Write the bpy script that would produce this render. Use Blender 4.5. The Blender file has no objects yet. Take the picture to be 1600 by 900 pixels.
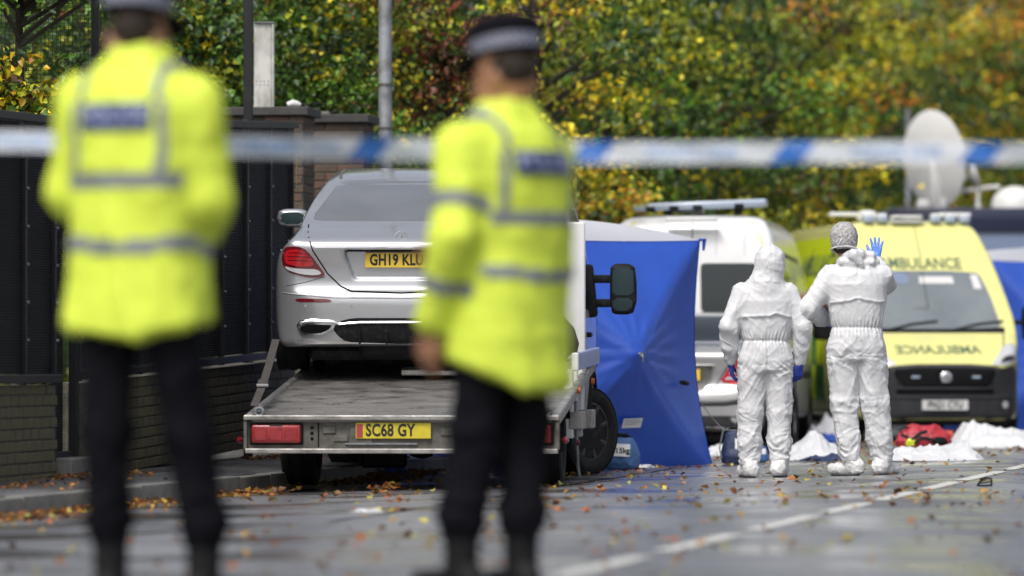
import bpy, bmesh, math, random
import numpy as np
from mathutils import Vector, Matrix
from mathutils.bvhtree import BVHTree

PI = math.pi
rng = np.random.default_rng(7)
random.seed(7)
scene = bpy.context.scene
COL = scene.collection

# ------------------------------------------------------------------ camera
CAM_Z = 0.77
cam_data = bpy.data.cameras.new("camera")
cam = bpy.data.objects.new("camera", cam_data)
COL.objects.link(cam)
cam.location = (0, 0, CAM_Z)
cam.rotation_euler = (PI / 2, 0, 0)
cam_data.sensor_width = 36.0
cam_data.lens = 180.0
cam_data.shift_y = 123.0 / 1600.0
cam_data.clip_start = 0.5
cam_data.clip_end = 5000
cam_data.dof.use_dof = True
cam_data.dof.focus_distance = 37.8
cam_data.dof.aperture_fstop = 1.75
scene.camera = cam

# ------------------------------------------------------------------ world and sun (overcast)
SUN_EL, SUN_AZ = 55.0, 207.0      # azimuth clockwise from +Y : behind the camera, to the left
world = bpy.data.worlds.new("World")
scene.world = world
world.use_nodes = True
wn = world.node_tree
for n in list(wn.nodes):
    wn.nodes.remove(n)
w_out = wn.nodes.new("ShaderNodeOutputWorld")
w_bg = wn.nodes.new("ShaderNodeBackground")
w_sky = wn.nodes.new("ShaderNodeTexSky")
w_sky.sky_type = 'NISHITA'
w_sky.sun_disc = False
w_sky.sun_elevation = math.radians(SUN_EL)
w_sky.sun_rotation = math.radians(SUN_AZ)
w_sky.air_density = 1.0
w_sky.dust_density = 6.0
w_hs = wn.nodes.new("ShaderNodeHueSaturation")
w_hs.inputs['Saturation'].default_value = 0.5
wn.links.new(w_sky.outputs[0], w_hs.inputs['Color'])
wn.links.new(w_hs.outputs[0], w_bg.inputs[0])
w_bg.inputs[1].default_value = 0.15
wn.links.new(w_bg.outputs[0], w_out.inputs[0])

sun_data = bpy.data.lights.new("sun", 'SUN')
sun_data.energy = 1.5
sun_data.angle = math.radians(14)
sun_data.color = (1.0, 0.975, 0.94)
sun = bpy.data.objects.new("sun", sun_data)
COL.objects.link(sun)
_az, _el = math.radians(SUN_AZ), math.radians(SUN_EL)
sdir = Vector((math.sin(_az) * math.cos(_el), math.cos(_az) * math.cos(_el), math.sin(_el)))
sun.rotation_euler = sdir.to_track_quat('Z', 'Y').to_euler()
sun.location = (0, 0, 30)

scene.view_settings.view_transform = 'Standard'
scene.view_settings.look = 'None'
scene.view_settings.gamma = 1.0
scene.view_settings.exposure = 0.12

# ------------------------------------------------------------------ frames of reference
# the road runs away from the camera, bearing 10.3 degrees to the right
RA = math.radians(10.3)
RU = (math.sin(RA), math.cos(RA))
RV = (math.cos(RA), -math.sin(RA))
RO = (0.158, 18.84)
CAMBER = 0.022
KERB_T = -4.94
KERB_H = 0.12

def camber(t):
    t = abs(t)
    return -CAMBER * (t if t > 0.5 else (t * t / 1.0 + 0.25))  # smooth over the crown

def road(s, t, dz=0.0):
    return Vector((RO[0] + RU[0] * s + RV[0] * t, RO[1] + RU[1] * s + RV[1] * t, camber(t) + dz))

def road_st(x, y):
    dx, dy = x - RO[0], y - RO[1]
    return dx * RU[0] + dy * RU[1], dx * RV[0] + dy * RV[1]

def wall_x(y):
    return -3.3 + 0.14 * (y - 33.0)

def gz(x, y):
    """height of road or pavement at a ground position"""
    s, t = road_st(x, y)
    if t < KERB_T:
        return camber(KERB_T) + KERB_H + (-(t - KERB_T)) * 0.012
    return camber(t)

def at(px, py, Y):
    """the point at depth Y that the photograph shows at pixel (px, py)"""
    return Vector(((px - 800) / 8000.0 * Y, Y, CAM_Z + (573 - py) / 8000.0 * Y))

# ------------------------------------------------------------------ materials
MATS = {}

def mat(name, col, rough=0.6, metal=0.0, spec=0.5, coat=0.0, noise=None, bump=None, bump2=None,
        trans=0.0, alpha=1.0, sheen=0.0, rnoise=None):
    m = bpy.data.materials.new(name)
    m.use_nodes = True
    nt = m.node_tree
    b = nt.nodes["Principled BSDF"]
    b.inputs['Base Color'].default_value = (*col, 1)
    b.inputs['Roughness'].default_value = rough
    b.inputs['Metallic'].default_value = metal
    b.inputs['Specular IOR Level'].default_value = spec
    b.inputs['Coat Weight'].default_value = coat
    b.inputs['Coat Roughness'].default_value = 0.05
    b.inputs['Transmission Weight'].default_value = trans
    b.inputs['Alpha'].default_value = alpha
    if sheen:
        b.inputs['Sheen Weight'].default_value = sheen
    tc = nt.nodes.new("ShaderNodeTexCoord")
    if noise:
        # noise = (scale, colour2, low, high[, stretch])
        tx = nt.nodes.new("ShaderNodeTexNoise")
        tx.inputs['Scale'].default_value = noise[0]
        tx.inputs['Detail'].default_value = 8
        tx.inputs['Roughness'].default_value = 0.62
        src = tc.outputs['Object']
        if len(noise) > 4:
            mp = nt.nodes.new("ShaderNodeMapping")
            mp.inputs['Scale'].default_value = noise[4]
            nt.links.new(src, mp.inputs[0])
            src = mp.outputs[0]
        nt.links.new(src, tx.inputs['Vector'])
        rp = nt.nodes.new("ShaderNodeValToRGB")
        rp.color_ramp.elements[0].position = noise[2]
        rp.color_ramp.elements[1].position = noise[3]
        rp.color_ramp.elements[0].color = (*col, 1)
        rp.color_ramp.elements[1].color = (*noise[1], 1)
        nt.links.new(tx.outputs[0], rp.inputs[0])
        nt.links.new(rp.outputs[0], b.inputs['Base Color'])
    if rnoise:
        # (scale, rough_low, rough_high, lo, hi)
        tr = nt.nodes.new("ShaderNodeTexNoise")
        tr.inputs['Scale'].default_value = rnoise[0]
        tr.inputs['Detail'].default_value = 6
        nt.links.new(tc.outputs['Object'], tr.inputs['Vector'])
        mr = nt.nodes.new("ShaderNodeMapRange")
        mr.inputs['From Min'].default_value = rnoise[3]
        mr.inputs['From Max'].default_value = rnoise[4]
        mr.inputs['To Min'].default_value = rnoise[1]
        mr.inputs['To Max'].default_value = rnoise[2]
        nt.links.new(tr.outputs[0], mr.inputs[0])
        nt.links.new(mr.outputs[0], b.inputs['Roughness'])
    last = None
    for bp in (bump, bump2):
        if not bp:
            continue
        # (kind, scale, strength, distance)
        kind, sc, st, di = bp[:4]
        if kind == 'noise':
            t2 = nt.nodes.new("ShaderNodeTexNoise")
            t2.inputs['Scale'].default_value = sc
            t2.inputs['Detail'].default_value = 6
            out = t2.outputs[0]
        elif kind == 'vor':
            t2 = nt.nodes.new("ShaderNodeTexVoronoi")
            t2.inputs['Scale'].default_value = sc
            out = t2.outputs[0]
        elif kind == 'crease':
            # creased thin film: distance to the edges of a warped cell pattern
            t2 = nt.nodes.new("ShaderNodeTexVoronoi")
            t2.feature = 'DISTANCE_TO_EDGE'
            t2.inputs['Scale'].default_value = sc
            out = t2.outputs[0]
        elif kind == 'wave':
            t2 = nt.nodes.new("ShaderNodeTexWave")
            t2.inputs['Scale'].default_value = sc
            t2.inputs['Distortion'].default_value = 1.0
            out = t2.outputs[0]
        vec = tc.outputs['Object']
        if kind in ('crease',):
            wn_ = nt.nodes.new("ShaderNodeTexNoise")
            wn_.inputs['Scale'].default_value = sc * 0.45
            wn_.inputs['Detail'].default_value = 3
            nt.links.new(tc.outputs['Object'], wn_.inputs['Vector'])
            ml = nt.nodes.new("ShaderNodeVectorMath")
            ml.operation = 'MULTIPLY_ADD'
            ml.inputs[1].default_value = (2.2 / sc, 2.2 / sc, 2.2 / sc)
            nt.links.new(wn_.outputs[1], ml.inputs[0])
            nt.links.new(tc.outputs['Object'], ml.inputs[2])
            vec = ml.outputs[0]
        if len(bp) > 4:
            mp2 = nt.nodes.new("ShaderNodeMapping")
            mp2.inputs['Scale'].default_value = bp[4]
            nt.links.new(vec, mp2.inputs[0])
            vec = mp2.outputs[0]
        nt.links.new(vec, t2.inputs['Vector'])
        bn = nt.nodes.new("ShaderNodeBump")
        bn.inputs['Strength'].default_value = st
        bn.inputs['Distance'].default_value = di
        nt.links.new(out, bn.inputs['Height'])
        if last:
            nt.links.new(last, bn.inputs['Normal'])
        last = bn.outputs[0]
    if last:
        nt.links.new(last, b.inputs['Normal'])
    MATS[name] = m
    return m

M_silver = mat("silver_paint", (0.50, 0.515, 0.54), 0.30, 0.7, coat=1.0, bump=('noise', 420, 0.06, 0.001))
M_silver2 = mat("silver_paint_old", (0.45, 0.45, 0.44), 0.33, 0.5, coat=0.8)
M_white = mat("white_paint", (0.74, 0.75, 0.76), 0.28, 0.0, coat=0.8, noise=(3.0, (0.66, 0.67, 0.66), 0.45, 0.75))
M_mirror = mat("dark_mirror_glass", (0.03, 0.05, 0.055), 0.25, 0.0, spec=0.15)
M_glass = mat("dark_glass", (0.012, 0.018, 0.02), 0.05, 0.0, spec=0.6, coat=0.0)
M_glass_rear = mat("sky_grey_glass", (0.15, 0.16, 0.175), 0.2, 0.0, spec=0.8, coat=0.6,
                   noise=(1.6, (0.11, 0.12, 0.13), 0.35, 0.7), bump=('noise', 300, 0.08, 0.001))  # grey base colour stands in for the sky mirrored in the pane
M_windscreen = mat("windscreen_glass", (0.17, 0.20, 0.215), 0.10, 0.0, spec=1.0, coat=1.0,
                   noise=(1.5, (0.12, 0.145, 0.16), 0.4, 0.7))  # sky reflection put into the base colour as pale grey
M_rubber = mat("tyre_rubber", (0.012, 0.012, 0.013), 0.7, spec=0.25, noise=(14, (0.035, 0.034, 0.032), 0.5, 0.8), bump=('noise', 90, 0.3, 0.003))
M_black = mat("black_plastic", (0.010, 0.0105, 0.012), 0.6, spec=0.15, noise=(25, (0.035, 0.036, 0.038), 0.5, 0.8))
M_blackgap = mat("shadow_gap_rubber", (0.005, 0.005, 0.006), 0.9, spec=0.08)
M_greyplastic = mat("charcoal_bumper_plastic", (0.026, 0.027, 0.031), 0.55, spec=0.3, noise=(8, (0.045, 0.046, 0.05), 0.45, 0.8))
M_chrome = mat("chrome", (0.78, 0.79, 0.81), 0.12, 1.0)
M_alu = mat("weathered_aluminium", (0.40, 0.39, 0.375), 0.45, 0.7, noise=(9, (0.18, 0.17, 0.155), 0.42, 0.72), bump=('noise', 60, 0.15, 0.002), rnoise=(12, 0.3, 0.6, 0.35, 0.65))
M_deck = mat("worn_deck_plate", (0.28, 0.27, 0.255), 0.4, 0.6, noise=(5, (0.14, 0.13, 0.12), 0.35, 0.75, (0.5, 4.0, 1.0)), bump=('noise', 70, 0.35, 0.003), rnoise=(5, 0.25, 0.6, 0.35, 0.65))
M_dirtysteel = mat("dirty_grey_steel", (0.15, 0.145, 0.13), 0.6, 0.35, noise=(11, (0.07, 0.065, 0.055), 0.4, 0.7), bump=('noise', 60, 0.3, 0.003))
M_rim = mat("alloy_rim", (0.34, 0.345, 0.35), 0.4, 0.7)
M_steelrim = mat("dark_steel_rim", (0.05, 0.05, 0.052), 0.5, 0.3)
M_red = mat("red_lamp_lens", (0.50, 0.012, 0.018), 0.12, 0.0, spec=0.8, coat=1.0)
M_reddark = mat("dark_red_lens", (0.13, 0.006, 0.01), 0.14, 0.0, spec=0.8, coat=1.0)
M_redtruck = mat("dusty_red_lens", (0.34, 0.02, 0.025), 0.3, 0.0, coat=0.5, noise=(20, (0.20, 0.015, 0.02), 0.4, 0.7))
M_clearlens = mat("clear_lamp_lens", (0.62, 0.63, 0.66), 0.1, 0.2, coat=1.0)
M_amber = mat("amber_lens", (0.75, 0.18, 0.02), 0.2, coat=0.6)
M_plateY = mat("yellow_plate", (0.78, 0.55, 0.05), 0.3, coat=0.3, noise=(8, (0.70, 0.50, 0.06), 0.4, 0.7))
M_plateYd = mat("grimy_yellow_plate", (0.62, 0.52, 0.03), 0.35, noise=(14, (0.45, 0.36, 0.05), 0.45, 0.75))
M_plateW = mat("white_plate", (0.62, 0.62, 0.62), 0.3, coat=0.3)
M_ink = mat("black_lettering", (0.012, 0.012, 0.014), 0.4)
M_platered = mat("plate_badge_red", (0.35, 0.05, 0.06), 0.4)
M_ambyel = mat("ambulance_yellow_paint", (0.72, 0.70, 0.25), 0.25, coat=0.8, noise=(3, (0.64, 0.64, 0.26), 0.45, 0.7))
M_ambside = mat("fluorescent_yellow_film", (0.60, 0.72, 0.02), 0.3, coat=0.4)
M_ambgreen = mat("green_film", (0.01, 0.16, 0.09), 0.35, coat=0.4)
M_ambtext = mat("green_lettering", (0.08, 0.13, 0.07), 0.5)
M_ambred = mat("orange_red_film", (0.42, 0.07, 0.03), 0.35, coat=0.4)
M_navy = mat("navy_paint", (0.016, 0.022, 0.06), 0.3, coat=0.5)
M_slate = mat("slate_blue_panel", (0.17, 0.22, 0.34), 0.35, coat=0.3)
M_bluelens = mat("blue_grey_beacon_lens", (0.35, 0.42, 0.52), 0.2, coat=0.6)
M_dish = mat("dish_white", (0.74, 0.74, 0.72), 0.4, noise=(3, (0.66, 0.66, 0.64), 0.4, 0.7))
M_hiviz = mat("fluorescent_jacket_cloth", (0.66, 0.80, 0.085), 0.6, spec=0.25, noise=(5, (0.60, 0.72, 0.07), 0.4, 0.7), bump=('noise', 30, 0.3, 0.006))
M_reflect = mat("silver_reflective_tape", (0.20, 0.22, 0.24), 0.5, 0.1)
M_navypatch = mat("navy_patch", (0.012, 0.025, 0.13), 0.5)
M_patchtext = mat("pale_patch_lettering", (0.30, 0.34, 0.48), 0.5)
M_trouser = mat("black_trouser_cloth", (0.006, 0.0062, 0.009), 0.9, spec=0.08, bump=('noise', 30, 0.3, 0.004))
M_boot = mat("black_boot_leather", (0.008, 0.008, 0.009), 0.6, spec=0.2)
M_cap = mat("black_cap_felt", (0.006, 0.006, 0.009), 0.9, spec=0.08)
M_skin = mat("skin", (0.42, 0.24, 0.15), 0.5, spec=0.3, noise=(12, (0.36, 0.19, 0.12), 0.4, 0.7))
M_skind = mat("skin_tanned", (0.34, 0.18, 0.105), 0.5, spec=0.3, noise=(12, (0.30, 0.13, 0.07), 0.4, 0.7))
M_hair = mat("dark_hair", (0.022, 0.016, 0.012), 0.7, spec=0.2, bump=('noise', 60, 0.5, 0.005))
M_glove = mat("nitrile_glove", (0.13, 0.28, 0.78), 0.4, noise=(22, (0.11, 0.26, 0.74), 0.4, 0.7), bump=('noise', 70, 0.3, 0.002))
M_gloved = mat("dark_blue_glove", (0.015, 0.04, 0.28), 0.4, noise=(22, (0.025, 0.06, 0.36), 0.4, 0.7), bump=('noise', 70, 0.3, 0.002))
M_net = mat("hair_net_mesh", (0.46, 0.45, 0.46), 0.7, noise=(60, (0.24, 0.225, 0.23), 0.42, 0.60), bump=('noise', 60, 0.6, 0.006))
M_netedge = mat("hair_net_elastic", (0.66, 0.66, 0.67), 0.7)
M_suit = mat("white_coverall_film", (0.60, 0.61, 0.63), 0.5, bump=('crease', 7, 0.20, 0.010, (1.0, 1.0, 0.35)), bump2=('crease', 20, 0.08, 0.004, (1.0, 1.0, 0.5)))
M_shoe = mat("white_overshoe_film", (0.64, 0.645, 0.65), 0.5, noise=(18, (0.50, 0.50, 0.49), 0.45, 0.8), bump=('crease', 22, 0.5, 0.012))
M_sole = mat("grimy_sole", (0.10, 0.10, 0.10), 0.7)
M_sheet = mat("white_plastic_sheet", (0.60, 0.61, 0.625), 0.42, bump=('crease', 7, 0.35, 0.02))
M_tent = mat("blue_tent_cloth", (0.015, 0.090, 0.54), 0.34, coat=0.9, bump=('noise', 9, 0.25, 0.02, (1.0, 1.0, 0.35)), noise=(3.0, (0.013, 0.074, 0.46), 0.4, 0.7))
M_tentroof = mat("white_tent_roof_cloth", (0.72, 0.74, 0.78), 0.5, bump=('noise', 5, 0.2, 0.02))
def translucent(m, amount, col):
    nt = m.node_tree; b = nt.nodes["Principled BSDF"]; out = nt.nodes["Material Output"]
    tl = nt.nodes.new("ShaderNodeBsdfTranslucent"); tl.inputs[0].default_value = (*col, 1)
    mx = nt.nodes.new("ShaderNodeMixShader"); mx.inputs[0].default_value = amount
    nt.links.new(b.outputs[0], mx.inputs[1]); nt.links.new(tl.outputs[0], mx.inputs[2]); nt.links.new(mx.outputs[0], out.inputs[0])
M_tent.node_tree.nodes["Principled BSDF"].inputs["Coat Roughness"].default_value = 0.38
translucent(M_tent, 0.12, (0.03, 0.16, 0.80)); translucent(M_tentroof, 0.4, (0.8, 0.82, 0.85))
M_sandbag = mat("faded_blue_bag", (0.045, 0.12, 0.30), 0.6, noise=(12, (0.07, 0.16, 0.36), 0.4, 0.7), bump=('crease', 9, 0.5, 0.02))
M_navybag = mat("navy_bag", (0.02, 0.035, 0.09), 0.6, bump=('crease', 9, 0.4, 0.02))
M_redbag = mat("red_bag_cloth", (0.42, 0.025, 0.04), 0.5, noise=(9, (0.30, 0.02, 0.03), 0.4, 0.7), bump=('crease', 8, 0.5, 0.02))
M_orange = mat("orange_plastic", (0.80, 0.12, 0.03), 0.4)
M_paper = mat("white_paper", (0.72, 0.72, 0.72), 0.7)
M_tarp = mat("blue_tarp", (0.02, 0.09, 0.45), 0.35, bump=('crease', 8, 0.6, 0.03))
M_strap = mat("dark_webbing", (0.045, 0.04, 0.038), 0.8, noise=(25, (0.09, 0.08, 0.07), 0.45, 0.8))
M_fence = mat("black_powder_coat", (0.016, 0.017, 0.019), 0.5, 0.0, spec=0.35, noise=(6, (0.032, 0.033, 0.035), 0.5, 0.8))
M_screen = mat("dark_privacy_cloth", (0.012, 0.012, 0.013), 0.85, noise=(2.0, (0.028, 0.028, 0.028), 0.4, 0.7))
M_galv = mat("galvanised_steel", (0.27, 0.29, 0.31), 0.6, 0.3, noise=(9, (0.13, 0.135, 0.13), 0.4, 0.7))
M_whitepost = mat("weathered_white_post", (0.60, 0.60, 0.57), 0.6, noise=(7, (0.28, 0.28, 0.24), 0.40, 0.68, (1, 1, 0.5)))
M_mortar = mat("old_mortar", (0.11, 0.105, 0.085), 0.9, noise=(9, (0.055, 0.055, 0.045), 0.4, 0.7), bump=('noise', 80, 0.5, 0.004))
M_coping = mat("dark_coping_stone", (0.045, 0.043, 0.042), 0.75, noise=(8, (0.075, 0.072, 0.066), 0.5, 0.8), bump=('noise', 50, 0.4, 0.004))
M_bricks = [
    mat("brick_brown_%s" % n, c, 0.8, noise=(9, c2, 0.42, 0.7), bump=('noise', 60, 0.6, 0.005))
    for n, c, c2 in (("a", (0.095, 0.060, 0.042), (0.055, 0.040, 0.030)), ("b", (0.115, 0.072, 0.050), (0.060, 0.050, 0.032)),
                     ("c", (0.075, 0.054, 0.042), (0.045, 0.042, 0.028)), ("d", (0.135, 0.075, 0.050), (0.08, 0.055, 0.040)))]
M_bricklow = [
    mat("brick_mossy_%s" % n, c, 0.85, noise=(7, c2, 0.40, 0.68), bump=('noise', 60, 0.6, 0.005))
    for n, c, c2 in (("a", (0.110, 0.085, 0.055), (0.095, 0.100, 0.040)), ("b", (0.140, 0.105, 0.068), (0.075, 0.082, 0.036)),
                     ("c", (0.080, 0.064, 0.048), (0.115, 0.112, 0.050)))]
M_kerb = mat("kerb_stone", (0.20, 0.195, 0.18), 0.6, noise=(7, (0.12, 0.118, 0.105), 0.4, 0.7), bump=('noise', 60, 0.4, 0.004))
M_paint = mat("road_paint", (0.56, 0.56, 0.53), 0.5, noise=(16, (0.24, 0.24, 0.23), 0.50, 0.72), bump=('noise', 120, 0.4, 0.004))
M_bark = mat("bark", (0.05, 0.042, 0.032), 0.9, noise=(9, (0.025, 0.022, 0.018), 0.4, 0.7), bump=('noise', 25, 0.6, 0.02))
M_soil = mat("verge_soil_and_grass", (0.045, 0.05, 0.022), 0.95, noise=(1.2, (0.06, 0.045, 0.028), 0.4, 0.7), bump=('noise', 8, 0.6, 0.05))
M_yelstrap = mat("yellow_strap", (0.55, 0.55, 0.10), 0.7)
M_clip = mat("clip_metal", (0.5, 0.5, 0.5), 0.3, 0.9)

# wet asphalt
def asphalt(name, c1, c2, r_lo, r_hi, puddle=True):
    m = bpy.data.materials.new(name)
    m.use_nodes = True
    nt = m.node_tree
    b = nt.nodes["Principled BSDF"]
    tc = nt.nodes.new("ShaderNodeTexCoord")
    n1 = nt.nodes.new("ShaderNodeTexNoise"); n1.inputs['Scale'].default_value = 130; n1.inputs['Detail'].default_value = 4
    n2 = nt.nodes.new("ShaderNodeTexNoise"); n2.inputs['Scale'].default_value = 0.8; n2.inputs['Detail'].default_value = 6
    nt.links.new(tc.outputs['Object'], n1.inputs['Vector']); nt.links.new(tc.outputs['Object'], n2.inputs['Vector'])
    r1 = nt.nodes.new("ShaderNodeValToRGB")
    r1.color_ramp.elements[0].position = 0.38; r1.color_ramp.elements[1].position = 0.66
    r1.color_ramp.elements[0].color = (*c1, 1); r1.color_ramp.elements[1].color = (*c2, 1)
    nt.links.new(n1.outputs[0], r1.inputs[0])
    # darker, smoother wheel tracks and worn patches running along the road
    mpa = nt.nodes.new("ShaderNodeMapping"); mpa.inputs['Rotation'].default_value = (0, 0, RA); mpa.inputs['Scale'].default_value = (1.3, 0.10, 1.0)
    n3 = nt.nodes.new("ShaderNodeTexNoise"); n3.inputs['Scale'].default_value = 1.0; n3.inputs['Detail'].default_value = 5
    nt.links.new(tc.outputs['Object'], mpa.inputs[0]); nt.links.new(mpa.outputs[0], n3.inputs['Vector'])
    r3 = nt.nodes.new("ShaderNodeValToRGB")
    r3.color_ramp.elements[0].position = 0.40; r3.color_ramp.elements[1].position = 0.62
    r3.color_ramp.elements[0].color = (0.45, 0.45, 0.46, 1); r3.color_ramp.elements[1].color = (1.1, 1.1, 1.1, 1)
    nt.links.new(n3.outputs[0], r3.inputs[0])
    mm = nt.nodes.new("ShaderNodeMix"); mm.data_type = 'RGBA'; mm.blend_type = 'MULTIPLY'; mm.inputs[0].default_value = 1.0
    nt.links.new(r1.outputs[0], mm.inputs[6]); nt.links.new(r3.outputs[0], mm.inputs[7])
    nt.links.new(mm.outputs[2], b.inputs['Base Color'])
    mr = nt.nodes.new("ShaderNodeMapRange")
    mr.inputs['From Min'].default_value = 0.40; mr.inputs['From Max'].default_value = 0.60
    mr.inputs['To Min'].default_value = r_lo; mr.inputs['To Max'].default_value = r_hi
    nt.links.new(n2.outputs[0], mr.inputs[0]); nt.links.new(mr.outputs[0], b.inputs['Roughness']); nt.links.new(mr.outputs[0], b.inputs['Coat Roughness'])
    bn = nt.nodes.new("ShaderNodeBump"); bn.inputs['Distance'].default_value = 0.004
    mb = nt.nodes.new("ShaderNodeMapRange")
    mb.inputs['From Min'].default_value = 0.44; mb.inputs['From Max'].default_value = 0.56
    mb.inputs['To Min'].default_value = 0.08; mb.inputs['To Max'].default_value = 0.8
    nt.links.new(n2.outputs[0], mb.inputs[0]); nt.links.new(mb.outputs[0], bn.inputs['Strength'])
    nt.links.new(n1.outputs[0], bn.inputs['Height']); nt.links.new(bn.outputs[0], b.inputs['Normal'])
    b.inputs['Specular IOR Level'].default_value = 0.5
    b.inputs['Coat Weight'].default_value = 0.8
    b.inputs['Coat Roughness'].default_value = 0.42
    nt.links.new(bn.outputs[0], b.inputs['Coat Normal'])
    return m

M_road = asphalt("wet_asphalt", (0.11, 0.11, 0.115), (0.25, 0.25, 0.255), 0.17, 0.50)
M_pave = asphalt("wet_pavement_asphalt", (0.06, 0.061, 0.065), (0.16, 0.16, 0.162), 0.35, 0.6)

# leaves: one material, each leaf carries its own colour
def leaf_material(name, gloss=0.42):
    m = bpy.data.materials.new(name)
    m.use_nodes = True
    nt = m.node_tree
    b = nt.nodes["Principled BSDF"]
    at_ = nt.nodes.new("ShaderNodeAttribute"); at_.attribute_name = "leaf_colour"
    nt.links.new(at_.outputs['Color'], b.inputs['Base Color'])
    b.inputs['Roughness'].default_value = gloss
    tr = nt.nodes.new("ShaderNodeBsdfTranslucent")
    nt.links.new(at_.outputs['Color'], tr.inputs['Color'])
    mx = nt.nodes.new("ShaderNodeMixShader"); mx.inputs[0].default_value = 0.22
    out = nt.nodes["Material Output"]
    nt.links.new(b.outputs[0], mx.inputs[1]); nt.links.new(tr.outputs[0], mx.inputs[2]); nt.links.new(mx.outputs[0], out.inputs[0])
    return m

M_leaf = leaf_material("leaf")
M_litter = leaf_material("fallen_leaf", 0.35)

def checker_mat():
    m = bpy.data.materials.new("checkered_band_print")
    m.use_nodes = True
    nt = m.node_tree
    b = nt.nodes["Principled BSDF"]
    tc = nt.nodes.new("ShaderNodeTexCoord")
    sp = nt.nodes.new("ShaderNodeSeparateXYZ"); nt.links.new(tc.outputs['Object'], sp.inputs[0])
    an = nt.nodes.new("ShaderNodeMath"); an.operation = 'ARCTAN2'
    nt.links.new(sp.outputs[1], an.inputs[0]); nt.links.new(sp.outputs[0], an.inputs[1])
    ml = nt.nodes.new("ShaderNodeMath"); ml.operation = 'MULTIPLY'; ml.inputs[1].default_value = 8.0
    nt.links.new(an.outputs[0], ml.inputs[0])
    mz = nt.nodes.new("ShaderNodeMath"); mz.operation = 'MULTIPLY'; mz.inputs[1].default_value = 70.0
    nt.links.new(sp.outputs[2], mz.inputs[0])
    cb = nt.nodes.new("ShaderNodeCombineXYZ")
    nt.links.new(ml.outputs[0], cb.inputs[0]); nt.links.new(mz.outputs[0], cb.inputs[1])
    cb.inputs[2].default_value = 0.5
    ck = nt.nodes.new("ShaderNodeTexChecker"); ck.inputs['Scale'].default_value = 1.0
    ck.inputs[1].default_value = (0.34, 0.36, 0.44, 1); ck.inputs[2].default_value = (0.012, 0.016, 0.05, 1)
    nt.links.new(cb.outputs[0], ck.inputs[0]); nt.links.new(ck.outputs[0], b.inputs['Base Color'])
    b.inputs['Roughness'].default_value = 0.5
    return m
M_checker = checker_mat()

def tape_mat(name, col, a):
    m = bpy.data.materials.new(name)
    m.use_nodes = True
    nt = m.node_tree
    b = nt.nodes["Principled BSDF"]
    b.inputs['Base Color'].default_value = (*col, 1); b.inputs['Roughness'].default_value = 0.35
    tl = nt.nodes.new("ShaderNodeBsdfTranslucent"); tl.inputs[0].default_value = (*col, 1)
    tp = nt.nodes.new("ShaderNodeBsdfTransparent")
    m1 = nt.nodes.new("ShaderNodeMixShader"); m1.inputs[0].default_value = 0.35
    m2 = nt.nodes.new("ShaderNodeMixShader"); m2.inputs[0].default_value = a
    nt.links.new(b.outputs[0], m1.inputs[1]); nt.links.new(tl.outputs[0], m1.inputs[2])
    nt.links.new(m1.outputs[0], m2.inputs[1]); nt.links.new(tp.outputs[0], m2.inputs[2])
    nt.links.new(m2.outputs[0], nt.nodes["Material Output"].inputs[0])
    return m
M_tapeW = tape_mat("white_tape_film", (0.80, 0.85, 0.92), 0.20)
M_tapeB = tape_mat("blue_tape_print", (0.035, 0.19, 0.62), 0.10)
M_tapeT = tape_mat("pale_blue_tape_print", (0.22, 0.40, 0.72), 0.10)

# ------------------------------------------------------------------ object helpers
def props(o, label=None, cat=None, group=None, kind=None):
    if label: o["label"] = label
    if cat: o["category"] = cat
    if group: o["group"] = group
    if kind: o["kind"] = kind
    return o

def link_mesh(name, me, material=None, parent=None, smooth=False, sharp=None):
    if material is not None:
        for mm in (material if isinstance(material, (list, tuple)) else [material]):
            me.materials.append(mm)
    if smooth:
        me.shade_smooth()
        if sharp:
            me.set_sharp_from_angle(angle=math.radians(sharp))
    o = bpy.data.objects.new(name, me)
    COL.objects.link(o)
    if parent is not None:
        o.parent = parent
    return o

def arr_mesh(name, V, F):
    """V (n,3) array; F (m,k) int array of equal-sized faces"""
    me = bpy.data.meshes.new(name)
    V = np.asarray(V, dtype=np.float32); F = np.asarray(F, dtype=np.int32)
    me.vertices.add(len(V)); me.vertices.foreach_set("co", V.ravel())
    k = F.shape[1]
    me.loops.add(F.size); me.loops.foreach_set("vertex_index", F.ravel())
    me.polygons.add(len(F)); me.polygons.foreach_set("loop_start", np.arange(0, F.size, k, dtype=np.int32))
    me.update(calc_edges=True)
    return me

def thing(name, label, cat, loc=(0, 0, 0), rotz=0.0, group=None, rot=None):
    o = bpy.data.objects.new(name, None)
    o.empty_display_size = 0.3
    COL.objects.link(o)
    o.location = loc
    o.rotation_euler = rot if rot else (0, 0, rotz)
    return props(o, label, cat, group)

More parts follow.
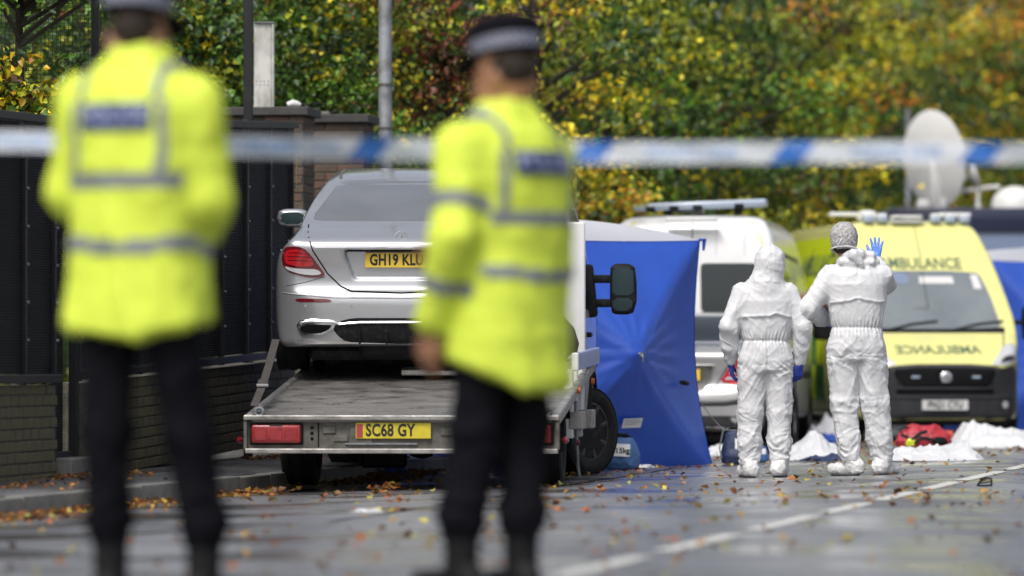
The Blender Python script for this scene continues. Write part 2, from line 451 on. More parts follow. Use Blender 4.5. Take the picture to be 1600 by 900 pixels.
class MB:
    def __init__(self):
        self.bm = bmesh.new()
    def box(self, c, s, rot=None, bevel=0.0, seg=1):
        b = bmesh.new()
        bmesh.ops.create_cube(b, size=1.0)
        for v in b.verts:
            v.co = Vector((v.co.x * s[0], v.co.y * s[1], v.co.z * s[2]))
        if bevel:
            bmesh.ops.bevel(b, geom=list(b.edges), offset=bevel, segments=seg, affect='EDGES', profile=0.5)
        M = Matrix.Translation(Vector(c))
        if rot is not None:
            M = M @ (rot if isinstance(rot, Matrix) else Matrix.Rotation(rot[0], 4, 'X') @ Matrix.Rotation(rot[1], 4, 'Y') @ Matrix.Rotation(rot[2], 4, 'Z'))
        self._add(b, M)
        return self
    def _add(self, b, M=None):
        if M is not None:
            b.transform(M)
        me = bpy.data.meshes.new("t"); b.to_mesh(me); b.free()
        self.bm.from_mesh(me); bpy.data.meshes.remove(me)
    def cyl(self, p0, p1, r0, r1=None, seg=16, caps=True):
        r1 = r0 if r1 is None else r1
        p0, p1 = Vector(p0), Vector(p1)
        self.loft([p0, p1], [r0, r1], seg, caps)
        return self
    def loft(self, pts, rad, seg=12, caps=True, flat=1.0):
        """tube along points with radius per point; flat squashes the second axis"""
        pts = [Vector(p) for p in pts]
        rings = []
        ref = None
        for i, p in enumerate(pts):
            d = (pts[min(i + 1, len(pts) - 1)] - pts[max(i - 1, 0)]).normalized()
            if ref is None:
                ref = Vector((0, 0, 1)) if abs(d.z) < 0.9 else Vector((1, 0, 0))
            a = d.cross(ref).normalized(); b_ = a.cross(d).normalized()
            ref = b_
            r = rad[i] if isinstance(rad, (list, tuple)) else rad
            rings.append([self.bm.verts.new(p + a * math.cos(2 * PI * k / seg) * r + b_ * math.sin(2 * PI * k / seg) * r * flat) for k in range(seg)])
        for i in range(len(rings) - 1):
            for k in range(seg):
                self.bm.faces.new((rings[i][k], rings[i][(k + 1) % seg], rings[i + 1][(k + 1) % seg], rings[i + 1][k]))
        if caps:
            self.bm.faces.new(list(reversed(rings[0]))); self.bm.faces.new(rings[-1])
        return self
    def lathe(self, prof, axis='Z', seg=32, M=None):
        """profile list of (r, h) revolved round the axis"""
        rings = []
        for r, h in prof:
            ring = []
            for k in range(seg):
                a = 2 * PI * k / seg
                if axis == 'Z': co = (r * math.cos(a), r * math.sin(a), h)
                elif axis == 'X': co = (h, r * math.cos(a), r * math.sin(a))
                else: co = (r * math.sin(a), h, r * math.cos(a))
                v = Vector(co)
                if M is not None: v = M @ v
                ring.append(self.bm.verts.new(v))
            rings.append(ring)
        for i in range(len(rings) - 1):
            for k in range(seg):
                self.bm.faces.new((rings[i][k], rings[i][(k + 1) % seg], rings[i + 1][(k + 1) % seg], rings[i + 1][k]))
        if prof[0][0] > 1e-4: self.bm.faces.new(rings[0])
        if prof[-1][0] > 1e-4: self.bm.faces.new(rings[-1])
        return self
    def poly(self, pts, thick=None, d=(0, 0, 1)):
        """flat polygon, extruded along d by thick"""
        vs = [self.bm.verts.new(Vector(p)) for p in pts]
        f = self.bm.faces.new(vs)
        if thick:
            dv = Vector(d) * thick
            v2 = [self.bm.verts.new(v.co + dv) for v in vs]
            self.bm.faces.new(list(reversed(v2)))
            for i in range(len(vs)):
                j = (i + 1) % len(vs)
                self.bm.faces.new((vs[i], v2[i], v2[j], vs[j]))
        return self
    def mesh(self, name="m"):
        bmesh.ops.recalc_face_normals(self.bm, faces=list(self.bm.faces))
        me = bpy.data.meshes.new(name)
        self.bm.to_mesh(me); self.bm.free()
        return me
    def build(self, name, material=None, parent=None, smooth=False, sharp=35):
        return link_mesh(name, self.mesh(name), material, parent, smooth, sharp if smooth else None)

# ------------------------------------------------------------------ noise on arrays
def _hash(ix, iy, iz, seed):
    h = (ix.astype(np.int64) * 374761393 + iy.astype(np.int64) * 668265263 + iz.astype(np.int64) * 2147483647 + seed * 1274126177) & 0xFFFFFFFF
    h = ((h ^ (h >> 13)) * 1274126177) & 0xFFFFFFFF
    h = (h ^ (h >> 16)) & 0xFFFFFFFF
    return h / 4294967295.0 * 2 - 1

def vnoise(P, seed=0):
    """smooth value noise in -1..1 at the points P (n,3)"""
    I = np.floor(P).astype(np.int64); f = P - I
    u = f * f * f * (f * (f * 6 - 15) + 10)
    out = 0
    for dx in (0, 1):
        wx = u[:, 0] if dx else 1 - u[:, 0]
        for dy in (0, 1):
            wy = u[:, 1] if dy else 1 - u[:, 1]
            for dz in (0, 1):
                wz = u[:, 2] if dz else 1 - u[:, 2]
                out = out + wx * wy * wz * _hash(I[:, 0] + dx, I[:, 1] + dy, I[:, 2] + dz, seed)
    return out

def fbm(P, octs=4, seed=0):
    o, a, t = 0, 1.0, 0.0
    for k in range(octs):
        o = o + a * vnoise(P * (2.0 ** k) + 17.3 * k, seed + k); t += a; a *= 0.5
    return o / t

def ridged(P, octs=3, seed=0):
    o, a, t = 0, 1.0, 0.0
    for k in range(octs):
        o = o + a * (1 - 2.2 * np.abs(vnoise(P * (2.0 ** k) + 9.1 * k, seed + k))); t += a; a *= 0.5
    return o / t

# ------------------------------------------------------------------ implicit surfaces -> mesh
def surface_net(F, org, h):
    S = F < 0
    nx, ny, nz = F.shape
    cnt = np.zeros((nx - 1, ny - 1, nz - 1), dtype=np.int8)
    for a in (0, 1):
        for b in (0, 1):
            for c in (0, 1):
                cnt += S[a:nx - 1 + a, b:ny - 1 + b, c:nz - 1 + c]
    act = (cnt > 0) & (cnt < 8)
    I, J, K = np.nonzero(act)
    n = len(I)
    idx = -np.ones(act.shape, dtype=np.int32)
    idx[I, J, K] = np.arange(n)
    acc = np.zeros((n, 3)); num = np.zeros(n)
    for ax in range(3):
        for a in (0, 1):
            for b in (0, 1):
                o0 = [0, 0, 0]; oth = [k for k in range(3) if k != ax]
                o0[oth[0]] = a; o0[oth[1]] = b
                o1 = list(o0); o1[ax] = 1
                f0 = F[I + o0[0], J + o0[1], K + o0[2]]; f1 = F[I + o1[0], J + o1[1], K + o1[2]]
                m = (f0 < 0) != (f1 < 0)
                t = np.where(m, f0 / np.where(m, f0 - f1, 1), 0)
                p = np.zeros((n, 3)); p[:, 0] = o0[0]; p[:, 1] = o0[1]; p[:, 2] = o0[2]
                p[:, ax] = t
                acc += np.where(m[:, None], p, 0); num += m
    V = (np.stack([I, J, K], 1) + acc / num[:, None]) * h + np.asarray(org)
    quads = []
    for ax in range(3):
        o1, o2 = [k for k in range(3) if k != ax]
        sl0 = [slice(None)] * 3; sl1 = [slice(None)] * 3
        sl0[ax] = slice(0, -1); sl1[ax] = slice(1, None)
        A = S[tuple(sl0)]; B = S[tuple(sl1)]
        X = A != B
        E = np.array(np.nonzero(X))
        ok = (E[o1] > 0) & (E[o2] > 0) & (E[o1] < F.shape[o1] - 1) & (E[o2] < F.shape[o2] - 1)
        E = E[:, ok]
        flip = A[E[0], E[1], E[2]]
        def cell(d1, d2):
            e = E.copy(); e[o1] += d1; e[o2] += d2
            return idx[e[0], e[1], e[2]]
        q = np.stack([cell(-1, -1), cell(0, -1), cell(0, 0), cell(-1, 0)], 1)
        if ax == 1: flip = ~flip
        q[~flip] = q[~flip][:, ::-1]
        quads.append(q)
    return V, np.concatenate(quads)

def relax(V, Q, it=2, lam=0.5):
    E = np.concatenate([Q[:, [0, 1]], Q[:, [1, 2]], Q[:, [2, 3]], Q[:, [3, 0]]])
    deg = np.bincount(E.ravel(), minlength=len(V)).astype(float)
    deg[deg == 0] = 1
    for k in range(it):
        S = np.zeros_like(V)
        for ax in range(3):
            S[:, ax] = np.bincount(E[:, 0], V[E[:, 1], ax], len(V)) + np.bincount(E[:, 1], V[E[:, 0], ax], len(V))
        l = lam if k % 2 == 0 else -lam * 0.94
        V = V + l * (S / deg[:, None] - V)
    return V

def vnormals(V, Q):
    a = V[Q[:, 2]] - V[Q[:, 0]]; b = V[Q[:, 3]] - V[Q[:, 1]]
    n = np.cross(a, b)
    N = np.zeros_like(V)
    for k in range(4):
        for ax in range(3):
            N[:, ax] += np.bincount(Q[:, k], n[:, ax], len(V))
    return N / np.maximum(np.linalg.norm(N, axis=1, keepdims=True), 1e-9)

def smin(a, b, k):
    if k <= 0: return np.minimum(a, b)
    hh = np.clip(0.5 + 0.5 * (b - a) / k, 0, 1)
    return b + (a - b) * hh - k * hh * (1 - hh)

def smax(a, b, k):
    return -smin(-a, -b, k)

class Field:
    """signed distance field on a grid"""
    def __init__(self, lo, hi, h):
        self.lo = np.array(lo, float); self.h = h
        n = np.ceil((np.array(hi) - self.lo) / h).astype(int) + 1
        self.n = n
        self.ax = [self.lo[i] + np.arange(n[i]) * h for i in range(3)]
        self.F = np.full(tuple(n), 0.5)
    def sub(self, lo, hi):
        i0 = [max(0, int((lo[i] - self.lo[i]) / self.h)) for i in range(3)]
        i1 = [min(self.n[i], int((hi[i] - self.lo[i]) / self.h) + 2) for i in range(3)]
        sl = tuple(slice(a, b) for a, b in zip(i0, i1))
        return sl, self.ax[0][sl[0]][:, None, None], self.ax[1][sl[1]][None, :, None], self.ax[2][sl[2]][None, None, :]
    def cap(self, p0, p1, r0, r1=None, k=0.02, fx=1.0, fy=1.0):
        """tapered capsule"""
        r1 = r0 if r1 is None else r1
        p0 = np.array(p0, float); p1 = np.array(p1, float)
        m = max(r0, r1) + k * 2 + self.h * 3
        sl, X, Y, Z = self.sub(np.minimum(p0, p1) - m, np.maximum(p0, p1) + m)
        d = p1 - p0; L = max(d @ d, 1e-9)
        t = np.clip(((X - p0[0]) * d[0] + (Y - p0[1]) * d[1] + (Z - p0[2]) * d[2]) / L, 0, 1)
        D = np.sqrt(((X - p0[0] - t * d[0]) / fx) ** 2 + ((Y - p0[1] - t * d[1]) / fy) ** 2 + (Z - p0[2] - t * d[2]) ** 2) - (r0 + (r1 - r0) * t)
        self.F[sl] = smin(self.F[sl], D, k)
        return self
    def ell(self, c, r, k=0.02, rot=None):
        c = np.array(c, float); r = np.array(r, float)
        m = max(r) + k * 2 + self.h * 3
        sl, X, Y, Z = self.sub(c - m, c + m)
        x, y, z = X - c[0], Y - c[1], Z - c[2]
        if rot is not None:
            R = np.array(rot)
            x, y, z = (R[0, 0] * x + R[1, 0] * y + R[2, 0] * z, R[0, 1] * x + R[1, 1] * y + R[2, 1] * z, R[0, 2] * x + R[1, 2] * y + R[2, 2] * z)
        q = np.sqrt((x / r[0]) ** 2 + (y / r[1]) ** 2 + (z / r[2]) ** 2)
        q2 = np.sqrt((x / r[0] ** 2) ** 2 + (y / r[1] ** 2) ** 2 + (z / r[2] ** 2) ** 2)
        D = q * (q - 1) / np.maximum(q2, 1e-6)
        D = np.where(q < 0.05, -min(r), D)
        self.F[sl] = smin(self.F[sl], D, k)
        return self
    def stack(self, prof, k=0.03, power=2.3):
        """upright stack of super-ellipses: rows (z, cx, cy, a, b)"""
        P = np.array(prof, float); P = P[np.argsort(P[:, 0])]
        ma = P[:, 3:5].max() + k * 2 + 3 * self.h
        sl, X, Y, Z = self.sub((P[:, 1].min() - ma, P[:, 2].min() - ma, P[0, 0] - k * 2 - 3 * self.h), (P[:, 1].max() + ma, P[:, 2].max() + ma, P[-1, 0] + k * 2 + 3 * self.h))
        z = Z.ravel()
        g = lambda c: np.interp(z, P[:, 0], P[:, c])[None, None, :]
        a, b = g(3), g(4)
        q = ((np.abs((X - g(1)) / a)) ** power + (np.abs((Y - g(2)) / b)) ** power) ** (1 / power)
        D = (q - 1) * np.minimum(a, b)
        D = smax(D, np.maximum(P[0, 0] - Z, Z - P[-1, 0]) + 0 * D, 0.02)
        self.F[sl] = smin(self.F[sl], D, k)
        return self
    def mesh_arrays(self, it=2):
        self.F[0] = self.F[-1] = 0.5; self.F[:, 0] = self.F[:, -1] = 0.5; self.F[:, :, 0] = self.F[:, :, -1] = 0.5
        V, Q = surface_net(self.F, self.lo, self.h)
        return (relax(V, Q, it) if it else V), Q

def chaikin(P, n=2, closed=True):
    P = [np.array(p, float) for p in P]
    for _ in range(n):
        R = []
        m = len(P)
        for i in range(m if closed else m - 1):
            a, b = P[i], P[(i + 1) % m]
            R += [a * 0.75 + b * 0.25, a * 0.25 + b * 0.75]
        if not closed:
            R = [P[0]] + R + [P[-1]]
        P = R
    return np.array(P)

def poly_sdf(P, A, B):
    """signed distance of a closed polygon on the grid A (na) x B (nb)"""
    X, Y = np.meshgrid(A, B, indexing='ij')
    d = np.full(X.shape, 1e9); inside = np.zeros(X.shape, bool)
    n = len(P)
    for i in range(n):
        x0, y0 = P[i]; x1, y1 = P[(i + 1) % n]
        ex, ey = x1 - x0, y1 - y0
        wx, wy = X - x0, Y - y0
        t = np.clip((wx * ex + wy * ey) / max(ex * ex + ey * ey, 1e-12), 0, 1)
        d = np.minimum(d, (wx - ex * t) ** 2 + (wy - ey * t) ** 2)
        c = (y0 > Y) != (y1 > Y)
        xi = x0 + (Y - y0) * ex / (ey if abs(ey) > 1e-12 else 1e-12)
        inside ^= c & (X < xi)
    return np.where(inside, -1, 1) * np.sqrt(d)

def silhouette_body(side, front, plan, h, k=0.05, arches=(), cuts=()):
    """solid whose side (y,z), front (half x by z) and plan (half x by y) outlines are given"""
    side = chaikin(side, 2)
    fr = [(x, z) for x, z in front]; fr = chaikin([(x, z) for x, z in fr], 2, closed=False)
    frp = np.concatenate([fr, [(-x, z) for x, z in fr[::-1]]])
    pl = chaikin([(x, y) for x, y in plan], 2, closed=False)
    plp = np.concatenate([pl, [(-x, y) for x, y in pl[::-1]]])
    ymin, ymax = side[:, 0].min(), side[:, 0].max(); zmin, zmax = side[:, 1].min(), side[:, 1].max()
    w = max(x for x, _ in front)
    f = Field((-w - 3 * h, ymin - 3 * h, zmin - 3 * h), (w + 3 * h, ymax + 3 * h, zmax + 3 * h), h)
    S = poly_sdf(side, f.ax[1], f.ax[2])[None, :, :]
    Fr = poly_sdf(frp, f.ax[0], f.ax[2])[:, None, :]
    Pl = poly_sdf(plp, f.ax[0], f.ax[1])[:, :, None]
    F = smax(smax(S + 0 * Fr, Fr + 0 * S, k), Pl + 0 * Fr, k)
    X = f.ax[0][:, None, None]; Y = f.ax[1][None, :, None]; Z = f.ax[2][None, None, :]
    for (ay, az, ar, inner) in arches:
        C = np.maximum(np.sqrt((Y - ay) ** 2 + (Z - az) ** 2) - ar, inner - np.abs(X))
        F = np.maximum(F, -C)
    for c in cuts:
        F = smax(F, -c(X, Y, Z), 0.012)
    f.F = F
    V, Q = f.mesh_arrays(4)
    return V, Q

def bvh_of(V, Q):
    return BVHTree.FromPolygons([tuple(v) for v in V], [tuple(int(i) for i in q) for q in Q])

VIEWS = {'rear': (lambda u, v: Vector((u, -6, v)), Vector((0, 1, 0))), 'front': (lambda u, v: Vector((u, 14, v)), Vector((0, -1, 0))),
         'right': (lambda u, v: Vector((6, u, v)), Vector((-1, 0, 0))), 'left': (lambda u, v: Vector((-6, u, v)), Vector((1, 0, 0))),
         'top': (lambda u, v: Vector((u, v, 8)), Vector((0, 0, -1)))}

def project(bvh, view, u, v, off):
    o, d = VIEWS[view][0](u, v), VIEWS[view][1]
    hit = bvh.ray_cast(o, d)
    if hit[0] is None:
        q = bvh.find_nearest(o + d * 6)
        c = q[0]
        return c + q[1] * off
    return hit[0] - d * off

def dense(P, step, closed=True):
    P = [np.array(p, float) for p in P]
    R = []
    n = len(P)
    for i in range(n if closed else n - 1):
        a, b = P[i], P[(i + 1) % n]
        m = max(1, int(np.linalg.norm(b - a) / step))
        for k in range(m): R.append(a + (b - a) * k / m)
    if not closed: R.append(P[-1])
    return R

def patch(name, outline, bvh, view, material, parent, off=0.004, thick=0.012, rings=6, rnd=1, step=0.03, centre=None, dome=0.0, smooth=True):
    """a panel laid on a body: the outline (u,v) seen from a side, projected on to the surface, with edges"""
    P = chaikin(dense(outline, .11), rnd) if rnd else np.array(outline, float)
    P = np.array(dense(P, step))
    c = P.mean(0) if centre is None else np.array(centre, float)
    bm = bmesh.new()
    d = VIEWS[view][1]
    prev = None
    cv = bm.verts.new(project(bvh, view, c[0], c[1], off + dome))
    for r in range(1, rings + 1):
        f = r / rings
        q = c + (P - c) * f
        e = off + dome * (1 - f * f)
        ring = [bm.verts.new(project(bvh, view, p[0], p[1], e)) for p in q]
        n = len(ring)
        for i in range(n):
            j = (i + 1) % n
            if prev is None: bm.faces.new((cv, ring[i], ring[j]))
            else: bm.faces.new((prev[i], ring[i], ring[j], prev[j]))
        prev = ring
    sk = [bm.verts.new(v.co + d * thick) for v in prev]
    n = len(sk)
    for i in range(n):
        j = (i + 1) % n
        bm.faces.new((prev[i], sk[i], sk[j], prev[j]))
    bmesh.ops.recalc_face_normals(bm, faces=list(bm.faces))
    me = bpy.data.meshes.new(name); bm.to_mesh(me); bm.free()
    # make the outside face the viewer
    if me.polygons[0].normal.dot(d) > 0: me.flip_normals()
    return link_mesh(name, me, material, parent, smooth, 50)

def ribbon(name, pts, bvh, view, width, material, parent, off=0.003, thick=0.008, step=0.03, closed=False, dome=0.0, join=None):
    """a strip of given width along a line drawn on a body"""
    P = dense(pts, step, closed)
    bm = join if join is not None else bmesh.new()
    d = VIEWS[view][1]
    n = len(P); rows = []
    for i in range(n):
        a = P[(i - 1) % n] if closed else P[max(i - 1, 0)]
        b = P[(i + 1) % n] if closed else P[min(i + 1, n - 1)]
        t = (b - a) / max(np.linalg.norm(b - a), 1e-9); nn = np.array((-t[1], t[0])) * width / 2
        L = project(bvh, view, *(P[i] + nn), off); R = project(bvh, view, *(P[i] - nn), off)
        Mv = project(bvh, view, *P[i], off + dome)
        rows.append([bm.verts.new(q) for q in (L + d * thick, L, Mv, R, R + d * thick)])
    for i in range(n if closed else n - 1):
        j = (i + 1) % n
        for k in range(4):
            bm.faces.new((rows[i][k], rows[i][k + 1], rows[j][k + 1], rows[j][k]))
    if join is not None: return None
    bmesh.ops.recalc_face_normals(bm, faces=list(bm.faces))
    me = bpy.data.meshes.new(name); bm.to_mesh(me); bm.free()
    return link_mesh(name, me, material, parent, True, 40)

_tx = 0
def text_arrays(body, size, bold=0.0, align='CENTER', spacing=1.0, xscale=1.0):
    """flat lettering as vertices (x, y) and faces"""
    cu = bpy.data.curves.new("lettering", 'FONT')
    cu.body = body; cu.size = size; cu.align_x = align; cu.align_y = 'CENTER'
    cu.offset = bold; cu.space_character = spacing
    cu.resolution_u = 4
    ob = bpy.data.objects.new("lettering_tmp", cu); COL.objects.link(ob)
    dg = bpy.context.evaluated_depsgraph_get(); dg.update()
    me = bpy.data.meshes.new_from_object(ob.evaluated_get(dg))
    V = np.array([v.co[:] for v in me.vertices]); F = [tuple(p.vertices) for p in me.polygons]
    bpy.data.objects.remove(ob); bpy.data.meshes.remove(me); bpy.data.curves.remove(cu)
    V[:, 0] *= xscale
    return V[:, :2], F

def lettering(name, body, size, place, material, parent, bold=0.0, thick=0.002, align='CENTER', spacing=1.0, xscale=1.0, mirror=False):
    """place(u, v, off) -> point in the parent's frame"""
    V, F = text_arrays(body, size, bold, align, spacing, xscale)
    if mirror: V = V * np.array((-1, 1))
    bm = bmesh.new()
    vs = [bm.verts.new(place(u, v, thick)) for u, v in V]
    for f in F:
        try: bm.faces.new([vs[i] for i in f])
        except ValueError: pass
    bmesh.ops.triangulate(bm, faces=list(bm.faces))
    me = bpy.data.meshes.new(name); bm.to_mesh(me); bm.free()
    return link_mesh(name, me, material, parent)

def number_plate(parent, c, text, mat_bg, view='rear', w=0.52, hgt=0.111, tilt=0.0, size=0.098, align='CENTER', tx=0.0, badge=False):
    s = 1 if view == 'rear' else -1
    R = Matrix.Rotation(tilt * s, 4, 'X')
    M = Matrix.Translation(Vector(c)) @ R
    mb = MB(); mb.box((0, 0, 0), (w, 0.008, hgt), bevel=0.004)
    mb.bm.transform(M)
    pl = mb.build("number_plate", mat_bg, parent)
    pl_place = lambda u, v, o: M @ Vector((u * s + tx, -s * (0.004 + o), v))
    t = lettering("plate_characters", text, size, pl_place, M_ink, pl, bold=0.0035, align=align, spacing=1.05, xscale=0.74)
    if badge:
        b2 = MB(); b2.box((-w / 2 + 0.028, -s * 0.0052, 0), (0.042, 0.003, hgt - 0.02)); b2.bm.transform(M)
        b2.build("plate_badge", M_platered, pl)
    return pl

def wheel(parent, c, r=0.33, w=0.22, side=1, rim_mat=None, steer=0.0, spokes=5, rr=0.62, twin=False):
    """tyre as the part, rim as its sub-part; side +1: outer face towards +x"""
    M = Matrix.Translation(Vector(c)) @ Matrix.Rotation(steer, 4, 'Z')
    h = w / 2; q = r * rr
    mb = MB()
    prof = [(q, -h * 0.72), (q + 0.012, -h * 0.86), ((q + r) / 2, -h), (r - 0.025, -h * 0.95), (r - 0.006, -h * 0.80)]
    for g in (-0.5, -0.17, 0.17, 0.5):
        prof += [(r, (g - 0.06) * w), (r - 0.008, (g - 0.055) * w), (r - 0.008, (g + 0.055) * w), (r, (g + 0.06) * w)]
    prof = [p for p in prof if abs(p[1]) <= h] + [(r - 0.006, h * 0.80), (r - 0.025, h * 0.95), ((q + r) / 2, h), (q + 0.012, h * 0.86), (q, h * 0.72)]
    prof.sort(key=lambda p: p[1]) if False else None
    mb.lathe(prof, 'X', 48)
    mb.bm.transform(M)
    ty = mb.build("wheel", M_rubber, parent, smooth=True, sharp=40)
    rm = MB()
    rm.lathe([(q * 1.02, -h * 0.7 * side), (q * 1.02, h * 0.78 * side), (q * 0.94, h * 0.80 * side), (q * 0.90, h * 0.35 * side), (q * 0.25, h * 0.30 * side), (0.0, h * 0.30 * side)], 'X', 40)
    for k in range(spokes):
        a = 2 * PI * k / spokes + 0.3
        ca, sa = math.cos(a), math.sin(a)
        rm.loft([Vector((h * 0.42 * side, ca * q * 0.15, sa * q * 0.15)), Vector((h * 0.52 * side, ca * q * 0.6, sa * q * 0.6)), Vector((h * 0.62 * side, ca * q * 0.95, sa * q * 0.95))], [q * 0.13, q * 0.10, q * 0.12], 8)
    rm.lathe([(q * 0.2, h * 0.3 * side), (q * 0.2, h * 0.6 * side), (q * 0.16, h * 0.66 * side), (0.0, h * 0.66 * side)], 'X', 20)
    rm.bm.transform(M)
    rm.build("rim", rim_mat or M_rim, ty, smooth=True, sharp=40)
    return ty

# ================================================================== THE SETTING
def sheet(name, rows, material, smooth=True):
    """rows of points -> one sheet"""
    V = np.array([[tuple(p) for p in r] for r in rows]); n, m = V.shape[:2]
    idx = np.arange(n * m).reshape(n, m)
    Q = np.stack([idx[:-1, :-1].ravel(), idx[:-1, 1:].ravel(), idx[1:, 1:].ravel(), idx[1:, :-1].ravel()], 1)
    me = arr_mesh(name, V.reshape(-1, 3), Q)
    if me.polygons[0].normal.z < 0: me.flip_normals()
    return props(link_mesh(name, me, material, None, smooth), kind="structure")

# ground, beyond the kerbs, out to the horizon
g = MB()
g.poly([(-2500, -2500, -0.30), (2500, -2500, -0.30), (2500, 3500, -0.30), (-2500, 3500, -0.30)])
props(g.build("ground", M_soil), kind="structure")
ss = list(np.arange(-60, 190, 3.0))
tt = [-4.94, -4.2, -3.2, -2.2, -1.2, -0.5, -0.25, 0, 0.25, 0.5, 1.2, 2.2, 3.2, 4.2, 4.94]
sheet("road", [[road(s, t) for t in tt] for s in ss], M_road)
# pavement on the left, running from the back of the kerb under the foot of the wall
sheet("pavement", [[road(s, t, 0) + Vector((0, 0, KERB_H + camber(KERB_T) - camber(t) - (t - KERB_T) * 0.012)) for t in (KERB_T - 0.125, -6, -8, -12, -18)] for s in ss], M_pave)
sheet("pavement", [[road(s, t, 0) + Vector((0, 0, KERB_H + camber(KERB_T) - camber(t) + (t + KERB_T) * 0.012)) for t in (-KERB_T + 0.125, 6, 8)] for s in ss], M_pave)
# a bank rising beyond the trees
bank = []
for i in range(40):
    y = 118 + i * 6
    bank.append([(x, y + abs(x) * 0.02, -0.3 + 14 * (1 - math.exp(-(i * 6) / 40.0)) + 0.5 * math.sin(x * 0.3 + i)) for x in np.arange(-120, 160, 6)])
sheet("hillside", bank, M_soil)

# kerb: stone by stone
kerb = props(bpy.data.objects.new("kerb", None), kind="structure"); COL.objects.link(kerb)
kb = MB(); kb.box((0, 0, 0), (0.125, 0.905, 0.24), bevel=0.014, seg=2)
kerb_me = kb.mesh("kerb_stone"); kerb_me.materials.append(M_kerb); kerb_me.shade_smooth(); kerb_me.set_sharp_from_angle(angle=0.7)
for i in range(46):
    s = -2.0 + i * 0.915
    p = road(s, KERB_T - 0.0625)
    z = camber(KERB_T) + KERB_H - 0.12 + rng.uniform(-0.004, 0.004)
    o = bpy.data.objects.new("kerb_stone", kerb_me); COL.objects.link(o); o.parent = kerb
    o.location = (p.x, p.y, z); o.rotation_euler = (rng.uniform(-0.004, 0.004), rng.uniform(-0.01, 0.01), -RA + rng.uniform(-0.004, 0.004))
# painted centre line marks
marks = props(bpy.data.objects.new("road_markings", None), kind="structure"); COL.objects.link(marks)
def road_mark(Y0, Y1, t=0.0, w=0.11):
    c = RO
    s0 = (Y0 - RO[1]) / RU[1]; s1 = (Y1 - RO[1]) / RU[1]
    rows = []
    n = max(3, int((s1 - s0) / 0.15))
    for i in range(n + 1):
        s = s0 + (s1 - s0) * i / n
        e = 0.007 * vnoise(np.array([[s * 3.1, 0.5, t]]), 3)[0]
        rows.append([road(s, t - w / 2 + e, 0.004), road(s, t, 0.004), road(s, t + w / 2 + e * 0.6, 0.004)])
    V = np.array([[tuple(p) for p in r] for r in rows]); nn, m = V.shape[:2]
    idx = np.arange(nn * m).reshape(nn, m)
    Q = np.stack([idx[:-1, :-1].ravel(), idx[:-1, 1:].ravel(), idx[1:, 1:].ravel(), idx[1:, :-1].ravel()], 1)
    me = arr_mesh("line_mark", V.reshape(-1, 3), Q)
    if me.polygons[0].normal.z < 0: me.flip_normals()
    link_mesh("line_mark", me, M_paint, marks, True)
for a, b in ((14.0, 16.1), (16.5, 18.5), (18.85, 20.85), (21.45, 23.6), (24.2, 26.6), (27.1, 29.05), (29.6, 31.6), (32.3, 34.4), (34.8, 37.9), (38.4, 40.6), (41, 43.2), (43.7, 46)):
    road_mark(a, b)
# thin tar-sealed joints across the road
jt = MB()
for (sa, ta, sb, tb) in ((17.6, -1.9, 15.2, 1.4), (15.0, -0.9, 19.5, 0.5), (24, -3, 8, -2.6)):
    A = [road(sa + (sb - sa) * k / 24 + 0.05 * math.sin(k * 1.3), ta + (tb - ta) * k / 24 + 0.02 * math.sin(k * 2.1), 0.0035) for k in range(25)]
    for k in range(24):
        d = (A[k + 1] - A[k]).normalized(); nrm = Vector((-d.y, d.x, 0)) * 0.012
        jt.poly([A[k] - nrm, A[k] + nrm, A[k + 1] + nrm, A[k + 1] - nrm])
props(jt.build("tar_joint", M_blackgap), kind="structure")

# ------------------------------------------------------------------ brick walls
def brick_mesh(name, l, w, hgt):
    b = MB(); b.box((0, 0, 0), (l, w, hgt), bevel=0.005)
    return b.mesh(name)
WD = (0.14 / math.hypot(0.14, 1), 1 / math.hypot(0.14, 1))     # direction of the wall line
WA = math.atan2(WD[1], WD[0])                                   # its angle from +X
brick_mes = []
for mset in (M_bricks, M_bricklow):
    l = []
    for m in mset:
        me = brick_mesh("brick", 0.213, 0.100, 0.063); me.materials.append(m); l.append(me)
    brick_mes.append(l)

def wall_pt(y, off=0.0, z=0.0):
    """a point on the wall's street face at depth y; off goes back away from the road"""
    return Vector((wall_x(y) - WD[1] * off, y + WD[0] * off, z))

